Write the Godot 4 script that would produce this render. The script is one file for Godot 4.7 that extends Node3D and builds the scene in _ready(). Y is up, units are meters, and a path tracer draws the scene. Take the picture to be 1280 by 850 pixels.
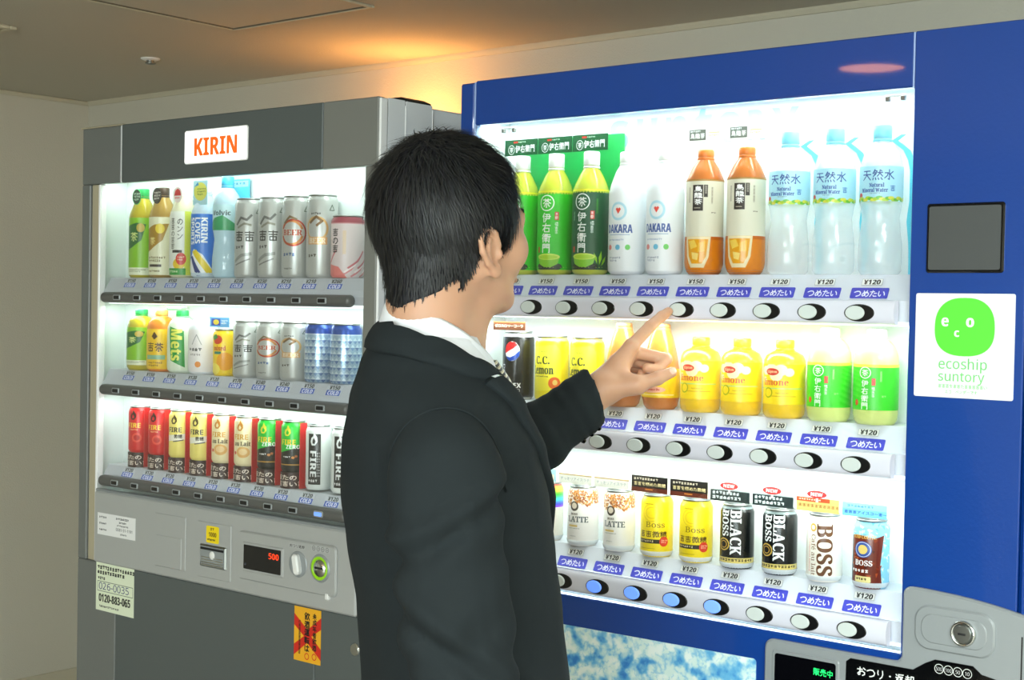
extends Node3D
# A man in a dark suit points at a button of a lit drinks machine; a second, grey machine stands to its left.
# Units are metres. The fronts of both machines lie near z = 0, x runs along them, y is up.

const CEILING := 2.1535
const WALL_BACK := -1.15
const WALL_LEFT := -2.8636
const GREY_FRONT := -0.037
const PITCH := 0.0771
const BLUE_FIRST := 0.109
const GREY_PITCH := 0.0766
const GREY_FIRST := -1.072

var mats := {}
var cache := {}
var fonts := {}


func _ready():
	camera_and_light()
	build_materials()
	build_room()
	build_grey_machine()
	build_blue_machine()
	build_grey_samples()
	build_blue_samples()
	build_person()


func camera_and_light():
	var cam := Camera3D.new()
	cam.name = "camera"
	cam.position = Vector3(1.7563, 1.4205, 1.9708)
	cam.rotation_order = EULER_ORDER_YXZ
	cam.rotation_degrees = Vector3(-1.247, 39.4836, 1.0922)
	cam.fov = 26.5246
	cam.near = 0.05
	cam.far = 60.0
	add_child(cam)
	cam.current = true
	var we := WorldEnvironment.new()
	we.name = "world_environment"
	var env := Environment.new()
	env.background_mode = Environment.BG_COLOR
	env.background_color = Color(0, 0, 0)
	env.tonemap_mode = Environment.TONE_MAPPER_LINEAR
	env.tonemap_exposure = 1.0
	env.sdfgi_enabled = true
	env.ssao_enabled = true
	env.ssil_enabled = true
	we.environment = env
	add_child(we)
	# ceiling panels out of view, added to fill the room with light
	added_ceiling_panel(Vector3(1.3, CEILING, 3.4), 5.5, "added unseen white ceiling light panel behind the photographer")
	added_ceiling_panel(Vector3(2.7, CEILING, 1.7), 9.0, "added unseen white ceiling light panel to the right of the blue machine")
	added_window(Vector3(2.5, 1.42, 5.0))
	downlight(Vector3(-0.148, CEILING, 1.98))
	wall_lamp(Vector3(-1.14, 1.90, WALL_BACK))


# ---------------------------------------------------------------- small helpers

func mat(key: String, c: Color, rough := 0.5, metal := 0.0) -> StandardMaterial3D:
	if mats.has(key):
		return mats[key]
	var m := StandardMaterial3D.new()
	m.resource_name = key
	m.albedo_color = c
	m.roughness = rough
	m.metallic = metal
	mats[key] = m
	return m


func print_mat(key: String, tex: Texture2D, rough := 0.45, glow := 0.0) -> StandardMaterial3D:
	# a printed surface; glow lets light through thin plastic
	if mats.has(key):
		return mats[key]
	var m := mat(key, Color(1, 1, 1), rough)
	m.albedo_texture = tex
	if glow > 0.0:
		m.backlight_enabled = true
		m.backlight = Color(glow, glow, glow)
	return m


func clear_mat(key: String, c: Color, rough: float, glow: float) -> StandardMaterial3D:
	if mats.has(key):
		return mats[key]
	var m := mat(key, c, rough)
	m.backlight_enabled = true
	m.backlight = Color(glow, glow, glow)
	return m


func lamp_mat(key: String, c: Color, energy: float) -> StandardMaterial3D:
	if mats.has(key):
		return mats[key]
	var m := mat(key, Color(0.9, 0.9, 0.9), 0.5)
	m.emission_enabled = true
	m.emission = c
	m.emission_energy_multiplier = energy
	return m


func thing(called: String, label: String, category: String, at := Vector3.ZERO, group := "") -> Node3D:
	var o := Node3D.new()
	o.name = numbered(called)
	add_child(o)
	o.position = at
	tag(o, label, category, group)
	return o


func tag(o: Node, label: String, category: String, group := "", kind := ""):
	o.set_meta("label", label)
	if category != "":
		o.set_meta("category", category)
	if group != "":
		o.set_meta("group", group)
	if kind != "":
		o.set_meta("kind", kind)


func numbered(called: String) -> String:
	if not has_node(NodePath(called)):
		return called
	var n := 1
	while has_node(NodePath("%s_%03d" % [called, n])):
		n += 1
	return "%s_%03d" % [called, n]


func part(parent: Node, called: String, mesh: Mesh, m: Material, at := Vector3.ZERO, turn := Vector3.ZERO, label := "") -> MeshInstance3D:
	var o := MeshInstance3D.new()
	var n := called
	var k := 1
	while parent.has_node(NodePath(n)):
		n = "%s_%03d" % [called, k]
		k += 1
	o.name = n
	o.mesh = mesh
	o.material_override = m
	o.position = at
	o.rotation_degrees = turn
	parent.add_child(o, true)
	if label != "":
		o.set_meta("label", label)
	return o


func structure(called: String, mesh: Mesh, m: Material, at: Vector3, label: String) -> MeshInstance3D:
	var o := part(self, called, mesh, m, at)
	tag(o, label, "", "", "structure")
	return o


# ---------------------------------------------------------------- mesh helpers

func grid_mesh(rows: Array, uvs: Array, closed := false, st: SurfaceTool = null, group := 0) -> SurfaceTool:
	# rows run upward, columns run to the right seen from outside
	if st == null:
		st = SurfaceTool.new()
		st.begin(Mesh.PRIMITIVE_TRIANGLES)
	st.set_smooth_group(group)
	var nr := rows.size()
	var nc: int = rows[0].size()
	var last := nc if closed else nc - 1
	for j in nr - 1:
		for i in last:
			var k := (i + 1) % nc
			var q := [[j + 1, i, i], [j + 1, k, i + 1], [j, k, i + 1], [j + 1, i, i], [j, k, i + 1], [j, i, i]]
			var a: Vector3 = rows[q[0][0]][q[0][1]]
			var b: Vector3 = rows[q[1][0]][q[1][1]]
			var c: Vector3 = rows[q[2][0]][q[2][1]]
			var d: Vector3 = rows[q[5][0]][q[5][1]]
			for t in 2:
				if t == 0 and (a.is_equal_approx(b) or b.is_equal_approx(c)):
					continue
				if t == 1 and (c.is_equal_approx(d) or a.is_equal_approx(d)):
					continue
				for e in 3:
					var w: Array = q[t * 3 + e]
					if uvs.size() > 0:
						st.set_uv(uvs[w[0]][w[2]])
					st.add_vertex(rows[w[0]][w[1]])
	return st


func finish(st: SurfaceTool) -> ArrayMesh:
	st.generate_normals()
	st.index()
	return st.commit()


func lathe(profiles: Array, n := 28, st: SurfaceTool = null, keep_open := false):
	# profiles: lists of Vector2(radius, height) from bottom to top; each list is smooth in itself. u = 0.5 faces +z.
	var y0 := INF
	var y1 := -INF
	for p in profiles:
		for q in p:
			y0 = minf(y0, q.y)
			y1 = maxf(y1, q.y)
	var g := 0
	for p in profiles:
		g += 1
		var rows := []
		var uvs := []
		for q in p:
			var row := PackedVector3Array()
			var uv := PackedVector2Array()
			for i in n + 1:
				var a := TAU * i / n - PI
				row.append(Vector3(q.x * sin(a), q.y, q.x * cos(a)))
				uv.append(Vector2(float(i) / n, 1.0 - (q.y - y0) / maxf(y1 - y0, 1e-6)))
			rows.append(row)
			uvs.append(uv)
		st = grid_mesh(rows, uvs, false, st, g)
	if keep_open:
		return st
	return finish(st)


func tube(path: PackedVector3Array, radius: float, n := 8, st: SurfaceTool = null):
	var keep := st != null
	var rows := []
	var last := path.size() - 1
	var ref := Vector3.UP
	for j in path.size():
		var t := (path[mini(j + 1, last)] - path[maxi(j - 1, 0)]).normalized()
		if absf(t.dot(ref)) > 0.95:
			ref = Vector3.RIGHT
		var s := t.cross(ref).normalized()
		var u := s.cross(t).normalized()
		ref = u
		var row := PackedVector3Array()
		for i in n:
			var a := TAU * i / n
			row.append(path[j] + (u * cos(a) + s * sin(a)) * radius)
		rows.append(row)
	st = grid_mesh(rows, [], true, st)
	return st if keep else finish(st)


func box(size: Vector3, r := 0.0) -> ArrayMesh:
	# a box centred on the origin with chamfered edges
	var key := "box%v%f" % [size, r]
	if cache.has(key):
		return cache[key]
	var st := SurfaceTool.new()
	st.begin(Mesh.PRIMITIVE_TRIANGLES)
	st.set_smooth_group(-1)
	var h := size / 2.0
	r = minf(r, minf(h.x, minf(h.y, h.z)) * 0.9)
	var faces := []
	for ax in 3:
		for s in [-1.0, 1.0]:
			var b := (ax + 1) % 3
			var c := (ax + 2) % 3
			var f := []
			for k in [[-1, -1], [1, -1], [1, 1], [-1, 1]]:
				var v := Vector3()
				v[ax] = s * h[ax]
				v[b] = k[0] * (h[b] - r)
				v[c] = k[1] * (h[c] - r)
				f.append(v)
			faces.append(f)
	if r > 0.0:
		for ax in 3:
			var b := (ax + 1) % 3
			var c := (ax + 2) % 3
			for sb in [-1.0, 1.0]:
				for sc in [-1.0, 1.0]:
					var f := []
					for k in [[-1, 0], [1, 0], [1, 1], [-1, 1]]:
						var v := Vector3()
						v[ax] = k[0] * (h[ax] - r)
						v[b] = sb * (h[b] - (r if k[1] == 0 else 0.0))
						v[c] = sc * (h[c] - (0.0 if k[1] == 0 else r))
						f.append(v)
					faces.append(f)
		for sx in [-1.0, 1.0]:
			for sy in [-1.0, 1.0]:
				for sz in [-1.0, 1.0]:
					faces.append([Vector3(sx * h.x, sy * (h.y - r), sz * (h.z - r)), Vector3(sx * (h.x - r), sy * h.y, sz * (h.z - r)), Vector3(sx * (h.x - r), sy * (h.y - r), sz * h.z)])
	for f in faces:
		var mid := Vector3.ZERO
		for v in f:
			mid += v
		var nn: Vector3 = (f[1] - f[0]).cross(f[2] - f[0])
		if nn.dot(mid) > 0.0:
			f.reverse()
		for k in range(1, f.size() - 1):
			for v in [f[0], f[k], f[k + 1]]:
				st.set_uv(Vector2(v.x / size.x + 0.5, 0.5 - v.y / size.y))
				st.add_vertex(v)
	var m := finish(st)
	cache[key] = m
	return m


func rrect(w: float, h: float, r: float, n := 5) -> PackedVector2Array:
	var p := PackedVector2Array()
	for c in 4:
		var cx := (w / 2 - r) * (1 if c == 0 or c == 3 else -1)
		var cy := (h / 2 - r) * (1 if c < 2 else -1)
		for i in n + 1:
			var a := PI / 2 * (c + float(i) / n)
			p.append(Vector2(cx + r * cos(a), cy + r * sin(a)))
	return p


func oval(rx: float, ry: float, n := 28) -> PackedVector2Array:
	var p := PackedVector2Array()
	for i in n:
		p.append(Vector2(rx * cos(TAU * i / n), ry * sin(TAU * i / n)))
	return p


func inset(p: PackedVector2Array, d: float) -> PackedVector2Array:
	var q := PackedVector2Array()
	var n := p.size()
	for i in n:
		var a := (p[i] - p[(i + n - 1) % n]).normalized()
		var b := (p[(i + 1) % n] - p[i]).normalized()
		var na := Vector2(-a.y, a.x)
		var nb := Vector2(-b.y, b.x)
		var m := (na + nb)
		var l := m.length()
		if l < 0.01:
			q.append(p[i])
		else:
			m /= l
			q.append(p[i] + m * d / maxf(m.dot(na), 0.35))
	return q


func prism(p: PackedVector2Array, z0: float, z1: float, bevel := 0.0, st: SurfaceTool = null):
	# a plate: counterclockwise outline in x and y, back at z0, front (towards +z) at z1, front rim bevelled
	var keep := st != null
	if st == null:
		st = SurfaceTool.new()
		st.begin(Mesh.PRIMITIVE_TRIANGLES)
	if Geometry2D.is_polygon_clockwise(p) == false:
		pass
	var area := 0.0
	for i in p.size():
		area += p[i].cross(p[(i + 1) % p.size()])
	if area < 0.0:
		p = p.duplicate()
		p.reverse()
	var lo := Vector2(INF, INF)
	var hi := -lo
	for v in p:
		lo = lo.min(v)
		hi = hi.max(v)
	var ext := hi - lo
	var top := inset(p, bevel) if bevel > 0.0 else p
	st.set_smooth_group(-1)
	var tri := Geometry2D.triangulate_polygon(top)
	for k in range(0, tri.size(), 3):
		var a := top[tri[k]]
		var b := top[tri[k + 1]]
		var c := top[tri[k + 2]]
		var order := [a, c, b] if (b - a).cross(c - a) > 0.0 else [a, b, c]
		for v in order:
			st.set_uv(Vector2((v.x - lo.x) / ext.x, (hi.y - v.y) / ext.y))
			st.add_vertex(Vector3(v.x, v.y, z1))
		for v in [order[0], order[2], order[1]]:
			st.set_uv(Vector2((v.x - lo.x) / ext.x, (hi.y - v.y) / ext.y))
			st.add_vertex(Vector3(v.x, v.y, z0))
	var rings := [[p, z0], [p, z1 - bevel]]
	if bevel > 0.0:
		rings.append([top, z1])
	for r in rings.size() - 1:
		for i in p.size():
			var k := (i + 1) % p.size()
			var a0: Vector2 = rings[r][0][i]
			var b0: Vector2 = rings[r][0][k]
			var a1: Vector2 = rings[r + 1][0][i]
			var b1: Vector2 = rings[r + 1][0][k]
			var za: float = rings[r][1]
			var zb: float = rings[r + 1][1]
			var quad := [Vector3(a0.x, a0.y, za), Vector3(a1.x, a1.y, zb), Vector3(b1.x, b1.y, zb), Vector3(a0.x, a0.y, za), Vector3(b1.x, b1.y, zb), Vector3(b0.x, b0.y, za)]
			for v in quad:
				st.set_uv(Vector2((v.x - lo.x) / ext.x, (hi.y - v.y) / ext.y))
				st.add_vertex(v)
	return st if keep else finish(st)


func shifted(p: PackedVector2Array, by: Vector2) -> PackedVector2Array:
	var q := PackedVector2Array()
	for v in p:
		q.append(v + by)
	return q


func bar_x(profile: PackedVector2Array, x0: float, x1: float, smooth := false) -> ArrayMesh:
	# profile in (z, y), extruded along x
	var st := SurfaceTool.new()
	st.begin(Mesh.PRIMITIVE_TRIANGLES)
	var area := 0.0
	for i in profile.size():
		area += profile[i].cross(profile[(i + 1) % profile.size()])
	if area < 0.0:
		profile = profile.duplicate()
		profile.reverse()
	st.set_smooth_group(1 if smooth else -1)
	for i in profile.size():
		var a := profile[i]
		var b := profile[(i + 1) % profile.size()]
		for v in [Vector3(x0, a.y, a.x), Vector3(x0, b.y, b.x), Vector3(x1, b.y, b.x), Vector3(x0, a.y, a.x), Vector3(x1, b.y, b.x), Vector3(x1, a.y, a.x)]:
			st.add_vertex(v)
	st.set_smooth_group(-1)
	var tri := Geometry2D.triangulate_polygon(profile)
	for k in range(0, tri.size(), 3):
		var a := profile[tri[k]]
		var b := profile[tri[k + 1]]
		var c := profile[tri[k + 2]]
		if (b - a).cross(c - a) < 0.0:
			var t := b
			b = c
			c = t
		for v in [a, b, c]:
			st.add_vertex(Vector3(x0, v.y, v.x))
		for v in [a, c, b]:
			st.add_vertex(Vector3(x1, v.y, v.x))
	return finish(st)


func sheet(size: Vector2, thick := 0.0006, r := 0.0) -> ArrayMesh:
	# a printed card or sticker, its back at z = 0
	var key := "sheet%v%f%f" % [size, thick, r]
	if not cache.has(key):
		cache[key] = prism(rrect(size.x, size.y, maxf(r, 0.0002), 4 if r > 0.0005 else 1), 0.0, thick)
	return cache[key]


# ---------------------------------------------------------------- flat print: lettering and label pictures

class Ink:
	var im: Image
	var s: float
	var w: float
	var h: float
	var host

	func _init(owner_node, width: float, height: float, bg: Color, scale := 1.0):
		host = owner_node
		w = width
		h = height
		s = scale * 2.0
		im = Image.create(int(w * s), int(h * s), false, Image.FORMAT_RGBA8)
		im.fill(bg)

	func rect(x: float, y: float, rw: float, rh: float, c: Color):
		im.fill_rect(Rect2i(roundi(x * s), roundi(y * s), maxi(1, roundi(rw * s)), maxi(1, roundi(rh * s))), c)

	func poly(p: PackedVector2Array, c: Color):
		var y0 := INF
		var y1 := -INF
		for v in p:
			y0 = minf(y0, v.y)
			y1 = maxf(y1, v.y)
		var n := p.size()
		for yy in range(maxi(0, floori(y0 * s)), mini(im.get_height() - 1, ceili(y1 * s)) + 1):
			var yc := (yy + 0.5) / s
			var xs := []
			for i in n:
				var a := p[i]
				var b := p[(i + 1) % n]
				if (a.y <= yc) != (b.y <= yc):
					xs.append(a.x + (yc - a.y) / (b.y - a.y) * (b.x - a.x))
			xs.sort()
			for k in range(0, xs.size() - 1, 2):
				var x0 := roundi(xs[k] * s)
				var ww := roundi(xs[k + 1] * s) - x0
				if ww > 0:
					im.fill_rect(Rect2i(x0, yy, ww, 1), c)

	func ell(cx: float, cy: float, rx: float, ry: float, c: Color):
		var p := PackedVector2Array()
		for i in 28:
			p.append(Vector2(cx + rx * cos(TAU * i / 28), cy + ry * sin(TAU * i / 28)))
		poly(p, c)

	func ring(cx: float, cy: float, r: float, t: float, c: Color, squash := 1.0):
		var p := PackedVector2Array()
		for i in 33:
			p.append(Vector2(cx + r * cos(TAU * i / 32) * squash, cy + r * sin(TAU * i / 32)))
		line(p, t, c)

	func rrect(x: float, y: float, rw: float, rh: float, r: float, c: Color):
		var p: PackedVector2Array = host.rrect(rw, rh, r, 4)
		poly(host.shifted(p, Vector2(x + rw / 2, y + rh / 2)), c)

	func line(p: PackedVector2Array, t: float, c: Color):
		for i in p.size() - 1:
			var d := p[i + 1] - p[i]
			if d.length() < 1e-4:
				continue
			var m := d.normalized()
			var nn := Vector2(-m.y, m.x) * t / 2
			var e := m * t * 0.3
			poly(PackedVector2Array([p[i] - e + nn, p[i + 1] + e + nn, p[i + 1] + e - nn, p[i] - e - nn]), c)

	func kana(t: String, x: float, y: float, size: float, c: Color, weight := 9.0, down := false, narrow := 1.0):
		# Japanese lettering from strokes on a grid of 100 by 100
		for i in t.length():
			var at := Vector2(x, y + i * size * 1.04) if down else Vector2(x + i * size * narrow * 1.04, y)
			var g: String = host.STROKES.get(t[i], host.STROKES["?"])
			for stroke in g.split(";"):
				var p := PackedVector2Array()
				for q in stroke.strip_edges().split(" "):
					var v := q.split(",")
					p.append(at + Vector2(float(v[0]) * narrow, float(v[1])) * size / 100.0)
				line(p, weight * size / 100.0, c)

	func text(t: String, x: float, y: float, tw: float, th: float, c: Color, face := "bold", turn := 0):
		# Latin lettering that fills the box; turn 1: read downwards, turn -1: read upwards
		var tri: PackedVector2Array = host.letters(t, face)
		var p := PackedVector2Array()
		p.resize(3)
		var heavy := face.ends_with("bold")
		var o := (tw if turn != 0 else th) * 0.022
		for k in range(0, tri.size() * (3 if heavy else 1), 3):
			for e in 3:
				var v := tri[k % tri.size() + e]
				if turn == 1:
					v = Vector2(1.0 - v.y, v.x)
				elif turn == -1:
					v = Vector2(v.y, 1.0 - v.x)
				var pass_ := k / tri.size() - 1 if heavy else 0
				p[e] = Vector2(x + v.x * tw + (o * pass_ if turn == 0 else 0.0), y + v.y * th + (o * pass_ if turn != 0 else 0.0))
			poly(p, c)

	func scribble(x: float, y: float, rw: float, rh: float, rows: int, c: Color, weight := 0.5, sd := 1):
		# lines of print too small to read
		var rng := RandomNumberGenerator.new()
		rng.seed = sd
		var lh := rh / rows
		for r in rows:
			var xx := x
			var stop := x + rw * (1.0 if r < rows - 1 else 0.75)
			while xx < stop:
				var gw := lh * rng.randf_range(0.55, 0.75)
				var yy := y + r * lh
				rect(xx, yy + lh * rng.randf_range(0.05, 0.3), gw * 0.9, lh * weight * 0.35, c)
				rect(xx + gw * rng.randf_range(0.2, 0.5), yy + lh * 0.1, lh * weight * 0.35, lh * 0.62, c)
				if rng.randf() < 0.6:
					rect(xx, yy + lh * rng.randf_range(0.45, 0.6), gw * 0.9, lh * weight * 0.35, c)
				xx += lh * 0.82

	func tex() -> ImageTexture:
		im.resize(int(w * s / 2), int(h * s / 2), Image.INTERPOLATE_BILINEAR)
		im.generate_mipmaps()
		return ImageTexture.create_from_image(im)


func letters(t: String, face: String) -> PackedVector2Array:
	# triangles of a line of lettering, scaled to the unit square, y down
	var key := "letters" + face + t
	if cache.has(key):
		return cache[key]
	if not fonts.has(face):
		var f := SystemFont.new()
		f.font_names = PackedStringArray(["Droid Serif" if face.begins_with("serif") else "Droid Sans"])
		f.font_weight = 700 if face.ends_with("bold") else 400
		fonts[face] = f
	var tm := TextMesh.new()
	tm.font = fonts[face]
	tm.font_size = 48
	tm.pixel_size = 0.02
	tm.depth = 0.0
	tm.curve_step = 2.0
	tm.text = t
	var arr := tm.get_mesh_arrays()
	var v: PackedVector3Array = arr[Mesh.ARRAY_VERTEX]
	var idx = arr[Mesh.ARRAY_INDEX]
	var p := PackedVector2Array()
	if idx == null or idx.size() == 0:
		for q in v:
			p.append(Vector2(q.x, -q.y))
	else:
		for i in idx:
			p.append(Vector2(v[i].x, -v[i].y))
	var lo := Vector2(INF, INF)
	var hi := -lo
	for q in p:
		lo = lo.min(q)
		hi = hi.max(q)
	for i in p.size():
		p[i] = (p[i] - lo) / (hi - lo)
	cache[key] = p
	return p


const STROKES := {
	"?": "10,15 90,15;50,5 50,95;15,38 85,38;22,58 78,58 78,90 22,90 22,58",
	"つ": "8,36 40,22 72,22 92,45 85,72 60,85 38,90",
	"め": "28,15 35,52 52,82;70,10 60,42 40,76 20,86 10,70 20,46 50,32 75,35 92,55 88,78 64,94",
	"た": "6,28 62,25;38,8 30,50 12,94;58,48 92,46;50,74 60,88 94,86",
	"だ": "6,28 62,25;38,8 30,50 12,94;58,48 92,46;50,74 60,88 94,86",
	"い": "14,20 13,55 22,82 36,86 43,68;70,24 86,45 91,72",
	"お": "8,32 62,30;35,10 35,85 20,88 12,75 30,58 60,48 86,60 86,80 62,92;72,14 94,30",
	"り": "25,12 22,40 28,56;72,10 76,45 66,75 44,94",
	"・": "44,48 56,52;44,52 56,48",
	"返": "35,15 88,12;38,15 36,45 28,68;40,35 80,35 62,60 42,72;50,42 85,72;10,15 20,25;8,45 20,45 20,75 8,88;20,75 45,88 95,90",
	"却": "10,25 50,25;30,8 30,45;5,45 55,45;30,45 12,80 50,76;42,62 55,85;65,15 92,15 92,65 80,65;65,15 65,95",
	"茶": "8,20 92,20;35,8 35,30;65,8 65,30;50,28 8,55;50,28 92,55;28,58 72,58;50,45 50,95 40,90;35,68 20,85;65,68 80,85",
	"伊": "28,6 6,45;20,32 20,96;38,20 85,20 85,62 35,62;35,41 97,41;58,20 55,60 34,96",
	"右": "6,28 94,28;48,6 35,45 8,76;32,55 82,55 82,92 32,92 32,55",
	"衛": "22,8 5,30;25,30 5,55;16,45 16,95;75,18 95,18;70,38 98,38;85,38 85,92 78,90;35,15 65,15 65,28;38,15 38,28;30,28 68,28;36,38 62,38 62,52 36,52 36,38;32,62 66,62;30,78 70,78;50,62 50,95",
	"門": "12,10 12,95;12,10 42,10 42,45 12,45;12,27 42,27;58,10 88,10 88,95 80,92;58,10 58,45 88,45;58,27 88,27",
	"烏": "45,4 36,15;25,15 72,15 72,38 25,38;25,15 25,62;25,26 72,26;25,50 80,50;25,62 88,62 85,92 75,95;15,72 12,90;32,72 34,86;48,72 52,84;62,70 68,82",
	"龍": "28,5 28,15;8,16 48,16;18,20 22,30;38,20 34,30;5,34 50,34;12,45 12,95;12,45 44,45 44,92;12,60 44,60;12,75 44,75;60,8 60,30 90,30;60,18 85,18;60,40 88,40 88,55 60,55 60,90 95,90 95,78;66,68 88,68;66,78 88,78",
	"天": "15,18 85,18;8,48 92,48;50,18 48,55 10,95;50,52 90,95",
	"然": "28,5 8,40;25,18 45,18 35,45 12,65;22,28 32,34;18,40 28,46;50,32 95,32;72,8 68,40 48,65;72,38 95,65;78,12 88,20;12,78 8,95;32,78 36,94;56,78 62,94;80,76 92,94",
	"水": "50,6 50,92 38,86;10,35 40,35 30,60 8,80;85,22 60,42;52,40 70,65 94,85",
	"京": "50,4 50,16;8,18 92,18;28,30 72,30 72,50 28,50 28,30;50,50 50,94 40,90;30,62 12,86;70,62 90,86",
	"都": "8,22 50,22;28,6 28,40;4,40 56,40;52,10 8,66;18,56 48,56 48,92 18,92 18,56;18,74 48,74;64,12 92,12 80,40 94,60 80,76;64,12 64,96",
	"福": "22,4 28,14;6,24 36,24 8,60;22,44 22,96;26,52 38,60;44,10 94,10;52,22 86,22 86,38 52,38 52,22;48,50 92,50 92,94 48,94 48,50;48,72 92,72;70,50 70,94",
	"を": "10,22 80,20;44,6 24,52 44,46 58,68;88,40 40,64 36,82 54,92 86,90",
	"極": "22,6 22,96;4,28 40,28;22,34 6,66;26,36 38,52;44,14 94,14;64,14 60,60 50,60;48,28 60,28;70,28 92,28 72,62;72,34 94,62;42,88 96,88",
	"微": "20,6 4,30;22,32 4,58;14,46 14,96;40,8 40,26;28,14 28,28 54,28 54,12;28,40 56,40;34,52 34,78 26,92;34,52 52,52 52,84 60,80;72,6 62,36;68,26 98,26;90,26 84,60 62,94;70,40 96,94",
	"糖": "22,6 22,96;6,18 14,34;38,16 30,34;4,44 42,44;22,50 6,78;26,52 40,66;70,4 70,14;50,16 96,16;50,16 48,60 42,94;58,28 88,28 88,48;56,38 96,38;56,48 88,48;72,20 72,62;60,64 90,64 90,94 60,94 60,64",
	"ゼ": "8,40 85,30 70,56;38,12 38,80 50,88 86,86;74,6 80,18;88,3 94,15",
	"ロ": "18,20 82,20 82,85 18,85 18,20",
	"カ": "14,30 80,30 75,86 60,80;45,8 40,50 12,92",
	"リ": "25,15 25,56;75,12 75,55 45,92",
	"ー": "8,50 92,50",
	"コ": "18,20 80,20 80,85;18,85 80,85",
	"ラ": "20,15 80,15;12,40 85,40 70,75 35,92",
	"ア": "12,18 88,18 62,46;48,34 46,62 24,92",
	"イ": "80,10 50,42 12,62;54,40 54,94",
	"ス": "16,18 80,18 58,60 10,92;58,60 90,90",
	"テ": "24,16 76,16;10,42 92,42;54,42 48,70 24,94",
	"す": "8,24 94,24;56,6 56,56 40,62 36,46 54,44 56,62 36,94",
	"っ": "22,54 50,44 74,46 82,62 74,80 50,90",
	"き": "14,24 84,20;12,44 88,38;40,6 70,62;70,62 30,62 22,78 40,92 74,92",
	"エ": "18,20 82,20;50,20 50,82;8,82 92,82",
	"ベ": "6,64 32,32 94,76;64,18 72,30;78,12 86,24",
	"ン": "14,20 36,34;12,88 56,70 90,26",
	"ダ": "40,8 12,56;36,24 78,24 60,66 20,94;34,44 62,66;78,6 84,16;90,3 96,13",
	"で": "8,22 90,18 52,44 46,72 78,92;70,40 76,52;84,34 90,46",
	"未": "20,28 80,28;8,50 92,50;50,6 50,95;48,50 10,88;52,50 90,88",
	"成": "20,25 92,25;20,25 18,65 8,92;22,48 48,48 44,80 34,78;55,6 62,50 90,90 95,72;85,45 50,88;72,8 84,18",
	"年": "28,5 10,35;25,20 88,20;25,45 82,45;25,45 25,68;5,68 95,68;55,20 55,97",
	"者": "20,20 70,20;45,5 45,38;8,38 92,38;82,12 15,65;35,55 78,55 78,95 35,95 35,55;35,74 78,74",
	"飲": "28,5 5,32;28,5 50,28;15,40 42,40 42,65 15,65;15,40 15,90 42,82;15,52 42,52;65,8 55,35;60,22 95,22 88,38;74,40 70,65 52,95;76,60 96,95",
	"酒": "10,12 20,22;5,38 16,46;5,92 22,62;30,15 95,15;34,32 90,32 90,95 34,95 34,32;52,15 52,50 38,62;70,15 70,52 86,56;34,76 90,76",
	"運": "10,12 20,24;5,42 20,42 20,75 6,90;20,78 45,90 96,90;35,10 92,10 90,20;35,10 33,20;38,28 86,28;44,36 82,36 82,60 44,60 44,36;44,48 82,48;35,70 92,70;62,18 62,82",
	"転": "5,18 48,18;10,32 44,32 44,60 10,60 10,32;10,46 44,46;26,5 26,95;4,75 50,75;58,25 92,25;52,50 96,50;72,50 58,88 90,82;82,65 96,95",
	"は": "15,12 12,50 18,88;35,32 92,30;66,10 66,80 50,90 38,80 52,68 90,86",
	"の": "52,18 40,66 24,82 10,64 20,34 52,18 82,30 90,58 72,84 54,92",
	"販": "10,10 42,10 42,62 10,62 10,10;10,27 42,27;10,44 42,44;18,66 8,92;34,66 44,88;54,14 94,14;56,14 54,60 44,94;58,36 90,36 74,66 50,92;62,44 94,92",
	"売": "50,4 50,30;18,16 82,16;24,30 76,30;8,56 8,42 92,42 92,56;36,54 32,78 8,94;62,54 62,88 92,90 94,76",
	"中": "14,28 86,28 86,64 14,64 14,28;50,6 50,96",
}


# ---------------------------------------------------------------- materials

func noise_tex(freq: float, seed_: int, as_normal: bool, strength := 2.0, size := 256, octaves := 3) -> NoiseTexture2D:
	var n := FastNoiseLite.new()
	n.seed = seed_
	n.noise_type = FastNoiseLite.TYPE_SIMPLEX_SMOOTH
	n.frequency = freq
	n.fractal_octaves = octaves
	var t := NoiseTexture2D.new()
	t.width = size
	t.height = size
	t.seamless = true
	t.noise = n
	t.as_normal_map = as_normal
	t.bump_strength = strength
	return t


func tri_normal(m: StandardMaterial3D, t: Texture2D, scale: float, amount: float):
	m.uv1_triplanar = true
	m.uv1_world_triplanar = true
	m.uv1_scale = Vector3(scale, scale, scale)
	m.normal_enabled = true
	m.normal_texture = t
	m.normal_scale = amount


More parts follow.
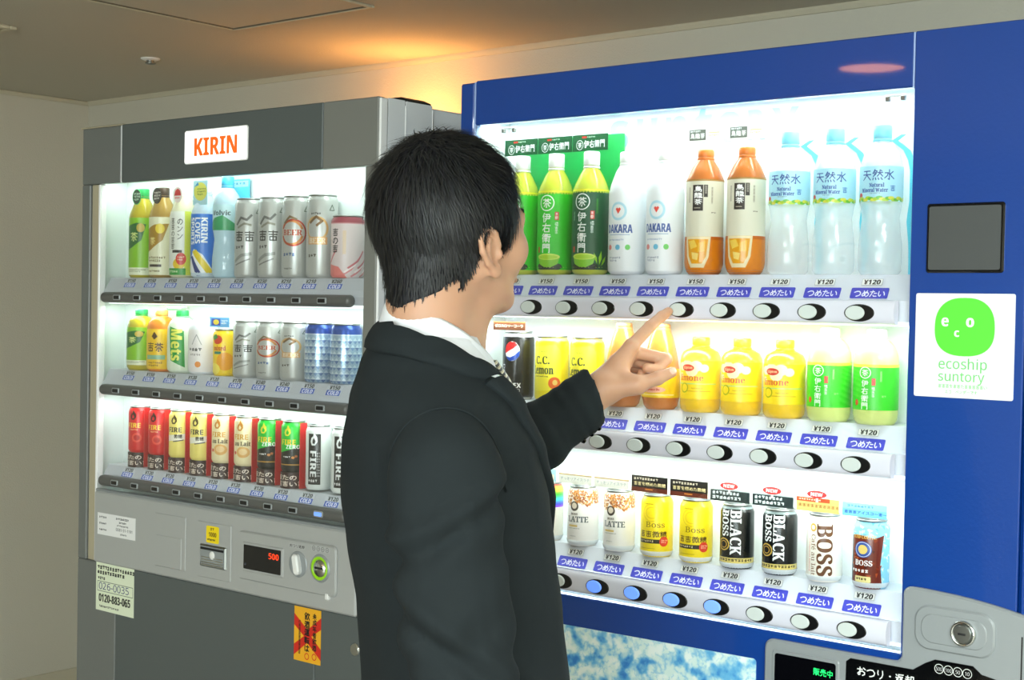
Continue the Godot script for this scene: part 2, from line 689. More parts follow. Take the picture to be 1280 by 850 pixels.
func build_materials():
	var paper := noise_tex(0.09, 5, true, 3.0)
	var wall := mat("wallpaper", Color(0.81, 0.79, 0.73), 0.85)
	tri_normal(wall, paper, 6.0, 0.25)
	var ceil := mat("ceiling_board", Color(0.77, 0.75, 0.69), 0.9)
	tri_normal(ceil, paper, 5.0, 0.2)
	var fl := mat("floor_vinyl", Color(0.56, 0.54, 0.50), 0.4)
	tri_normal(fl, paper, 3.0, 0.1)
	mat("trim", Color(0.78, 0.75, 0.66), 0.6)
	var peel := noise_tex(0.035, 11, true, 2.0)
	var blue := mat("blue_paint", Color(0.04, 0.235, 0.55), 0.28)
	blue.clearcoat_enabled = true
	blue.clearcoat = 0.5
	blue.clearcoat_roughness = 0.03
	tri_normal(blue, peel, 14.0, 0.22)
	mat("blue_gap", Color(0.03, 0.05, 0.12), 0.6)
	mat("pale_line", Color(0.62, 0.70, 0.88), 0.35)
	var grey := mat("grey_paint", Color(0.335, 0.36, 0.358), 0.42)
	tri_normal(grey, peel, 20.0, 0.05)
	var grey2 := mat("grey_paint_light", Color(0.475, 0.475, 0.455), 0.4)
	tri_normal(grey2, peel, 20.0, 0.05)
	var side := mat("side_paint", Color(0.88, 0.89, 0.90), 0.4)
	tri_normal(side, peel, 20.0, 0.05)
	mat("edge_white", Color(0.93, 0.93, 0.93), 0.35)
	var silver := mat("silver_plastic", Color(0.68, 0.685, 0.68), 0.42, 0.1)
	tri_normal(silver, peel, 24.0, 0.04)
	var silver2 := mat("silver_dark", Color(0.60, 0.62, 0.63), 0.38, 0.25)
	tri_normal(silver2, peel, 24.0, 0.04)
	mat("jamb", Color(0.70, 0.66, 0.56), 0.5)
	mat("gap_shade", Color(0.42, 0.39, 0.32), 0.8)  # painted shade for the gap round the ceiling access panel
	mat("groove", Color(0.10, 0.10, 0.10), 0.7)
	mat("rubber", Color(0.025, 0.027, 0.03), 0.5)
	mat("rail_grey", Color(0.36, 0.36, 0.35), 0.4)
	mat("button_dark", Color(0.05, 0.05, 0.055), 0.3)
	mat("button_face", Color(0.80, 0.83, 0.82), 0.35)
	mat("rail_white", Color(0.84, 0.84, 0.89), 0.35)
	mat("lining", Color(0.88, 0.92, 0.91), 0.45)
	mat("shelf_white", Color(0.84, 0.86, 0.90), 0.4)
	mat("shelf_grey", Color(0.72, 0.74, 0.77), 0.4)
	mat("chrome", Color(0.82, 0.83, 0.82), 0.18, 1.0)
	mat("steel", Color(0.62, 0.63, 0.62), 0.3, 1.0)
	mat("black_gloss", Color(0.03, 0.033, 0.038), 0.08)
	mat("white_plastic", Color(0.92, 0.92, 0.91), 0.35)
	mat("reader_grey", Color(0.27, 0.28, 0.28), 0.5)
	mat("paper_white", Color(0.93, 0.93, 0.92), 0.6)
	lamp_mat("display_lamp", Color(0.93, 1.0, 0.97), 1.4)
	lamp_mat("display_lamp_blue", Color(0.93, 1.0, 1.0), 1.2)
	lamp_mat("button_lit", Color(0.20, 0.45, 1.0), 0.7).albedo_color = Color(0.55, 0.70, 0.95)
	var glass := mat("window_glass", Color(0.02, 0.04, 0.04, 0.03), 0.02)
	glass.transparency = BaseMaterial3D.TRANSPARENCY_ALPHA


# ---------------------------------------------------------------- lamps of the room and added fill lights

func added_ceiling_panel(at: Vector3, power: float, label: String):  # a glowing panel out of view, added as fill light
	var t := thing("added_ceiling_light", label, "light", at, "added ceiling light panels")
	part(t, "frame", box(Vector3(1.28, 0.02, 0.68), 0.004), mat("white_plastic", Color(0.92, 0.92, 0.91), 0.35), Vector3(0, -0.01, 0))
	part(t, "diffuser", box(Vector3(1.2, 0.012, 0.6), 0.002), lamp_mat("added_panel_glow", Color(1.0, 0.98, 0.92), 1.2), Vector3(0, -0.022, 0))
	var l := AreaLight3D.new()
	l.name = "added_panel_lamp"
	l.area_size = Vector2(1.2, 0.6)
	l.light_color = Color(0.96, 1.0, 0.985)
	l.light_energy = power
	l.shadow_enabled = true
	l.area_range = 12.0
	l.position = Vector3(0, -0.032, 0)
	l.rotation_degrees = Vector3(-90, 0, 0)
	t.add_child(l)


func downlight(at: Vector3):
	var t := thing("ceiling_downlight", "round warm downlight in the ceiling in front of the machines", "light", at)
	part(t, "ring", lathe([[Vector2(0.112, 0.0), Vector2(0.11, -0.006), Vector2(0.098, -0.01), Vector2(0.094, -0.004)]], 36), mat("white_plastic", Color(0.92, 0.92, 0.91), 0.35))
	part(t, "lamp_glass", lathe([[Vector2(0.0, -0.0035), Vector2(0.05, -0.004), Vector2(0.095, -0.003)]], 36), lamp_mat("warm_glow", Color(1.0, 0.64, 0.30), 26.0))
	var l := SpotLight3D.new()
	l.name = "down_lamp"
	l.light_color = Color(1.0, 0.80, 0.55)
	l.light_energy = 1.2
	l.light_size = 0.09
	l.spot_angle = 62.0
	l.spot_range = 8.0
	l.spot_angle_attenuation = 0.8
	l.shadow_enabled = true
	l.position = Vector3(0, -0.02, 0)
	l.rotation_degrees = Vector3(-90, 0, 0)
	t.add_child(l)


func wall_lamp(at: Vector3):
	var t := thing("wall_lamp", "warm wall lamp hidden behind the grey machine", "lamp", at)
	part(t, "bracket", box(Vector3(0.10, 0.10, 0.03), 0.004), mat("white_plastic", Color(0.92, 0.92, 0.91), 0.35), Vector3(0, -0.06, 0.015))
	part(t, "bowl", lathe([[Vector2(0.012, -0.07), Vector2(0.05, -0.055), Vector2(0.075, -0.03), Vector2(0.082, 0.0)], [Vector2(0.079, 0.0), Vector2(0.07, -0.028), Vector2(0.045, -0.05), Vector2(0.0, -0.06)]], 28), mat("white_plastic", Color(0.92, 0.92, 0.91), 0.35), Vector3(0, 0, 0.11))
	part(t, "bulb", lathe([[Vector2(0.0, -0.03), Vector2(0.02, -0.024), Vector2(0.03, -0.004), Vector2(0.022, 0.016), Vector2(0.0, 0.026)]], 20), lamp_mat("bulb_glow", Color(1.0, 0.66, 0.28), 6.0), Vector3(0, 0, 0.11))
	var l := OmniLight3D.new()
	l.name = "bulb_lamp"
	l.light_color = Color(1.0, 0.68, 0.36)
	l.light_energy = 0.10
	l.light_size = 0.03
	l.omni_range = 8.0
	l.shadow_enabled = true
	l.position = Vector3(0, 0, 0.11)
	t.add_child(l)


func added_window(at: Vector3):
	# an added window, out of view behind the photographer, for soft fill light
	var white := mat("white_plastic", Color(0.92, 0.92, 0.91), 0.35)
	var w := Node3D.new()
	w.name = "added_window_1"
	add_child(w)
	w.position = at
	tag(w, "added unseen window of fill light in the wall behind the photographer", "", "", "structure")
	part(w, "window_frame", frame_mesh(Vector2(-1.56, -0.66), Vector2(1.56, 0.66), Vector2(-1.5, -0.6), Vector2(1.5, 0.6), -0.03, 0.0), white)
	part(w, "mullion", box(Vector3(0.04, 1.2, 0.028), 0.003), white, Vector3(-0.5, 0, -0.015))
	part(w, "mullion", box(Vector3(0.04, 1.2, 0.028), 0.003), white, Vector3(0.5, 0, -0.015))
	part(w, "glowing_pane", box(Vector3(3.0, 1.2, 0.004)), lamp_mat("added_window_glow", Color(0.95, 0.98, 1.0), 1.5), Vector3(0, 0, -0.003))
	var l := AreaLight3D.new()
	l.name = "added_daylight"
	l.area_size = Vector2(2.9, 1.15)
	l.light_color = Color(0.92, 0.99, 1.0)
	l.light_energy = 15.0
	l.area_range = 14.0
	l.shadow_enabled = true
	l.position = Vector3(0, 0, -0.035)
	w.add_child(l)


# ---------------------------------------------------------------- room

func build_room():
	var x1 := 4.2
	var z1 := 5.0
	var wx := x1 - WALL_LEFT
	var cx := (x1 + WALL_LEFT) / 2
	var wz := z1 - WALL_BACK
	var cz := (z1 + WALL_BACK) / 2
	structure("floor", box(Vector3(wx + 0.4, 0.1, wz + 0.4)), mats["floor_vinyl"], Vector3(cx, -0.05, cz), "grey vinyl floor")
	structure("ceiling", box(Vector3(wx + 0.4, 0.1, wz + 0.4)), mats["ceiling_board"], Vector3(cx, CEILING + 0.05, cz), "plain beige ceiling")
	structure("wall_back", box(Vector3(wx + 0.4, CEILING, 0.1)), mats["wallpaper"], Vector3(cx, CEILING / 2, WALL_BACK - 0.05), "beige papered wall behind the machines")
	structure("wall_left", box(Vector3(0.1, CEILING, wz)), mats["wallpaper"], Vector3(WALL_LEFT - 0.05, CEILING / 2, cz), "beige papered wall beside the grey machine")
	structure("wall_right", box(Vector3(0.1, CEILING, wz)), mats["wallpaper"], Vector3(x1 + 0.05, CEILING / 2, cz), "beige papered wall on the right")
	structure("wall_front", box(Vector3(wx + 0.4, CEILING, 0.1)), mats["wallpaper"], Vector3(cx, CEILING / 2, z1 + 0.05), "beige papered wall behind the photographer")
	structure("trim_1", bar_x(PackedVector2Array([Vector2(WALL_BACK, CEILING), Vector2(WALL_BACK, CEILING - 0.016), Vector2(WALL_BACK + 0.006, CEILING - 0.016), Vector2(WALL_BACK + 0.010, CEILING - 0.006), Vector2(WALL_BACK + 0.010, CEILING)]), WALL_LEFT, x1), mats["trim"], Vector3.ZERO, "thin pale moulding between back wall and ceiling")
	structure("trim_2", box(Vector3(0.010, 0.016, wz), 0.003), mats["trim"], Vector3(WALL_LEFT + 0.005, CEILING - 0.008, cz), "thin pale moulding between left wall and ceiling")
	structure("baseboard_back", box(Vector3(wx, 0.06, 0.008), 0.002), mats["trim"], Vector3(cx, 0.03, WALL_BACK + 0.004), "beige baseboard along the back wall")
	structure("baseboard_left", box(Vector3(0.008, 0.06, wz - 0.02), 0.002), mats["trim"], Vector3(WALL_LEFT + 0.004, 0.03, cz + 0.01), "beige baseboard along the left wall")
	# access panel in the ceiling: a frame, dark strips painted as its shadow gap, a board
	var t := thing("access_panel", "square access panel with a thin frame in the beige ceiling", "access panel", Vector3(-1.03, CEILING, -0.275))
	for s in [-1.0, 1.0]:
		part(t, "frame_rail", box(Vector3(0.53, 0.006, 0.012), 0.002), mats["trim"], Vector3(0, -0.003, s * 0.259))
		part(t, "frame_rail", box(Vector3(0.012, 0.006, 0.506), 0.002), mats["trim"], Vector3(s * 0.259, -0.003, 0))
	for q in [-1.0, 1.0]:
		part(t, "gap_shade", box(Vector3(0.510, 0.0045, 0.005), 0.001), mats["gap_shade"], Vector3(0, -0.0022, q * 0.2505))
		part(t, "gap_shade", box(Vector3(0.005, 0.0045, 0.494), 0.001), mats["gap_shade"], Vector3(q * 0.2505, -0.0022, 0))
	part(t, "board", box(Vector3(0.494, 0.002, 0.494), 0.0008), mats["ceiling_board"], Vector3(0, -0.001, 0))
	part(t, "latch", lathe([[Vector2(0.0, -0.0048), Vector2(0.006, -0.0048), Vector2(0.007, -0.0035)]], 14), mats["steel"], Vector3(-0.2505, 0, -0.10))
	t = thing("sprinkler", "small round fire sprinkler in the ceiling", "sprinkler", Vector3(-1.8725, CEILING, -0.6949))
	part(t, "plate", lathe([[Vector2(0.029, 0.0), Vector2(0.028, -0.003), Vector2(0.021, -0.006), Vector2(0.012, -0.007)]], 28), mats["white_plastic"])
	part(t, "head", lathe([[Vector2(0.0, -0.020), Vector2(0.014, -0.018), Vector2(0.017, -0.014), Vector2(0.010, -0.010), Vector2(0.014, -0.006)]], 20), mats["steel"])
	t = thing("ceiling_vent", "slatted air vent in the ceiling at the picture's left edge", "vent", Vector3(-1.98, CEILING, -0.02))
	for s in [-1.0, 1.0]:
		part(t, "frame_rail", box(Vector3(0.44, 0.010, 0.022), 0.003), mats["trim"], Vector3(0, -0.005, s * 0.151))
		part(t, "frame_rail", box(Vector3(0.022, 0.010, 0.28), 0.003), mats["trim"], Vector3(s * 0.209, -0.005, 0))
	for i in 7:
		part(t, "slat", box(Vector3(0.396, 0.0015, 0.034)), mats["trim"], Vector3(0, -0.010, -0.12 + i * 0.04), Vector3(28, 0, 0))
	part(t, "duct", box(Vector3(0.396, 0.001, 0.28)), mats["groove"], Vector3(0, -0.0012, 0))


# ---------------------------------------------------------------- shared machine parts

func frame_mesh(o0: Vector2, o1: Vector2, i0: Vector2, i1: Vector2, z0: float, z1: float) -> ArrayMesh:
	# a rectangular frame: outer corners o0, o1, opening i0, i1
	var st := SurfaceTool.new()
	st.begin(Mesh.PRIMITIVE_TRIANGLES)
	for r in [[o0, Vector2(i0.x, o1.y)], [Vector2(i1.x, o0.y), o1], [Vector2(i0.x, o0.y), Vector2(i1.x, i0.y)], [Vector2(i0.x, i1.y), Vector2(i1.x, o1.y)]]:
		var a: Vector2 = r[0]
		var b: Vector2 = r[1]
		prism(PackedVector2Array([a, Vector2(b.x, a.y), b, Vector2(a.x, b.y)]), z0, z1, 0.0, st)
	return finish(st)


func panel(t: Node3D, called: String, a: Vector2, b: Vector2, z0: float, z1: float, m: Material, bevel := 0.002) -> MeshInstance3D:
	return part(t, called, box(Vector3(b.x - a.x, b.y - a.y, z1 - z0), bevel), m, Vector3((a.x + b.x) / 2, (a.y + b.y) / 2, (z0 + z1) / 2) - t.position)


func strip_lamp(t: Node3D, x0: float, x1: float, y: float, z: float, depth: float, m: Material, power: float, tilt: float):
	# a fluorescent batten under a shelf: a glowing diffuser with an area light of the same size just below it
	part(t, "lamp_tube", box(Vector3(x1 - x0, 0.006, depth), 0.002), m, Vector3((x0 + x1) / 2, y, z) - t.position)
	var l := AreaLight3D.new()
	l.name = "display_lamp"
	l.area_size = Vector2(x1 - x0, depth)
	l.light_color = Color(0.94, 1.0, 0.97)
	l.light_energy = power
	l.area_range = 8.0
	l.shadow_enabled = true
	l.position = Vector3((x0 + x1) / 2, y - 0.0045, z) - t.position
	l.rotation_degrees = Vector3(-90 + tilt, 0, 0)
	t.add_child(l, true)


func price_tex(price: String, style: String) -> Texture2D:
	var key := "price" + style + price
	if cache.has(key):
		return cache[key]
	var k: Ink
	if style == "blue":
		k = Ink.new(self, 62, 20, Color(0.93, 0.94, 0.93), 2.0)
		k.rect(0, 0, 62, 0.7, Color(0.62, 0.64, 0.64))
		k.rect(0, 19.3, 62, 0.7, Color(0.62, 0.64, 0.64))
		k.rect(0, 0, 0.7, 20, Color(0.62, 0.64, 0.64))
		k.rect(61.3, 0, 0.7, 20, Color(0.62, 0.64, 0.64))
		k.text("¥" + price, 6, 2.6, 50, 14.6, Color(0.06, 0.08, 0.08))
	else:
		k = Ink.new(self, 50, 26, Color(0.75, 0.77, 0.80), 2.0)
		k.text("¥" + price, 9, 0.6, 32, 9.6, Color(0.12, 0.15, 0.15))
		k.rect(3, 12, 44, 13, Color(0.24, 0.36, 0.72))
		k.text("COLD", 8, 13.6, 34, 10, Color(0.95, 0.96, 1.0))
	cache[key] = k.tex()
	return cache[key]


# ---------------------------------------------------------------- grey machine

func build_grey_machine():
	var t := thing("vending_machine", "grey drinks machine with beer cans and dark button rails, beside the left wall", "vending machine", Vector3(-0.73865, 0, GREY_FRONT - 0.37))
	var x0 := -1.2365
	var x1 := -0.2408
	var g1 := -1.0835
	var g2 := -0.4036
	var wx0 := -1.1655
	var wx1 := -0.281
	var wt := 1.696
	var wb := 0.975
	var f := GREY_FRONT
	var grey: Material = mats["grey_paint"]
	var light: Material = mats["grey_paint_light"]
	var side: Material = mats["side_paint"]
	var o := -t.position
	panel(t, "cabinet", Vector2(x0 + 0.004, 0.05), Vector2(x1 - 0.003, 1.824), f - 0.74, f - 0.150, side, 0.004)
	for sx in [x0 + 0.08, x1 - 0.08]:
		for sz in [f - 0.68, f - 0.12]:
			part(t, "foot", lathe([[Vector2(0.035, 0.0), Vector2(0.035, 0.012)], [Vector2(0.018, 0.012), Vector2(0.018, 0.051)]], 16), mats["rubber"], Vector3(sx, 0, sz) + o)
	part(t, "hinge_frame", frame_mesh(Vector2(x0 + 0.002, 0.05), Vector2(x1, 1.828), Vector2(-1.195, 0.5), Vector2(-0.258, 1.74), f - 0.148, f - 0.074), side, o)
	part(t, "seam_gap", frame_mesh(Vector2(x0 + 0.005, 0.06), Vector2(x1 - 0.004, 1.822), Vector2(-1.195, 0.5), Vector2(-0.258, 1.74), f - 0.152, f - 0.018), mats["groove"], o)
	part(t, "seam_bead", box(Vector3(0.004, 1.76, 0.003), 0.001), mats["edge_white"], Vector3(x1 - 0.0012, 0.94, f - 0.0715) + o)
	part(t, "seam_bead", box(Vector3(0.004, 1.76, 0.003), 0.001), mats["edge_white"], Vector3(x1 - 0.0012, 0.94, f - 0.1495) + o)
	part(t, "door_core", frame_mesh(Vector2(x0 + 0.001, 0.05), Vector2(x1 - 0.0005, 1.829), Vector2(-1.195, 0.5), Vector2(-0.258, 1.74), f - 0.069, f - 0.0235), side, o)
	part(t, "edge_trim", box(Vector3(0.006, 1.775, 0.019), 0.0015), mats["edge_white"], Vector3(x1 - 0.0025, 0.94, f - 0.0105) + o, Vector3.ZERO, "bright white edge of the door")
	part(t, "top_hinge", prism(PackedVector2Array([Vector2(-0.05, 0), Vector2(0.05, 0), Vector2(0.05, 0.012), Vector2(0.03, 0.02), Vector2(-0.03, 0.02), Vector2(-0.05, 0.008)]), 0.0, 0.07, 0.003), mats["rubber"], Vector3(x1 - 0.065, 1.822, f - 0.16) + o)
	# front panels
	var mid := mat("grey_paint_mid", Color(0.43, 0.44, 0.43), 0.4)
	panel(t, "header_panel", Vector2(x0, wt), Vector2(g1 - 0.0015, 1.828), f - 0.02, f, mid)
	panel(t, "header_panel", Vector2(g1 + 0.0015, wt), Vector2(g2 - 0.0006, 1.83), f - 0.02, f, grey)
	panel(t, "header_panel", Vector2(g2 + 0.0006, wt), Vector2(x1 - 0.006, 1.83), f - 0.02, f, light)
	part(t, "cap_strip", box(Vector3(0.165, 0.004, 0.10), 0.0015), mats["jamb"], Vector3(-1.163, 1.8305, f - 0.05) + o)
	panel(t, "joint_line", Vector2(g1 - 0.0016, wt), Vector2(g1 + 0.0016, 1.828), f - 0.02, f - 0.0008, mats["edge_white"], 0.0)
	panel(t, "left_stile", Vector2(x0, 0.803), Vector2(-1.2035, wt - 0.0008), f - 0.02, f, mid)
	panel(t, "jamb_strip", Vector2(-1.2035, 0.803), Vector2(wx0 - 0.009, wt - 0.001), f - 0.02, f - 0.006, mats["jamb"], 0.001)
	panel(t, "jamb_edge", Vector2(wx0 - 0.009, 0.803), Vector2(wx0, wt - 0.001), f - 0.02, f - 0.002, mats["edge_white"], 0.002)
	panel(t, "right_stile", Vector2(wx1, 0.803), Vector2(x1 - 0.006, wt - 0.0008), f - 0.02, f, light)
	panel(t, "lower_stile", Vector2(x0, 0.07), Vector2(g1 - 0.001, 0.8022), f - 0.02, f, mid)
	panel(t, "lower_door", Vector2(g1 + 0.001, 0.07), Vector2(g2 - 0.0006, 0.8022), f - 0.02, f, grey)
	panel(t, "lower_door", Vector2(g2 + 0.0006, 0.07), Vector2(x1 - 0.006, 0.8022), f - 0.02, f, grey)
	part(t, "chute", box(Vector3(0.56, 0.16, 0.012), 0.004), mats["black_gloss"], Vector3(-0.75, 0.32, f + 0.002) + o)
	part(t, "key_hole", lathe([[Vector2(0.0135, 0.0), Vector2(0.0135, 0.002), Vector2(0.011, 0.004)], [Vector2(0.011, 0.004), Vector2(0.0, 0.004)]], 24), mats["chrome"], Vector3(-0.2850, 0.7383, f) + o, Vector3(90, 0, 0))
	# lit sign
	var k := Ink.new(self, 210, 72, Color(1, 1, 1), 2.0)
	k.text("KIRIN", 34, 17, 144, 40, Color(0.90, 0.36, 0.06), "bold")
	var sm := lamp_mat("maker_sign_glow", Color(1, 1, 1), 0.95)
	sm.emission_operator = BaseMaterial3D.EMISSION_OP_MULTIPLY
	sm.emission_texture = k.tex()
	sm.albedo_texture = sm.emission_texture
	part(t, "sign_frame", prism(rrect(0.214, 0.0745, 0.006), 0.0, 0.0022, 0.0008), mats["white_plastic"], Vector3(-0.7395, 1.7625, f) + o)
	part(t, "maker_sign", prism(rrect(0.209, 0.070, 0.005), 0.0022, 0.003), sm, Vector3(-0.7395, 1.7625, f) + o, Vector3.ZERO, "lit white sign reading KIRIN in orange")
	# display case
	var back := -0.128
	panel(t, "back_panel", Vector2(-1.195, 0.95), Vector2(-0.26, 1.74), back - 0.006, back, mats["lining"], 0.0)
	panel(t, "side_lining", Vector2(-1.195, 0.95), Vector2(-1.187, 1.74), back, f - 0.02, mats["lining"], 0.0)
	panel(t, "side_lining", Vector2(-0.268, 0.95), Vector2(-0.26, 1.74), back, f - 0.02, mats["lining"], 0.0)
	panel(t, "top_lining", Vector2(-1.187, 1.722), Vector2(-0.268, 1.728), back, f - 0.02, mats["lining"], 0.0)
	panel(t, "bottom_lining", Vector2(-1.187, 0.955), Vector2(-0.268, 0.962), back, f - 0.02, mats["lining"], 0.0)
	panel(t, "glass", Vector2(wx0, wb - 0.01), Vector2(wx1, wt), f - 0.005, f - 0.002, mats["window_glass"], 0.0)
	part(t, "clip", box(Vector3(0.010, 0.006, 0.02), 0.001), mats["steel"], Vector3(-0.322, 1.7015, f - 0.06) + o)
	part(t, "mount_screw", lathe([[Vector2(0.0, 0.004), Vector2(0.005, 0.003), Vector2(0.0055, 0.0)]], 12), mats["steel"], Vector3(-0.338, 1.618, back) + o, Vector3(90, 0, 0))
	var prices := [["150", "150", "150", "120", "120", "230", "230", "210", "210", "260"], ["150", "150", "150", "120", "120", "170", "240", "240", "150", "150"], ["120", "120", "120", "120", "120", "120", "120", "120", "120", "120"]]
	var rails := [1.429, 1.213, 0.999]
	strip_lamp(t, -1.17, -0.285, 1.7165, -0.075, 0.03, mats["display_lamp"], 0.095, 6.0)
	for r in 3:
		var yr: float = rails[r]
		var up := 0.047 if r < 2 else 0.034
		part(t, "shelf", bar_x(PackedVector2Array([Vector2(back, yr + up), Vector2(-0.070, yr + up), Vector2(-0.067, yr + up - 0.001), Vector2(-0.0535, yr + up - 0.026), Vector2(-0.044, yr + 0.008), Vector2(-0.044, yr - 0.008), Vector2(back, yr - 0.008)]), -1.160, -0.269), mats["shelf_grey"], o)
		if r < 2:
			strip_lamp(t, -1.16, -0.285, yr - 0.0115, -0.075, 0.03, mats["display_lamp"], 0.095, 6.0)
		var prof := PackedVector2Array()
		for i in 9:
			var a := -PI / 2 + PI * i / 8
			prof.append(Vector2(f + 0.001 + 0.014 * cos(a), yr + 0.0125 * sin(a)))
		prof.append(Vector2(f - 0.002, yr + 0.0125))
		prof.append(Vector2(f - 0.002, yr - 0.0125))
		part(t, "button_rail", bar_x(prof, -1.1335, -0.3165, true), mats["rail_grey"], o)
		for e in [[-1.1335, -1.0], [-0.3165, 1.0]]:
			var cap := part(t, "rail_end", lathe([[Vector2(0.0125, 0.0), Vector2(0.0118, 0.004), Vector2(0.008, 0.0072), Vector2(0.0, 0.0085)]], 20), mats["rail_grey"], Vector3(e[0], yr, f + 0.002) + o, Vector3(0, 0, -90.0 * e[1]))
			cap.scale = Vector3(1, 1, 1)
		for i in 10:
			var x: float = GREY_FIRST + GREY_PITCH * i
			var b := part(t, "select_button", prism(rrect(0.027, 0.0125, 0.003, 3), 0.0, 0.0022, 0.0008), mats["silver_dark"], Vector3(x, yr, f + 0.0143) + o)
			var lit: bool = r == 2 and i == 9
			part(b, "button_face", prism(rrect(0.021, 0.0080, 0.0015, 2), 0.002, 0.0028, 0.0004), mats["button_lit"] if lit else mats["button_dark"])
			var key := "grey_price_" + String(prices[r][i])
			part(t, "price_tag", sheet(Vector2(0.046, 0.0235)), print_mat(key, price_tex(prices[r][i], "grey")), Vector3(x, yr + up - 0.0135, -0.0600) + o, Vector3(-28.4, 0, 0))
	# control panel
	var silver: Material = mats["silver_plastic"]
	var pz := f + 0.005
	panel(t, "control_panel", Vector2(wx0, 0.8030), Vector2(wx1 - 0.001, wb - 0.003), f - 0.02, pz, silver, 0.004)
	part(t, "sill", box(Vector3(0.878, 0.006, 0.012), 0.002), mats["silver_dark"], Vector3((wx0 + wx1) / 2, 0.9745, f - 0.002) + o)
	k = Ink.new(self, 150, 52, Color(0.93, 0.93, 0.93), 2.0)
	var ink := Color(0.22, 0.23, 0.25)
	for r in 3:
		k.scribble(7, 7 + r * 15, 34, 6, 1, ink, 0.6, 3 + r)
	k.scribble(74, 5, 62, 7, 1, ink, 0.6, 8)
	k.scribble(86, 14, 38, 6, 1, ink, 0.6, 9)
	k.scribble(78, 22, 60, 5, 1, ink, 0.6, 10)
	k.text("0081-51-1191", 74, 30, 64, 7, ink, "sans")
	k.scribble(92, 42, 28, 5, 1, ink, 0.6, 12)
	part(t, "name_sticker", sheet(Vector2(0.147, 0.051), 0.0005), print_mat("name_sticker", k.tex()), Vector3(-1.0758, 0.8965, pz) + o, Vector3.ZERO, "small white sticker with three lines of print")
	part(t, "cover_plate", prism(rrect(0.112, 0.120, 0.003), 0.0, 0.0018, 0.0012), silver, Vector3(-0.8735, 0.8845, pz) + o)
	part(t, "cover_flap", prism(rrect(0.092, 0.070, 0.002), 0.0018, 0.0032, 0.0012), silver, Vector3(-0.8765, 0.8610, pz) + o)
	var bill := part(t, "bill_slot", prism(rrect(0.114, 0.122, 0.003), 0.0, 0.0022, 0.0014), silver, Vector3(-0.719, 0.8820, pz) + o)
	part(bill, "slot_mouth", prism(rrect(0.088, 0.049, 0.002), 0.0022, 0.0062, 0.003), mats["steel"], Vector3(0, -0.012, 0))
	part(bill, "slot_recess", prism(rrect(0.080, 0.036, 0.002), 0.0058, 0.0066), mats["silver_dark"], Vector3(0, -0.009, 0))
	part(bill, "slot_gap", box(Vector3(0.078, 0.005, 0.002)), mats["groove"], Vector3(0, 0.004, 0.0064))
	part(bill, "slot_lamp", lathe([[Vector2(0.009, 0.0), Vector2(0.007, 0.002), Vector2(0.0, 0.0025)]], 18), mats["white_plastic"], Vector3(0, -0.009, 0.0066), Vector3(90, 0, 0))
	for i in 4:
		part(bill, "slot_ridge", box(Vector3(0.074, 0.0025, 0.0025), 0.0008), mats["chrome"], Vector3(0, -0.015 - i * 0.0055, 0.0064))
	k = Ink.new(self, 44, 38, Color(0.98, 0.86, 0.05), 2.0)
	k.scribble(14, 3, 16, 9, 1, Color(0.5, 0.38, 0.02), 0.6, 4)
	k.text("1000", 9, 14, 26, 10, Color(0.45, 0.34, 0.02))
	k.scribble(4, 28, 36, 7, 1, Color(0.15, 0.12, 0.02), 0.8, 6)
	part(bill, "note_label", prism(rrect(0.043, 0.037, 0.004), 0.0022, 0.0027), print_mat("note_label", k.tex()), Vector3(-0.004, 0.0355, 0), Vector3.ZERO, "yellow label above the note slot")
	var coin := part(t, "coin_unit", prism(rrect(0.302, 0.103, 0.012), 0.0, 0.006, 0.003), silver, Vector3(-0.4845, 0.8865, pz) + o)
	part(coin, "display_bezel", prism(rrect(0.130, 0.062, 0.004), 0.006, 0.0085, 0.002), silver, Vector3(-0.0685, -0.0010, 0))
	k = Ink.new(self, 116, 52, Color(0.02, 0.022, 0.03), 2.0)
	k.text("500", 79, 9, 31, 13, Color(1.0, 0.25, 0.08))
	k.ell(6, 42, 3, 3, Color(0.16, 0.17, 0.2))
	var dm := print_mat("price_display", k.tex(), 0.1)
	dm.emission_enabled = true
	dm.emission = Color(1, 1, 1)
	dm.emission_operator = BaseMaterial3D.EMISSION_OP_MULTIPLY
	dm.emission_texture = dm.albedo_texture
	dm.emission_energy_multiplier = 0.7
	part(coin, "display_screen", prism(rrect(0.117, 0.051, 0.002), 0.0085, 0.0092), dm, Vector3(-0.0685, -0.0010, 0), Vector3.ZERO, "dark display with glowing red figures")
	part(coin, "knob_well", lathe([[Vector2(0.027, 0.0), Vector2(0.0255, 0.002), Vector2(0.022, 0.0015), Vector2(0.0, 0.001)]], 30), mats["silver_dark"], Vector3(0.0400, 0.0030, 0.006), Vector3(90, 0, 0))
	part(coin, "return_lever", prism(rrect(0.017, 0.043, 0.008), 0.001, 0.012, 0.003), mats["white_plastic"], Vector3(0.0415, 0.0030, 0.006), Vector3(0, 0, 12))
	part(coin, "slot_well", lathe([[Vector2(0.029, 0.0), Vector2(0.027, 0.003), Vector2(0.024, 0.003)]], 30), mats["silver_dark"], Vector3(0.1060, 0.0030, 0.006), Vector3(90, 0, 0))
	part(coin, "slot_ring", lathe([[Vector2(0.0245, 0.001), Vector2(0.024, 0.0035), Vector2(0.019, 0.0035), Vector2(0.018, 0.001)]], 30), mat("lime_ring", Color(0.62, 0.86, 0.12), 0.35), Vector3(0.1060, 0.0030, 0.006), Vector3(90, 0, 0), "lime green ring round the coin slot")
	part(coin, "coin_slot", lathe([[Vector2(0.0185, 0.0), Vector2(0.0165, 0.005), Vector2(0.0, 0.006)]], 26), mats["chrome"], Vector3(0.1080, 0.0030, 0.006), Vector3(90, 0, 0))
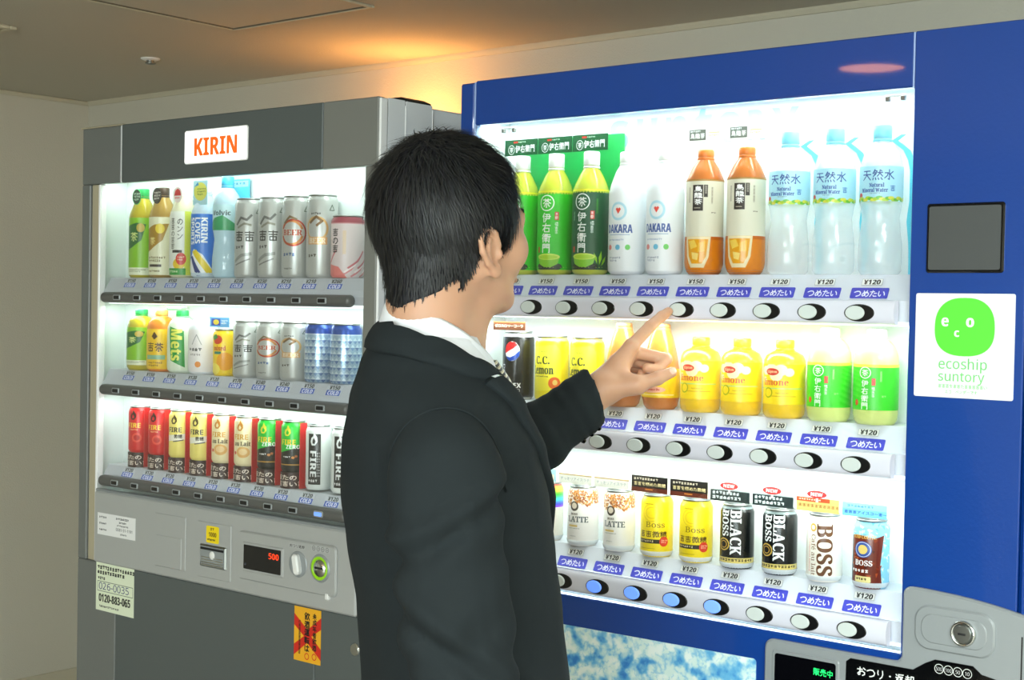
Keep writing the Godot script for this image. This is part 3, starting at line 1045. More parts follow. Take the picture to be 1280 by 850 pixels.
	part(coin, "slot_gap", box(Vector3(0.024, 0.004, 0.002)), mats["groove"], Vector3(0.1080, 0.0040, 0.0116))
	k = Ink.new(self, 60, 12, Color(0.71, 0.715, 0.71), 2.0)
	for i in 4:
		k.ring(8 + i * 14.5, 6, 5, 0.9, Color(0.3, 0.3, 0.3))
		k.text(["500", "100", "50", "10"][i], 5 + i * 14.5, 4, 6, 4, Color(0.3, 0.3, 0.3), "sans")
	part(coin, "coin_print", sheet(Vector2(0.054, 0.0105), 0.0003), print_mat("coin_print", k.tex()), Vector3(0.106, 0.0415, 0.0058))
	k = Ink.new(self, 50, 9, Color(0.71, 0.715, 0.71), 2.0)
	k.kana("おつり返却", 2, 1, 7.2, Color(0.25, 0.25, 0.25), 12.0, false, 1.25)
	part(coin, "lever_print", sheet(Vector2(0.049, 0.0088), 0.0003), print_mat("lever_print", k.tex()), Vector3(0.036, 0.0395, 0.0058))
	part(t, "panel_nub", prism(rrect(0.011, 0.014, 0.003), 0.0, 0.007, 0.002), mats["white_plastic"], Vector3(-0.359, 0.8345, pz) + o)
	# stickers
	k = Ink.new(self, 150, 116, Color(0.90, 0.93, 0.83), 2.0)
	ink = Color(0.10, 0.12, 0.10)
	k.scribble(6, 8, 138, 24, 2, ink, 0.7, 21)
	k.scribble(8, 35, 36, 9, 1, ink, 0.7, 22)
	for r in [[6, 46, 140, 1.2], [6, 69, 140, 1.2], [6, 46, 1.2, 24], [145, 46, 1.2, 24]]:
		k.rect(r[0], r[1], r[2], r[3], Color(0.35, 0.40, 0.36))
	k.text("026-0035", 12, 49, 118, 17, Color(0.25, 0.30, 0.45), "sans")
	k.text("0120-883-065", 12, 76, 124, 19, ink, "bold")
	k.scribble(14, 103, 100, 6, 1, ink, 0.6, 23)
	part(t, "service_sticker", sheet(Vector2(0.148, 0.1155), 0.0005), print_mat("service_sticker", k.tex()), Vector3(-1.0855, 0.7480, f) + o, Vector3.ZERO, "pale sticker with the service phone number")
	k = Ink.new(self, 80, 110, Color(0.93, 0.68, 0.13), 3.0)
	k.poly(PackedVector2Array([Vector2(0, 15), Vector2(0, 38), Vector2(30, 58), Vector2(0, 78), Vector2(0, 100), Vector2(40, 70), Vector2(80, 100), Vector2(80, 78), Vector2(52, 56), Vector2(80, 38), Vector2(80, 15), Vector2(40, 44)]), Color(0.82, 0.16, 0.10))
	k.kana("未成年者飲酒", 55, 8, 12.2, Color(0.08, 0.06, 0.06), 14.0, true)
	k.kana("飲酒運転は", 31, 9, 15.5, Color(0.08, 0.06, 0.06), 15.0, true)
	k.kana("の????????", 13, 26, 7.5, Color(0.15, 0.08, 0.06), 12.0, true)
	k.ring(61, 96, 6, 1.6, Color(0.82, 0.12, 0.1))
	k.ring(39, 98, 6, 1.6, Color(0.82, 0.12, 0.1))
	part(t, "warning_sticker", sheet(Vector2(0.0800, 0.1115), 0.0005), print_mat("warning_sticker", k.tex()), Vector3(-0.4248, 0.7445, f) + o, Vector3.ZERO, "yellow warning sticker with a red cross and black writing")


# ---------------------------------------------------------------- blue machine

func build_blue_machine():
	var t := thing("vending_machine", "blue drinks machine with a white display and oval buttons, beside the grey one", "vending machine", Vector3(0.575, 0, -0.37))
	var o := -t.position
	var blue: Material = mats["blue_paint"]
	var x1 := 1.15
	var w0 := Vector2(0.0365, 0.9305)
	var w1 := Vector2(0.8707, 1.7505)
	panel(t, "cabinet", Vector2(0.004, 0.05), Vector2(x1 - 0.004, 1.822), -0.75, -0.142, blue, 0.006)
	for sx in [0.08, x1 - 0.08]:
		for sz in [-0.68, -0.09]:
			part(t, "foot", lathe([[Vector2(0.035, 0.0), Vector2(0.035, 0.012)], [Vector2(0.018, 0.012), Vector2(0.018, 0.051)]], 16), mats["rubber"], Vector3(sx, 0, sz) + o)
	part(t, "door_core", frame_mesh(Vector2(0.003, 0.052), Vector2(x1 - 0.003, 1.826), Vector2(0.010, 0.88), Vector2(0.895, 1.80), -0.14, -0.0182), blue, o)
	panel(t, "left_stile", Vector2(0.0, 0.06), Vector2(0.0335, 1.8275), -0.05, 0.0, blue, 0.003)
	panel(t, "header_panel", Vector2(0.0365, w1.y), Vector2(0.8707, 1.83), -0.018, 0.0, blue, 0.002)
	panel(t, "joint_line", Vector2(0.0335, 0.94), Vector2(0.0365, 1.828), -0.018, -0.0008, mats["pale_line"], 0.0)
	panel(t, "joint_line", Vector2(0.8707, w1.y), Vector2(0.8732, 1.829), -0.018, -0.0004, mats["pale_line"], 0.0)
	panel(t, "right_column", Vector2(0.8732, 0.06), Vector2(1.0405, 1.83), -0.018, 0.0, blue, 0.0015)
	panel(t, "edge_post", Vector2(1.0415, 0.06), Vector2(x1, 1.83), -0.05, 0.0, blue, 0.006)
	panel(t, "lower_door", Vector2(0.0365, 0.06), Vector2(0.8727, w0.y), -0.018, 0.0, blue, 0.002)
	part(t, "chute", box(Vector3(0.62, 0.17, 0.014), 0.004), mats["black_gloss"], Vector3(0.36, 0.30, 0.002) + o)
	# display case
	var back := -0.100
	var lin: Material = mats["lining"]
	panel(t, "back_panel", Vector2(0.012, 0.89), Vector2(0.893, 1.798), back - 0.006, back, mat("display_white", Color(0.95, 0.97, 0.97), 0.5), 0.0)
	panel(t, "side_lining", Vector2(0.030, 0.89), Vector2(0.0365, 1.798), back, -0.018, lin, 0.0)
	panel(t, "side_lining", Vector2(0.886, 0.89), Vector2(0.893, 1.798), back, -0.018, lin, 0.0)
	panel(t, "top_lining", Vector2(0.0365, 1.785), Vector2(0.886, 1.792), back, -0.018, lin, 0.0)
	panel(t, "bottom_lining", Vector2(0.0365, 0.905), Vector2(0.886, 0.912), back, -0.018, lin, 0.0)
	panel(t, "glass", w0, w1, -0.005, -0.002, mats["window_glass"], 0.0)
	for cx in [0.098, 0.835]:
		part(t, "clip", box(Vector3(0.032, 0.004, 0.004), 0.001), mats["white_plastic"], Vector3(cx, 1.7435, -0.022) + o)
		for s in [-1.0, 1.0]:
			part(t, "clip_pin", box(Vector3(0.007, 0.008, 0.006), 0.001), mats["steel"], Vector3(cx + s * 0.012, 1.7395, -0.022) + o)
	# faint lettering on the lit back panel
	var lm := mat("faint_cyan", Color(0.66, 0.90, 0.93), 0.5)
	var st := SurfaceTool.new()
	st.begin(Mesh.PRIMITIVE_TRIANGLES)
	st.set_smooth_group(-1)
	var glyphs := [["s", 0.2655, 0.040], ["u", 0.322, 0.043], ["n", 0.382, 0.043], ["t", 0.440, 0.034], ["o", 0.484, 0.048], ["R", 0.542, 0.034], ["Y", 0.586, 0.050]]
	for g in glyphs:
		var tri := letters(g[0], "bold")
		for i in tri.size() / 3:
			var q := []
			for e in 3:
				var v := tri[i * 3 + e]
				q.append(Vector3(g[1] + v.x * g[2], 1.7527 + (0.008 if g[0] == "t" else 0.0) - v.y * (0.058 if g[0] == "t" else 0.050), 0))
			var n: Vector3 = (q[1] - q[0]).cross(q[2] - q[0])
			if n.z > 0.0:
				q.reverse()
			for v in q:
				st.add_vertex(v)
	part(t, "maker_lettering", finish(st), lm, Vector3(0, 0, back + 0.0006) + o, Vector3.ZERO, "faint pale blue maker lettering on the lit panel")
	# rows
	var kc := Ink.new(self, 60, 17, Color(0.26, 0.28, 0.76), 3.0)
	kc.kana("つめたい", 5, 3.4, 11.6, Color(0.97, 0.97, 1.0), 13.0, false, 1.06)
	var cold := print_mat("cold_label", kc.tex(), 0.4, 0.0)
	var prices := [["150", "150", "150", "150", "150", "150", "150", "120", "120", "120"], [], []]
	var rails := [1.4262, 1.2015, 0.9655]
	var bys := [1.424, 1.2005, 0.9565]
	var tags := [1.469, 1.245, 1.000]
	strip_lamp(t, 0.045, 0.862, 1.7735, -0.036, 0.03, mats["display_lamp_blue"], 0.25, -8.0)
	for r in 3:
		var yr: float = bys[r] + 0.0018
		var ys: float = tags[r] + 0.0125
		part(t, "shelf", bar_x(PackedVector2Array([Vector2(back, ys), Vector2(-0.0345, ys), Vector2(-0.034, ys - 0.001), Vector2(-0.0135, yr + 0.0175), Vector2(-0.0065, yr + 0.0172), Vector2(-0.0065, yr - 0.014), Vector2(back, yr - 0.014)]), 0.040, 0.880), mats["shelf_white"], o)
		strip_lamp(t, 0.045, 0.872, yr - 0.0175, -0.022, 0.026, mats["display_lamp_blue"], 0.25 if r < 2 else 0.06, -8.0)
		var prof := PackedVector2Array()
		var half := 0.0178
		for i in 13:
			var a := -PI / 2 + PI * i / 12
			prof.append(Vector2(0.002 + 0.0125 * pow(maxf(cos(a), 0.0), 0.55), yr - 0.0008 + half * sin(a)))
		prof.append(Vector2(-0.0015, yr - 0.0008 + half))
		prof.append(Vector2(-0.0015, yr - 0.0008 - half))
		part(t, "button_rail", bar_x(prof, 0.055, 0.857, true), mats["rail_white"], o)
		var slope := rad_to_deg(atan2(0.0205, ys - 0.001 - yr - 0.0175))
		var nrm := Vector3(0, sin(deg_to_rad(slope)), cos(deg_to_rad(slope)))
		for i in 10:
			var x: float = BLUE_FIRST + PITCH * i
			var b := part(t, "select_button", prism(oval(0.0240, 0.0128), 0.0, 0.0020, 0.0012), mats["button_dark"], Vector3(x, bys[r], 0.0138) + o)
			var lit: bool = r == 2 and i >= 3 and i <= 6
			part(b, "button_face", prism(oval(0.0152, 0.0103), 0.0018, 0.0046, 0.0012), mats["button_lit"] if lit else mats["button_face"], Vector3(-0.0058, 0, 0), Vector3.ZERO, "button face glowing blue" if lit else "")
			var price: String = "120" if r > 0 or i > 6 else "150"
			part(t, "price_tag", sheet(Vector2(0.033, 0.0108)), print_mat("blue_price_" + price, price_tex(price, "blue")), Vector3(x, tags[r] + 0.0005, -0.034 + 0.0205 * (0.011 / (ys - 0.001 - yr - 0.0175))) + o + nrm * 0.0008, Vector3(-slope, 0, 0))
			part(t, "cold_label", sheet(Vector2(0.0600, 0.0180), 0.0006, 0.002), cold, Vector3(x, tags[r] - 0.0160, -0.034 + 0.0205 * (0.0275 / (ys - 0.001 - yr - 0.0175))) + o + nrm * 0.0008, Vector3(-slope, 0, 0), "violet blue label reading cold in Japanese")
	# right column: card reader, sticker, lock panel
	part(t, "reader_bezel", prism(rrect(0.1125, 0.0985, 0.004), 0.0, 0.0035, 0.002), mats["black_gloss"], Vector3(0.9545, 1.5320, 0) + o)
	part(t, "reader_plate", prism(rrect(0.1040, 0.0900, 0.003), 0.0035, 0.0042), mats["reader_grey"], Vector3(0.9545, 1.5320, 0) + o, Vector3.ZERO, "dark grey square card reader")
	var k := Ink.new(self, 144, 147, Color(0.92, 0.92, 0.93), 3.0)
	var green := Color(0.37, 0.93, 0.25)
	var blob := PackedVector2Array()
	for i in 48:
		var a := TAU * i / 48
		var cs := cos(a)
		var sn := sin(a)
		blob.append(Vector2(72.5 + 43.5 * signf(cs) * pow(absf(cs), 0.80) + 1.5 * cs * sn, 47 + 41 * signf(sn) * pow(absf(sn), 0.80)))
	k.poly(blob, green)
	k.text("e", 39, 34, 10, 12.5, Color(1, 1, 1))
	k.text("o", 75, 34, 11, 13, Color(1, 1, 1))
	k.text("c", 58, 52, 7, 9, Color(1, 1, 1))
	k.text("ecoship", 36, 91, 70, 20, Color(0.45, 0.80, 0.44), "sans")
	k.text("suntory", 36, 111, 67, 17, Color(0.45, 0.80, 0.44), "sans")
	k.kana("???を?えた??に?しい", 36, 128, 5.4, Color(0.50, 0.83, 0.48), 10.0, false, 0.98)
	k.kana("エコ・ベンダーです", 46, 136, 5.2, Color(0.50, 0.83, 0.48), 10.0, false, 0.98)
	part(t, "maker_sticker", sheet(Vector2(0.1440, 0.1475), 0.0008, 0.003), print_mat("maker_sticker", k.tex(), 0.35), Vector3(0.9565, 1.3800, 0) + o, Vector3.ZERO, "white sticker with a green face of the letters eco")
	# silver coin and lock panel, an L round the corner of the window
	var pl := PackedVector2Array()
	pl.append(Vector2(0.655, 0.60))
	pl.append(Vector2(1.147, 0.60))
	pl.append(Vector2(1.147, 0.985))
	for i in 9:
		var u := i / 8.0
		pl.append(Vector2(lerpf(1.10, 0.905, u), lerpf(1.003, 1.0315, u) + 0.006 * sin(PI * u)))
	for i in 5:
		var a := PI / 2 + PI / 2 * i / 4
		pl.append(Vector2(0.8905 + 0.012 * cos(a), 1.0195 + 0.012 * sin(a)))
	pl.append(Vector2(0.8785, 0.936))
	for i in 5:
		var a := -PI / 2 * i / 4
		pl.append(Vector2(0.8665 + 0.012 * cos(a), 0.9325 + 0.012 * sin(a)))
	for i in 5:
		var a := PI / 2 + PI / 2 * i / 4
		pl.append(Vector2(0.669 + 0.014 * cos(a), 0.9065 + 0.014 * sin(a)))
	var sil: Material = mats["silver_dark"]
	part(t, "coin_panel", prism(pl, 0.0, 0.008, 0.003), sil, o)
	var lk := part(t, "lock_plate", prism(rrect(0.117, 0.063, 0.0215, 7), 0.0, 0.0045, 0.0025), sil, Vector3(0.9575, 0.9780, 0.008) + o)
	part(lk, "lock_dish", prism(rrect(0.096, 0.042, 0.018, 7), 0.0045, 0.0062, 0.0014), sil, Vector3(0.0, 0.0, 0))
	part(lk, "lock_collar", lathe([[Vector2(0.0185, 0.0), Vector2(0.018, 0.005), Vector2(0.0155, 0.0065), Vector2(0.0135, 0.004)]], 32), mats["chrome"], Vector3(0.0150, 0, 0.005), Vector3(90, 0, 0))
	part(lk, "lock_cylinder", lathe([[Vector2(0.0132, 0.0), Vector2(0.0130, 0.006), Vector2(0.0118, 0.0075)], [Vector2(0.0118, 0.0075), Vector2(0.0, 0.0078)]], 28), mats["steel"], Vector3(0.0150, 0, 0.005), Vector3(90, 0, 0))
	part(lk, "key_slot", box(Vector3(0.011, 0.003, 0.001)), mats["groove"], Vector3(0.0150, 0, 0.0128))
	part(t, "panel_groove", box(Vector3(0.0022, 0.36, 0.0006)), mats["groove"], Vector3(1.0525, 0.805, 0.0078) + o)
	# coin print plate and display at the lower edge of the picture
	var bp := PackedVector2Array([Vector2(0.792, 0.80), Vector2(1.03, 0.80), Vector2(1.03, 0.918), Vector2(0.998, 0.9235), Vector2(0.985, 0.9335), Vector2(0.930, 0.9335), Vector2(0.915, 0.926), Vector2(0.897, 0.9135), Vector2(0.800, 0.9135), Vector2(0.793, 0.908)])
	part(t, "print_plate", prism(bp, 0.008, 0.0095, 0.0006), mats["black_gloss"], o)
	st = SurfaceTool.new()
	k = Ink.new(self, 100, 20, Color(0.03, 0.033, 0.038), 3.0)
	k.kana("おつり・返却", 2, 2, 15.0, Color(0.92, 0.93, 0.92), 12.0)
	part(t, "coin_return_print", sheet(Vector2(0.096, 0.0192), 0.0003), print_mat("coin_return_print", k.tex(), 0.2), Vector3(0.857, 0.897, 0.0096) + o, Vector3.ZERO, "white Japanese lettering for coin return")
	k = Ink.new(self, 72, 20, Color(0.03, 0.033, 0.038), 3.0)
	for i in 4:
		k.ring(10 + i * 17, 10, 8, 1.3, Color(0.85, 0.86, 0.85))
		k.text(["500", "100", "50", "10"][i], (4.5 if i < 2 else 6.0) + i * 17, 7, 11 if i < 2 else 8, 6.5, Color(0.9, 0.9, 0.9), "sans")
	part(t, "coin_icons", sheet(Vector2(0.058, 0.0162), 0.0003), print_mat("coin_icons", k.tex(), 0.2), Vector3(0.9575, 0.9215, 0.0096) + o, Vector3.ZERO, "white rings marked with coin values")
	k = Ink.new(self, 100, 60, Color(0.012, 0.014, 0.02), 2.0)
	k.kana("販売中", 64, 10, 10.5, Color(0.15, 0.95, 0.45), 12.0)
	dm_make("coin_display", k.tex())
	part(t, "display_bezel", prism(rrect(0.112, 0.076, 0.005), 0.008, 0.0105, 0.0015), mats["silver_dark"], Vector3(0.7265, 0.868, 0) + o)
	part(t, "display_screen", prism(rrect(0.102, 0.066, 0.004), 0.0105, 0.0112), mats["coin_display"], Vector3(0.7265, 0.868, 0) + o, Vector3.ZERO, "black display with green characters")
	# ice picture under the window
	part(t, "ice_picture", prism(rrect(0.590, 0.42, 0.006), 0.0, 0.0012), print_mat("ice_picture", ice_tex(), 0.35), Vector3(0.3445, 0.6700, 0) + o, Vector3(0, 0, 0.6), "printed picture of pale blue crushed ice")


func dm_make(key: String, tex: Texture2D):
	var m := print_mat(key, tex, 0.1)
	m.emission_enabled = true
	m.emission = Color(1, 1, 1)
	m.emission_operator = BaseMaterial3D.EMISSION_OP_MULTIPLY
	m.emission_texture = tex
	m.emission_energy_multiplier = 0.8


func ice_tex() -> Texture2D:
	# the print: crushed ice, white ground with blue marbling
	var a := FastNoiseLite.new()
	a.seed = 3
	a.noise_type = FastNoiseLite.TYPE_CELLULAR
	a.cellular_return_type = FastNoiseLite.RETURN_DISTANCE2_SUB
	a.frequency = 0.010
	a.domain_warp_enabled = true
	a.domain_warp_amplitude = 26.0
	a.domain_warp_frequency = 0.018
	var b := FastNoiseLite.new()
	b.seed = 9
	b.noise_type = FastNoiseLite.TYPE_SIMPLEX_SMOOTH
	b.frequency = 0.0105
	b.fractal_type = FastNoiseLite.FRACTAL_RIDGED
	b.fractal_octaves = 5
	var c := FastNoiseLite.new()
	c.seed = 4
	c.frequency = 0.032
	c.fractal_octaves = 4
	var fine := FastNoiseLite.new()
	fine.seed = 15
	fine.frequency = 0.045
	fine.fractal_type = FastNoiseLite.FRACTAL_RIDGED
	fine.fractal_octaves = 3
	fine.domain_warp_enabled = true
	fine.domain_warp_amplitude = 14.0
	fine.domain_warp_frequency = 0.03
	var w := 512
	var h := 364
	var im := Image.create(w, h, false, Image.FORMAT_RGB8)
	var white := Color(0.86, 0.95, 0.94)
	var sky := Color(0.42, 0.72, 0.90)
	var deep := Color(0.14, 0.45, 0.80)
	for y in h:
		for x in w:
			var v := b.get_noise_2d(x, y)
			var e := a.get_noise_2d(x, y)
			var n := c.get_noise_2d(x, y)
			var s := smoothstep(0.15, 0.75, v + n * 0.55)
			var col := white.lerp(sky, s)
			col = col.lerp(deep, 0.8 * smoothstep(0.50, 1.05, v * 0.8 + n * 0.8 - e * 0.5 - 0.35))
			col = col.lerp(Color(0.97, 1.0, 0.99), smoothstep(0.1, 0.45, -n) * 0.6)
			col = col.lerp(sky, 0.55 * smoothstep(0.35, 0.9, fine.get_noise_2d(x, y) + n * 0.4))
			im.set_pixel(x, y, col)
	im.generate_mipmaps()
	return ImageTexture.create_from_image(im)


# ---------------------------------------------------------------- sample drinks

func radius_at(prof: Array, y: float) -> float:
	for i in prof.size() - 1:
		if y >= prof[i].y and y <= prof[i + 1].y and prof[i + 1].y > prof[i].y:
			return lerpf(prof[i].x, prof[i + 1].x, (y - prof[i].y) / (prof[i + 1].y - prof[i].y))
	return prof[0].x


func bottle(called: String, label: String, group: String, at: Vector3, shape: String, key: String, liquid: Material, cap: Material, print_: Material, ya: float, yb: float) -> Node3D:
	var t := thing(called, label, "bottle", at, group)
	var s: Dictionary = SHAPES[shape]
	var prof: Array = s.p
	var h: float = s.h
	var ck := "bottle" + shape
	if not cache.has(ck):
		cache[ck] = lathe([prof], 32)
		var ch: float = s.cap
		var rows := []
		rows.append([Vector2(s.cr * 0.96, h - ch), Vector2(s.cr, h - ch + 0.001), Vector2(s.cr, h - 0.002), Vector2(s.cr * 0.9, h), Vector2(0.0, h)])
		cache[ck + "cap"] = lathe(rows, 24)
		cache[ck + "ring"] = lathe([[Vector2(s.cr, h - ch - 0.005), Vector2(s.cr + 0.0008, h - ch - 0.004), Vector2(s.cr, h - ch - 0.0012)]], 24)
	part(t, "body", cache[ck], liquid)
	part(t, "cap", cache[ck + "cap"], cap)
	part(t, "neck_ring", cache[ck + "ring"], cap)
	if print_ != null:
		var lk := "%s%f%f" % [ck, ya, yb]
		if not cache.has(lk):
			var sl := []
			for i in 13:
				var y := lerpf(ya, yb, i / 12.0)
				sl.append(Vector2(radius_at(prof, y) + 0.0005, y))
			cache[lk] = lathe([sl], 40)
		part(t, "label_sleeve", cache[lk], print_)
	return t


func can(called: String, label: String, group: String, at: Vector3, r: float, h: float, print_: Material, lid: Material) -> Node3D:
	var t := thing(called, label, "can", at, group)
	var ck := "can%f%f" % [r, h]
	if not cache.has(ck):
		cache[ck] = lathe([[Vector2(r - 0.0045, 0.0), Vector2(r - 0.001, 0.0045), Vector2(r, 0.008), Vector2(r, h - 0.013), Vector2(r - 0.0012, h - 0.0095), Vector2(r - 0.0045, h - 0.0035)]], 40)
		cache[ck + "lid"] = lathe([[Vector2(r - 0.0045, h - 0.0035), Vector2(r - 0.0030, h - 0.0022), Vector2(r - 0.0030, h - 0.0004), Vector2(r - 0.0042, h)], [Vector2(r - 0.0042, h), Vector2(r - 0.0052, h - 0.004), Vector2(r - 0.010, h - 0.005), Vector2(0, h - 0.005)]], 40)
		cache[ck + "tab"] = prism(rrect(0.012, 0.022, 0.0055), 0.0, 0.0012, 0.0004)
	part(t, "body", cache[ck], print_)
	part(t, "lid", cache[ck + "lid"], lid)
	part(t, "pull_tab", cache[ck + "tab"], lid, Vector3(0, h - 0.0046, 0.004), Vector3(-90, 0, 0))
	return t


const SHAPES := {
	"tea": {"h": 0.213, "cap": 0.024, "cr": 0.0142, "p": [Vector2(0, 0.002), Vector2(0.026, 0.0), Vector2(0.0305, 0.005), Vector2(0.0318, 0.012), Vector2(0.0318, 0.142), Vector2(0.0305, 0.148), Vector2(0.0270, 0.158), Vector2(0.0195, 0.174), Vector2(0.0145, 0.182), Vector2(0.0125, 0.186), Vector2(0.0125, 0.190)]},
	"square": {"h": 0.2036, "cap": 0.012, "cr": 0.0135, "p": [Vector2(0, 0.002), Vector2(0.024, 0.0), Vector2(0.0285, 0.006), Vector2(0.0312, 0.016), Vector2(0.0312, 0.060), Vector2(0.0302, 0.063), Vector2(0.0302, 0.150), Vector2(0.0305, 0.154), Vector2(0.0220, 0.174), Vector2(0.0135, 0.186), Vector2(0.0125, 0.189), Vector2(0.0125, 0.192)]},
	"wave": {"h": 0.2235, "cap": 0.020, "cr": 0.0142, "p": [Vector2(0, 0.002), Vector2(0.027, 0.0), Vector2(0.0315, 0.006), Vector2(0.0322, 0.020), Vector2(0.0318, 0.045), Vector2(0.0290, 0.070), Vector2(0.0275, 0.085), Vector2(0.0300, 0.100), Vector2(0.0315, 0.108), Vector2(0.0315, 0.160), Vector2(0.0300, 0.168), Vector2(0.0255, 0.182), Vector2(0.0170, 0.194), Vector2(0.0130, 0.199), Vector2(0.0125, 0.204)]},
	"plain": {"h": 0.208, "cap": 0.018, "cr": 0.0142, "p": [Vector2(0, 0.002), Vector2(0.026, 0.0), Vector2(0.0305, 0.006), Vector2(0.0312, 0.016), Vector2(0.0312, 0.140), Vector2(0.0285, 0.152), Vector2(0.0205, 0.174), Vector2(0.0145, 0.184), Vector2(0.0125, 0.190)]},
	"squat": {"h": 0.122, "cap": 0.013, "cr": 0.0145, "p": [Vector2(0, 0.002), Vector2(0.027, 0.0), Vector2(0.0315, 0.005), Vector2(0.0328, 0.014), Vector2(0.0322, 0.030), Vector2(0.0316, 0.060), Vector2(0.0328, 0.082), Vector2(0.0322, 0.090), Vector2(0.0285, 0.098), Vector2(0.0200, 0.103), Vector2(0.0135, 0.1055), Vector2(0.0128, 0.109)]},
	"round": {"h": 0.142, "cap": 0.013, "cr": 0.0148, "p": [Vector2(0, 0.002), Vector2(0.027, 0.0), Vector2(0.0315, 0.006), Vector2(0.0330, 0.016), Vector2(0.0330, 0.090), Vector2(0.0318, 0.104), Vector2(0.0275, 0.116), Vector2(0.0200, 0.124), Vector2(0.0138, 0.1265), Vector2(0.0130, 0.129)]},
	"taper": {"h": 0.142, "cap": 0.006, "cr": 0.0142, "p": [Vector2(0, 0.002), Vector2(0.023, 0.0), Vector2(0.0280, 0.006), Vector2(0.0312, 0.020), Vector2(0.0318, 0.045), Vector2(0.0300, 0.070), Vector2(0.0255, 0.095), Vector2(0.0190, 0.120), Vector2(0.0150, 0.130), Vector2(0.0140, 0.136)]},
}


func label_print(key: String, h: float, bg: Color, rough := 0.4, glow := 0.35) -> Array:
	# [ink, finisher key]; x runs 360 degrees round the drink, 180 faces the front
	return [Ink.new(self, 360, h, bg, 1.25), key, rough, glow]


func sealed(l: Array) -> StandardMaterial3D:
	return print_mat(l[1], l[0].tex(), l[2], l[3])


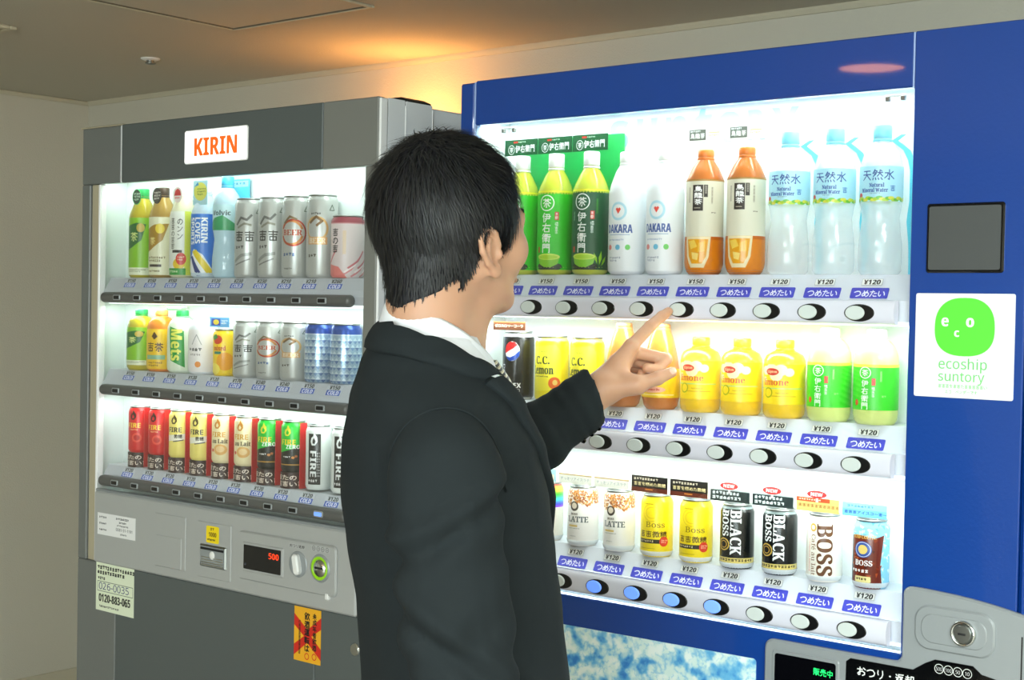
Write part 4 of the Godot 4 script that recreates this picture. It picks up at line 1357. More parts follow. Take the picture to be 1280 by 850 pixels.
func build_blue_samples():
	var y := [1.4818, 1.2578, 1.0128]
	var zs := [-0.050, -0.048, -0.045]
	var z: float = zs[0]
	var bx := func(i: int) -> float: return BLUE_FIRST + PITCH * i
	var white_cap := clear_mat("cap_white", Color(0.96, 0.97, 0.96), 0.4, 0.3)
	var W := Color(1, 1, 1)
	var k: Ink
	var l: Array
	# --- top row: green tea, white sport drink, oolong tea, spring water
	var tea_m := []
	for v in 2:
		var bg := Color(0.16, 0.80, 0.12) if v == 0 else Color(0.01, 0.34, 0.20)
		l = label_print("tea_label_%d" % v, 250, bg)
		k = l[0]
		k.rect(0, 0, 360, 7, Color(0.95, 0.93, 0.25))
		k.rect(0, 7, 360, 3, Color(0.30, 0.62, 0.10))
		for c in [8.0, 188.0]:
			k.ring(c, 40, 24, 3.6, W)
			k.kana("茶", c - 16, 24, 32, W, 11.0)
			k.kana("伊右衛門", c - 16, 70, 31, W, 11.5, true)
			k.rect(c + 27, 68, 13, 26, Color(0.88, 0.18, 0.12))
			k.kana("京都", c + 28, 70, 10.5, W, 11.0, true)
			k.kana("福?園", c + 27, 100, 12, W, 10.0, true)
			k.rect(c - 34, 178, 8, 18, Color(0.85, 0.25, 0.12))
			if v == 1:
				k.kana("?????", c + 44, 30, 9, Color(0.35, 0.7, 0.2), 9.0, true)
				k.kana("???", c - 36, 70, 9, Color(0.8, 0.9, 0.8), 9.0, true)
				for q in [[52, 232, 40, 196], [58, 236, 66, 190], [66, 238, 86, 205]]:
					var a := Vector2(c + q[0], q[1])
					var b := Vector2(c + q[2], q[3])
					var n := (b - a).orthogonal() * 0.13
					k.poly(PackedVector2Array([a, (a + b) / 2 + n, b, (a + b) / 2 - n]), Color(0.62, 0.85, 0.15))
			k.ell(c + 8, 240, 46, 14, Color(0.05, 0.16, 0.08))
			k.poly(PackedVector2Array([Vector2(c - 34, 208), Vector2(c + 46, 208), Vector2(c + 38, 232), Vector2(c + 18, 242), Vector2(c - 6, 242), Vector2(c - 26, 232)]), Color(0.52, 0.80, 0.12))
			k.ell(c + 6, 209, 40, 10, Color(0.86, 0.95, 0.40))
			k.ell(c + 6, 210, 33, 7, Color(0.70, 0.88, 0.18))
		tea_m.append(sealed(l))
	var tea_liquid := clear_mat("tea_liquid", Color(0.80, 0.84, 0.22), 0.12, 0.7)
	var kc := Ink.new(self, 150, 50, Color(0.02, 0.36, 0.19), 2.0)
	kc.rect(40, 5, 20, 6, Color(0.85, 0.2, 0.15))
	kc.scribble(62, 5, 40, 7, 1, Color(0.8, 0.9, 0.8), 0.6, 5)
	kc.ring(31, 31, 14, 2, W)
	kc.kana("茶", 22, 22, 18, W, 11.0)
	kc.kana("伊右衛門", 49, 17, 24, W, 11.0, false, 0.9)
	var tea_card := print_mat("tea_card", kc.tex(), 0.5, 0.3)
	var card_green := clear_mat("card_green", Color(0.05, 0.62, 0.28), 0.4, 0.6)
	var words := ["light green tea bottle half hidden behind the man's forehead", "light green tea bottle beside the dark green one", "dark green tea bottle in the top row, beside the white bottles"]
	for i in 3:
		bottle("tea_bottle", words[i], "green tea bottles", Vector3(bx.call(i), y[0], z), "tea", "", tea_liquid, white_cap, tea_m[1 if i == 2 else 0], 0.008, 0.147)
		var c := thing("display_card", ["green card behind the leftmost tea bottle of the blue machine", "green card behind the second light green tea bottle", "green card behind the dark green tea bottle"][i], "card", Vector3(bx.call(i), y[0], -0.094), "green tea cards")
		part(c, "back_sheet", box(Vector3(0.0755, 0.246, 0.002), 0.0005), card_green, Vector3(0, 0.125, 0))
		promo(["green lettered card above the leftmost tea bottle", "green lettered card above the second tea bottle", "green lettered card above the dark green tea bottle"][i], Vector3(bx.call(i), 1.7105, -0.045), Vector2(0.0755, 0.0285), tea_card, 0.045)
	l = label_print("sport_label", 236, Color(0.97, 0.985, 1.0), 0.4, 0.4)
	k = l[0]
	for c in [0.0, 172.0]:
		k.ring(c, 58, 24, 7, Color(0.72, 0.90, 0.97))
		k.poly(PackedVector2Array([Vector2(c - 9, 52), Vector2(c - 4, 47), Vector2(c, 51), Vector2(c + 4, 47), Vector2(c + 9, 52), Vector2(c, 66)]), Color(0.95, 0.30, 0.25))
		k.text("DAKARA", c - 44, 98, 90, 25, Color(0.24, 0.36, 0.66))
		k.rect(c - 34, 127, 72, 2, Color(0.6, 0.7, 0.85))
		k.scribble(c - 36, 141, 74, 7, 1, Color(0.6, 0.68, 0.82), 0.5, 3)
		k.ell(c - 32, 166, 8, 8, Color(0.95, 0.55, 0.55))
		k.ell(c, 166, 8, 8, Color(0.45, 0.78, 0.92))
		k.ell(c + 32, 166, 8, 8, Color(0.45, 0.85, 0.40))
		k.scribble(c - 34, 194, 40, 16, 2, Color(0.62, 0.66, 0.74), 0.5, 4)
	var sport := sealed(l)
	var sport_body := clear_mat("sport_body", Color(0.97, 0.98, 1.0), 0.3, 0.6)
	bottle("sport_bottle", "white sport drink bottle beside the dark green tea bottle", "white sport drinks", Vector3(bx.call(3), y[0], z), "plain", "", sport_body, white_cap, sport, 0.006, 0.139).rotation_degrees.y = 14.0
	bottle("sport_bottle", "white sport drink bottle beside the amber oolong bottles", "white sport drinks", Vector3(bx.call(4), y[0], z), "plain", "", sport_body, white_cap, sport, 0.006, 0.139).rotation_degrees.y = 14.0
	l = label_print("oolong_label", 262, Color(0.88, 0.86, 0.78), 0.5, 0.3)
	k = l[0]
	k.rect(0, 0, 360, 8, Color(0.62, 0.42, 0.20))
	for i in 60:
		k.rect(i * 6, 2, 3, 4, Color(0.85, 0.70, 0.40))
	for c in [8.0, 188.0]:
		k.rect(c - 16, 26, 34, 118, Color(0.16, 0.12, 0.10))
		k.kana("烏龍茶", c - 12, 31, 28, W, 12.0, true)
		k.rect(c - 10, 130, 20, 3, Color(0.8, 0.78, 0.7))
		k.rect(c + 20, 26, 12, 56, Color(0.16, 0.12, 0.10))
		k.kana("????", c + 22, 29, 9, Color(0.85, 0.82, 0.75), 9.0, true)
		k.kana("??????????", c + 42, 36, 7.5, Color(0.45, 0.40, 0.34), 9.0, true)
		k.kana("????????", c - 34, 36, 8.5, Color(0.50, 0.46, 0.40), 9.0, true)
		k.scribble(c + 44, 150, 14, 6, 1, Color(0.3, 0.25, 0.2), 0.7, 4)
	var oolong_top := sealed(l)
	l = label_print("oolong_foot", 104, Color(0.90, 0.52, 0.06), 0.2, 0.6)
	k = l[0]
	k.rect(0, 0, 360, 10, Color(0.80, 0.40, 0.05))
	for c in [10.0, 190.0]:
		k.poly(PackedVector2Array([Vector2(c - 42, 0), Vector2(c + 42, 0), Vector2(c + 36, 60), Vector2(c + 22, 92), Vector2(c - 22, 92), Vector2(c - 36, 60)]), Color(0.97, 0.90, 0.72))
		k.poly(PackedVector2Array([Vector2(c - 34, 8), Vector2(c + 34, 8), Vector2(c + 28, 58), Vector2(c + 16, 80), Vector2(c - 16, 80), Vector2(c - 28, 58)]), Color(0.95, 0.66, 0.10))
		k.poly(PackedVector2Array([Vector2(c - 30, 14), Vector2(c - 8, 10), Vector2(c + 2, 30), Vector2(c - 20, 38)]), Color(1.0, 0.84, 0.35))
		k.poly(PackedVector2Array([Vector2(c + 4, 20), Vector2(c + 26, 12), Vector2(c + 24, 44), Vector2(c + 2, 46)]), Color(0.99, 0.76, 0.22))
		k.poly(PackedVector2Array([Vector2(c - 18, 46), Vector2(c + 6, 50), Vector2(c + 2, 70), Vector2(c - 14, 66)]), Color(1.0, 0.88, 0.5))
	var oolong_foot := sealed(l)
	var oolong_liquid := clear_mat("oolong_liquid", Color(0.80, 0.44, 0.10), 0.12, 0.7)
	var oolong_cap := clear_mat("oolong_cap", Color(0.90, 0.48, 0.14), 0.35, 0.4)
	kc = Ink.new(self, 130, 44, Color(0.90, 0.92, 0.88), 2.0)
	kc.rect(4, 4, 62, 34, Color(0.35, 0.38, 0.34))
	kc.kana("烏龍茶", 7, 15, 18, Color(0.92, 0.93, 0.9), 11.0)
	kc.scribble(8, 6, 50, 8, 1, Color(0.85, 0.87, 0.84), 0.6, 9)
	kc.rect(76, 14, 42, 4, Color(0.85, 0.75, 0.5))
	kc.scribble(76, 21, 44, 8, 1, Color(0.8, 0.68, 0.42), 0.6, 9)
	var oolong_card := print_mat("oolong_card", kc.tex(), 0.5, 0.3)
	for i in 2:
		var b := bottle("oolong_bottle", ["amber oolong tea bottle beside the white sport drinks", "amber oolong tea bottle beside the water bottles"][i], "oolong tea bottles", Vector3(bx.call(5 + i), y[0], z), "square", "", oolong_liquid, oolong_cap, oolong_top, 0.061, 0.1535)
		var sl := []
		for q in 9:
			var yy := 0.004 + 0.057 * q / 8.0
			sl.append(Vector2(radius_at(SHAPES["square"].p, yy) + 0.0005, yy))
		if not cache.has("oolong_foot"):
			cache["oolong_foot"] = lathe([sl], 40)
		part(b, "glass_print", cache["oolong_foot"], oolong_foot)
		var c := thing("display_card", ["small pale card above the oolong bottle next to the sport drinks", "small pale card above the oolong bottle next to the water"][i], "card", Vector3(bx.call(5 + i) - 0.001, 1.7100, -0.050), "small pale oolong cards")
		part(c, "sheet", sheet(Vector2(0.066, 0.0230), 0.001), oolong_card)
		part(c, "peg", box(Vector3(0.004, 0.004, 0.049), 0.001), white_cap, Vector3(0, 0, -0.0248))
	l = label_print("water_label", 92, Color(0.72, 0.90, 0.96), 0.3, 0.6)
	k = l[0]
	for c in [10.0, 190.0]:
		k.kana("天然水", c - 42, 8, 30, Color(0.12, 0.22, 0.55), 8.0, false, 1.0)
		k.text("Natural", c - 18, 44, 40, 11, Color(0.16, 0.28, 0.6), "serif_bold")
		k.text("Mineral Water", c - 44, 57, 76, 11, Color(0.16, 0.28, 0.6), "serif_bold")
		k.kana("人", c + 38, 50, 16, Color(0.2, 0.4, 0.7), 10.0)
		k.scribble(c - 16, 69, 34, 5, 1, Color(0.5, 0.55, 0.6), 0.5, 2)
		k.ell(c - 52, 76, 9, 7, Color(0.85, 0.25, 0.2))
	for i in 46:
		k.ell(i * 8, 86 + 3 * sin(i * 1.7), 9, 4.5, [Color(0.75, 0.85, 0.25), Color(0.45, 0.75, 0.25), Color(0.92, 0.88, 0.35)][i % 3])
	var water_label := sealed(l)
	var water := clear_mat("spring_water", Color(0.95, 0.99, 1.0, 0.22), 0.08, 0.8)
	water.transparency = BaseMaterial3D.TRANSPARENCY_ALPHA
	var aqua_cap := clear_mat("aqua_cap", Color(0.52, 0.86, 0.94), 0.3, 0.5)
	var aqua := clear_mat("aqua_card", Color(0.36, 0.84, 0.93), 0.35, 0.6)
	for i in 3:
		bottle("water_bottle", ["clear spring water bottle beside the oolong tea, with pale blue cap", "clear spring water bottle in the middle of the three", "clear spring water bottle at the right end of the top row"][i], "spring water bottles", Vector3(bx.call(7 + i), y[0], z), "wave", "", water, aqua_cap, water_label, 0.108, 0.160)
		var c := thing("display_card", ["blue wavy card behind the water bottle next to the oolong tea", "blue wavy card behind the middle water bottle", "blue wavy card behind the water bottle at the row's right end"][i], "card", Vector3(bx.call(7 + i), y[0], -0.0935), "blue wavy cards")
		var pl := PackedVector2Array()
		for q in 13:
			var yy := 0.02 + 0.185 * q / 12.0
			pl.append(Vector2(radius_at(SHAPES["wave"].p, yy) + 0.0045, yy))
		pl.append(Vector2(0.018, 0.214))
		pl.append(Vector2(0.010, 0.214))
		for q in 13:
			var yy := 0.205 - 0.185 * q / 12.0
			pl.append(Vector2(radius_at(SHAPES["wave"].p, yy) - 0.006, yy))
		part(c, "sheet", prism(pl, -0.001, 0.001), aqua)
		part(c, "stand", box(Vector3(0.008, 0.022, 0.002), 0.0005), aqua, Vector3(0.030, 0.011, 0))
	# --- middle row
	z = zs[1]
	var lid := mats["steel"] as Material
	l = label_print("cola_print", 230, Color(0.03, 0.03, 0.035), 0.25, 0.0)
	k = l[0]
	k.rect(0, 0, 360, 12, Color(0.75, 0.76, 0.78))
	for c in [-10.0, 170.0, 350.0]:
		k.ell(c, 62, 30, 34, W)
		k.poly(PackedVector2Array([Vector2(c - 30, 60), Vector2(c - 26, 42), Vector2(c - 10, 29), Vector2(c + 10, 30), Vector2(c + 22, 40), Vector2(c + 6, 52), Vector2(c - 14, 62), Vector2(c - 29, 70)]), Color(0.85, 0.12, 0.14))
		k.poly(PackedVector2Array([Vector2(c - 25, 80), Vector2(c - 8, 84), Vector2(c + 10, 76), Vector2(c + 30, 58), Vector2(c + 28, 78), Vector2(c + 14, 93), Vector2(c - 8, 96), Vector2(c - 20, 89)]), Color(0.10, 0.28, 0.70))
		k.text("pepsi", c - 44, 108, 16, 76, Color(0.8, 0.82, 0.84), "sans", 1)
		k.text("NEX", c - 12, 172, 48, 17, W)
		k.text("ZERO", c - 10, 192, 42, 12, W, "sans")
		k.scribble(c - 12, 207, 46, 6, 1, Color(0.8, 0.8, 0.8), 0.5, 8)
	k.rect(0, 222, 360, 8, Color(0.7, 0.71, 0.73))
	can("cola_can", "black cola can with a red, white and blue ball, by the man's collar", "", Vector3(bx.call(0), y[1], z), 0.0285, 0.122, sealed(l), lid).rotation_degrees.y = 24.0
	l = label_print("lemon_print", 210, Color(0.98, 0.90, 0.03), 0.35, 0.35)
	k = l[0]
	k.rect(0, 0, 360, 10, Color(1.0, 0.95, 0.45))
	for c in [-8.0, 172.0, 352.0]:
		k.poly(PackedVector2Array([Vector2(c - 50, 30), Vector2(c + 40, 22), Vector2(c + 62, 40), Vector2(c + 66, 170), Vector2(c - 50, 176)]), Color(1.0, 0.95, 0.22))
		k.scribble(c - 12, 42, 34, 6, 1, Color(0.4, 0.45, 0.1), 0.6, 2)
		k.text("C.C.", c - 34, 60, 56, 26, Color(0.16, 0.25, 0.12), "serif_bold")
		k.text("Lemon", c - 52, 92, 88, 27, Color(0.16, 0.25, 0.12), "serif_bold")
		k.scribble(c - 36, 124, 66, 6, 1, Color(0.4, 0.42, 0.1), 0.6, 5)
		k.ell(c + 40, 148, 21, 20, Color(0.95, 0.42, 0.12))
		k.ell(c + 42, 146, 9, 9, Color(1.0, 0.86, 0.5))
	var lemon := sealed(l)
	can("lemon_can", "yellow lemon soda can next to the black cola can", "yellow lemon sodas", Vector3(bx.call(1), y[1], z), 0.0300, 0.116, lemon, lid).rotation_degrees.y = 15.0
	can("lemon_can", "yellow lemon soda can next to the man's raised cuff", "yellow lemon sodas", Vector3(bx.call(2), y[1], z), 0.0300, 0.116, lemon, lid).rotation_degrees.y = 15.0
	kc = Ink.new(self, 140, 36, Color(0.42, 0.22, 0.10), 2.0)
	kc.kana("ゼロカロリーコーラ", 6, 11, 13.5, Color(0.98, 0.92, 0.85), 15.0)
	kc.rect(0, 0, 140, 3, Color(0.85, 0.45, 0.2))
	promo("brown display card above the black cola can", Vector3(bx.call(0) - 0.001, 1.3893, -0.022), Vector2(0.0735, 0.0150), print_mat("cola_card", kc.tex(), 0.5))
	l = label_print("milk_tea_label", 150, Color(0.98, 0.83, 0.12), 0.35, 0.4)
	k = l[0]
	for c in [6.0, 186.0]:
		k.ell(c, 60, 40, 20, Color(0.82, 0.22, 0.16))
		k.text("Lipton", c - 28, 52, 56, 17, W, "serif_bold")
		k.ell(c - 4, 108, 46, 17, Color(0.95, 0.72, 0.62))
		k.text("peach", c - 26, 102, 50, 14, Color(0.8, 0.2, 0.15), "serif_bold")
		k.rect(c - 60, 132, 130, 5, Color(1.0, 0.95, 0.7))
	var amber_label := sealed(l)
	var amber := clear_mat("amber_tea", Color(0.83, 0.50, 0.16), 0.1, 0.7)
	var amber_cap := clear_mat("amber_cap", Color(0.86, 0.62, 0.36), 0.35, 0.4)
	bottle("tea_bottle", "small amber tea bottle hidden behind the pointing hand", "small amber tea bottles", Vector3(bx.call(3), y[1], z), "taper", "", amber, amber_cap, amber_label, 0.020, 0.068)
	bottle("tea_bottle", "small amber tea bottle behind the thumb of the pointing hand", "small amber tea bottles", Vector3(bx.call(4), y[1], z), "taper", "", amber, amber_cap, amber_label, 0.020, 0.068)
	l = label_print("lemon_tea_label", 112, Color(0.99, 0.87, 0.16), 0.35, 0.45)
	k = l[0]
	for c in [2.0, 182.0]:
		for q in [[-34, 18, 15], [-12, 14, 19], [16, 16, 19], [40, 22, 14], [2, 30, 20], [-40, 44, 10]]:
			k.ell(c + q[0], q[1], q[2], q[2] * 0.85, Color(1.0, 0.97, 0.80))
		k.ell(c - 10, 21, 21, 10, Color(0.84, 0.24, 0.20))
		k.text("Lipton", c - 26, 16, 32, 11, Color(1.0, 0.9, 0.7), "serif_bold")
		k.text("limone", c - 46, 40, 84, 19, Color(0.86, 0.40, 0.24), "serif_bold")
		k.rect(c - 60, 66, 140, 3, Color(0.72, 0.85, 0.55))
		k.ring(c - 22, 80, 13, 3.5, Color(0.65, 0.68, 0.1))
		k.rect(c - 10, 88, 70, 2.5, Color(0.85, 0.68, 0.12))
		k.scribble(c + 2, 78, 50, 6, 1, Color(0.75, 0.6, 0.15), 0.5, 7)
	var lemon_tea := sealed(l)
	var yellow := clear_mat("lemon_tea", Color(0.99, 0.82, 0.04), 0.12, 0.75)
	var yellow_cap := clear_mat("yellow_cap", Color(0.98, 0.80, 0.08), 0.35, 0.5)
	for i in 3:
		bottle("lemon_tea_bottle", ["squat yellow lemon tea bottle next to the pointing hand", "squat yellow lemon tea bottle in the middle of the three", "squat yellow lemon tea bottle next to the pale green tea"][i], "squat yellow lemon teas", Vector3(bx.call(5 + i), y[1], z), "squat", "", yellow, yellow_cap, lemon_tea, 0.022, 0.084)
	l = label_print("light_tea_label", 126, Color(0.25, 0.82, 0.17), 0.35, 0.45)
	k = l[0]
	k.rect(0, 0, 360, 8, Color(0.93, 0.93, 0.30))
	for c in [0.0, 180.0]:
		k.ring(c - 4, 23, 15, 2.6, W)
		k.kana("茶", c - 14, 13, 20, W, 11.0)
		k.kana("伊右衛門", c - 14, 42, 20, W, 11.0, true)
		k.rect(c + 14, 38, 10, 20, Color(0.9, 0.25, 0.15))
		k.kana("福?園", c + 14, 62, 9, W, 10.0, true)
		k.ell(c - 30, 106, 6, 9, Color(0.88, 0.3, 0.2))
		k.kana("????", c + 34, 18, 7, Color(0.8, 0.95, 0.7), 9.0, true)
		k.scribble(c + 40, 84, 12, 8, 1, Color(0.7, 0.95, 0.6), 0.5, 4)
	var light_tea := sealed(l)
	var pale := clear_mat("pale_tea", Color(0.90, 0.94, 0.55), 0.1, 0.8)
	var clear_cap := clear_mat("clear_cap", Color(0.97, 0.99, 0.96), 0.3, 0.6)
	bottle("tea_bottle", "small pale green tea bottle with white cap, beside the lemon tea", "small pale green teas", Vector3(bx.call(8), y[1], z), "round", "", pale, clear_cap, light_tea, 0.022, 0.090)
	bottle("tea_bottle", "small pale green tea bottle at the right end of the middle row", "small pale green teas", Vector3(bx.call(9), y[1], z), "round", "", pale, clear_cap, light_tea, 0.022, 0.090)
	# --- bottom row: coffee cans
	z = zs[2]
	var coffee := {}
	l = label_print("rainbow_print", 240, Color(0.95, 0.93, 0.88), 0.3, 0.2)
	k = l[0]
	for i in 96:
		var hue := Color.from_hsv(i / 96.0 * 0.78, 0.75, 0.95)
		k.poly(PackedVector2Array([Vector2(0, i), Vector2(360, i - 0.0), Vector2(360, i + 1.2), Vector2(0, i + 1.2)]), hue)
	k.ell(190, 138, 30, 34, Color(0.30, 0.16, 0.08))
	k.ell(190, 134, 16, 18, Color(0.85, 0.70, 0.45))
	k.ring(180, 190, 30, 8, Color(0.25, 0.2, 0.15))
	k.scribble(150, 222, 60, 7, 1, Color(0.3, 0.25, 0.2), 0.6, 3)
	coffee["rainbow"] = sealed(l)
	l = label_print("latte_print", 240, Color(0.97, 0.96, 0.94), 0.3, 0.35)
	k = l[0]
	var rng := RandomNumberGenerator.new()
	rng.seed = 12
	for i in 950:
		var xx := rng.randf_range(0, 360)
		var yy := rng.randf_range(4, 72) * (1.0 - 0.2 * absf(sin(xx * 0.045)))
		k.poly(PackedVector2Array([Vector2(xx, yy), Vector2(xx + rng.randf_range(5, 12), yy + rng.randf_range(-6, 6)), Vector2(xx + rng.randf_range(3, 9), yy + rng.randf_range(5, 10))]), [Color(0.55, 0.28, 0.12), Color(0.80, 0.50, 0.22), Color(0.70, 0.36, 0.12), Color(0.92, 0.72, 0.46)][i % 4])
	for c in [-16.0, 164.0, 344.0]:
		k.ell(c + 2, 74, 17, 20, Color(0.20, 0.15, 0.12))
		k.ell(c + 2, 72, 11, 13, Color(0.90, 0.85, 0.78))
		k.text("BOSS", c - 12, 102, 28, 9, Color(0.25, 0.2, 0.18), "serif_bold")
		k.text("LATTE", c - 28, 116, 84, 24, Color(0.30, 0.34, 0.36), "serif_bold")
		k.rect(c - 24, 152, 40, 8, Color(0.90, 0.78, 0.45))
		k.scribble(c - 24, 164, 60, 6, 1, Color(0.6, 0.6, 0.58), 0.5, 5)
		k.scribble(c - 16, 196, 34, 8, 1, Color(0.7, 0.7, 0.7), 0.5, 6)
	coffee["latte"] = sealed(l)
	l = label_print("gold_print", 240, Color(0.97, 0.86, 0.06), 0.3, 0.3)
	k = l[0]
	for c in [-16.0, 164.0, 344.0]:
		k.ring(c + 16, 62, 34, 3, Color(0.88, 0.74, 0.05))
		k.ring(c + 16, 62, 22, 3, Color(0.88, 0.74, 0.05))
		k.scribble(c - 12, 24, 40, 6, 1, Color(0.55, 0.42, 0.05), 0.5, 5)
		k.text("Boss", c - 6, 98, 70, 22, Color(0.40, 0.30, 0.04), "serif")
		k.kana("贅沢微糖", c - 34, 134, 26, Color(0.30, 0.20, 0.04), 10.0)
		k.rect(c - 40, 168, 96, 16, Color(0.14, 0.10, 0.05))
		k.scribble(c - 36, 171, 84, 11, 1, Color(0.9, 0.85, 0.7), 0.6, 9)
		k.ell(c + 62, 176, 17, 20, Color(0.88, 0.22, 0.14))
		k.scribble(c + 52, 168, 20, 16, 2, Color(1, 0.9, 0.8), 0.6, 9)
		k.rect(c - 30, 204, 60, 2, Color(0.7, 0.6, 0.05))
	coffee["gold"] = sealed(l)
	l = label_print("black_print", 240, Color(0.04, 0.055, 0.055), 0.25, 0.0)
	k = l[0]
	k.rect(0, 0, 360, 10, Color(0.50, 0.55, 0.55))
	for i in 12:
		k.rect(i * 30.0, 10, 1.0, 190, Color(0.10, 0.12, 0.12))
	for c in [0.0, 180.0]:
		k.text("BLACK", c + 2, 12, 38, 172, Color(0.95, 0.96, 0.96), "serif_bold", 1)
		k.text("BOSS", c - 32, 14, 28, 100, Color(0.90, 0.91, 0.91), "serif_bold", 1)
		k.ring(c - 24, 146, 22, 5, Color(0.80, 0.66, 0.30))
		k.ring(c - 24, 146, 13, 4, Color(0.70, 0.55, 0.22))
	k.rect(0, 196, 360, 20, Color(0.88, 0.80, 0.46))
	k.scribble(4, 199, 350, 14, 1, Color(0.2, 0.16, 0.05), 0.6, 9)
	k.scribble(4, 220, 350, 12, 1, Color(0.8, 0.8, 0.76), 0.6, 10)
	coffee["black"] = sealed(l)
	l = label_print("cream_print", 240, Color(0.98, 0.96, 0.91), 0.3, 0.35)
	k = l[0]
	for c in [8.0, 188.0]:
		k.text("BOSS", c - 6, 26, 52, 190, Color(0.40, 0.24, 0.12), "serif_bold", 1)
		k.text("Café au lait", c - 26, 66, 16, 150, Color(0.48, 0.30, 0.18), "serif", 1)
		k.text("Original blend", c - 38, 84, 7, 120, Color(0.80, 0.25, 0.2), "serif", 1)
		k.ell(c - 20, 40, 12, 15, Color(0.85, 0.68, 0.25))
		k.ell(c - 20, 40, 7, 9, Color(0.98, 0.94, 0.85))
		k.scribble(c + 50, 20, 8, 60, 8, Color(0.6, 0.5, 0.4), 0.5, 4)
	coffee["cream"] = sealed(l)
	l = label_print("iced_print", 240, Color(0.55, 0.82, 0.95), 0.25, 0.3)
	k = l[0]
	for i in 260:
		var xx := rng.randf_range(-5, 355)
		var yy := rng.randf_range(0, 235)
		k.poly(PackedVector2Array([Vector2(xx, yy), Vector2(xx + rng.randf_range(6, 18), yy + rng.randf_range(-9, 9)), Vector2(xx + rng.randf_range(0, 14), yy + rng.randf_range(6, 16))]), [Color(0.80, 0.94, 0.99), Color(0.35, 0.68, 0.90), Color(0.92, 0.98, 1.0)][i % 3])
	for c in [6.0, 186.0]:
		k.poly(PackedVector2Array([Vector2(c - 60, 52), Vector2(c - 20, 46), Vector2(c + 30, 56), Vector2(c + 62, 44), Vector2(c + 50, 150), Vector2(c + 58, 240), Vector2(c - 60, 240)]), Color(0.42, 0.14, 0.06))
		for i in 26:
			var q := Vector2(c + rng.randf_range(-54, 48), rng.randf_range(56, 190))
			k.poly(PackedVector2Array([q, q + Vector2(rng.randf_range(8, 18), rng.randf_range(-5, 5)), q + Vector2(rng.randf_range(0, 12), rng.randf_range(8, 16))]), [Color(0.70, 0.30, 0.12), Color(0.55, 0.20, 0.08), Color(0.30, 0.09, 0.04)][i % 3])
		k.text("ICED COFFEE", c - 46, 46, 82, 13, Color(0.90, 0.72, 0.35), "serif_bold")
		k.ell(c - 8, 98, 30, 30, Color(0.20, 0.32, 0.62))
		k.ring(c - 8, 98, 26, 2, Color(0.9, 0.9, 0.95))
		k.ell(c - 8, 98, 16, 17, Color(0.92, 0.80, 0.45))
		k.text("BOSS", c - 36, 136, 60, 20, W, "serif_bold")
		k.scribble(c - 50, 168, 84, 16, 1, W, 0.7, 2)
		k.rrect(c - 36, 194, 56, 22, 4, Color(0.95, 0.90, 0.62))
		k.scribble(c - 31, 199, 46, 12, 1, Color(0.3, 0.2, 0.1), 0.7, 6)
	coffee["iced"] = sealed(l)
	var foot := clear_mat("clear_foot", Color(0.90, 0.93, 0.94), 0.15, 0.8)
	var row := [["rainbow", "coffee can with a rainbow top, half hidden by the man's jacket"], ["latte", "white latte can nearest the man's jacket"], ["latte", "white latte can beside the yellow coffee can"], ["gold", "yellow coffee can beside the white latte cans"], ["gold", "yellow coffee can beside the black coffee cans"], ["black", "black coffee can beside the yellow ones"], ["black", "black coffee can beside the cream white can"], ["cream", "cream white coffee can with large brown lettering"], ["iced", "blue and brown iced coffee can at the right end of the bottom row"]]
	for i in row.size():
		var key: String = row[i][0]
		var c := can("coffee_can", row[i][1], "coffee cans of the bottom row", Vector3(bx.call(1 + i), y[2], z), 0.0272, 0.103, coffee[key], lid)
		c.rotation_degrees.y = {"latte": 16.0, "gold": 14.0, "rainbow": 10.0, "black": 4.0}.get(key, 0.0)
		if not cache.has("can_foot"):
			cache["can_foot"] = lathe([[Vector2(0.0222, -0.0002), Vector2(0.0262, 0.004), Vector2(0.0282, 0.010)]], 32)
		part(c, "clear_base", cache["can_foot"], foot)
	# cards above the coffee cans
	var cards := {}
	kc = Ink.new(self, 140, 40, Color(0.94, 0.94, 0.90), 2.0)
	kc.rect(0, 0, 140, 6, Color(0.80, 0.68, 0.48))
	kc.kana("すっきりアイスラテ", 8, 14, 13.2, Color(0.55, 0.58, 0.62), 8.0)
	cards["latte"] = print_mat("latte_card", kc.tex(), 0.5, 0.3)
	kc = Ink.new(self, 140, 66, Color(0.10, 0.075, 0.06), 2.0)
	kc.scribble(10, 7, 118, 13, 1, Color(0.85, 0.8, 0.7), 0.7, 3)
	kc.kana("?沢を極めた微糖", 9, 25, 15.0, Color(0.93, 0.85, 0.62), 12.0)
	kc.rect(0, 48, 140, 18, Color(0.40, 0.16, 0.07))
	kc.rect(54, 52, 30, 5, Color(0.8, 0.5, 0.2))
	cards["gold"] = print_mat("gold_card", kc.tex(), 0.5, 0.0)
	kc = Ink.new(self, 140, 46, Color(0.14, 0.20, 0.20), 2.0)
	kc.rect(0, 0, 140, 5, Color(0.75, 0.80, 0.80))
	kc.scribble(8, 8, 124, 15, 1, Color(0.9, 0.94, 0.94), 0.8, 3)
	kc.scribble(8, 25, 124, 16, 1, Color(0.9, 0.94, 0.94), 0.8, 4)
	cards["black"] = print_mat("black_card", kc.tex(), 0.5, 0.0)
	kc = Ink.new(self, 140, 56, Color(0.98, 0.82, 0.48), 2.0)
	kc.rect(0, 0, 110, 17, Color(0.92, 0.35, 0.18))
	kc.scribble(8, 4, 96, 10, 1, Color(1, 0.92, 0.8), 0.7, 6)
	kc.kana("?さ?るまろやかオレ", 6, 26, 13, Color(0.55, 0.32, 0.12), 10.0)
	cards["cream"] = print_mat("cream_card", kc.tex(), 0.5, 0.2)
	kc = Ink.new(self, 140, 56, Color(0.62, 0.88, 0.97), 2.0)
	kc.scribble(16, 8, 112, 13, 1, Color(0.35, 0.60, 0.82), 0.6, 4)
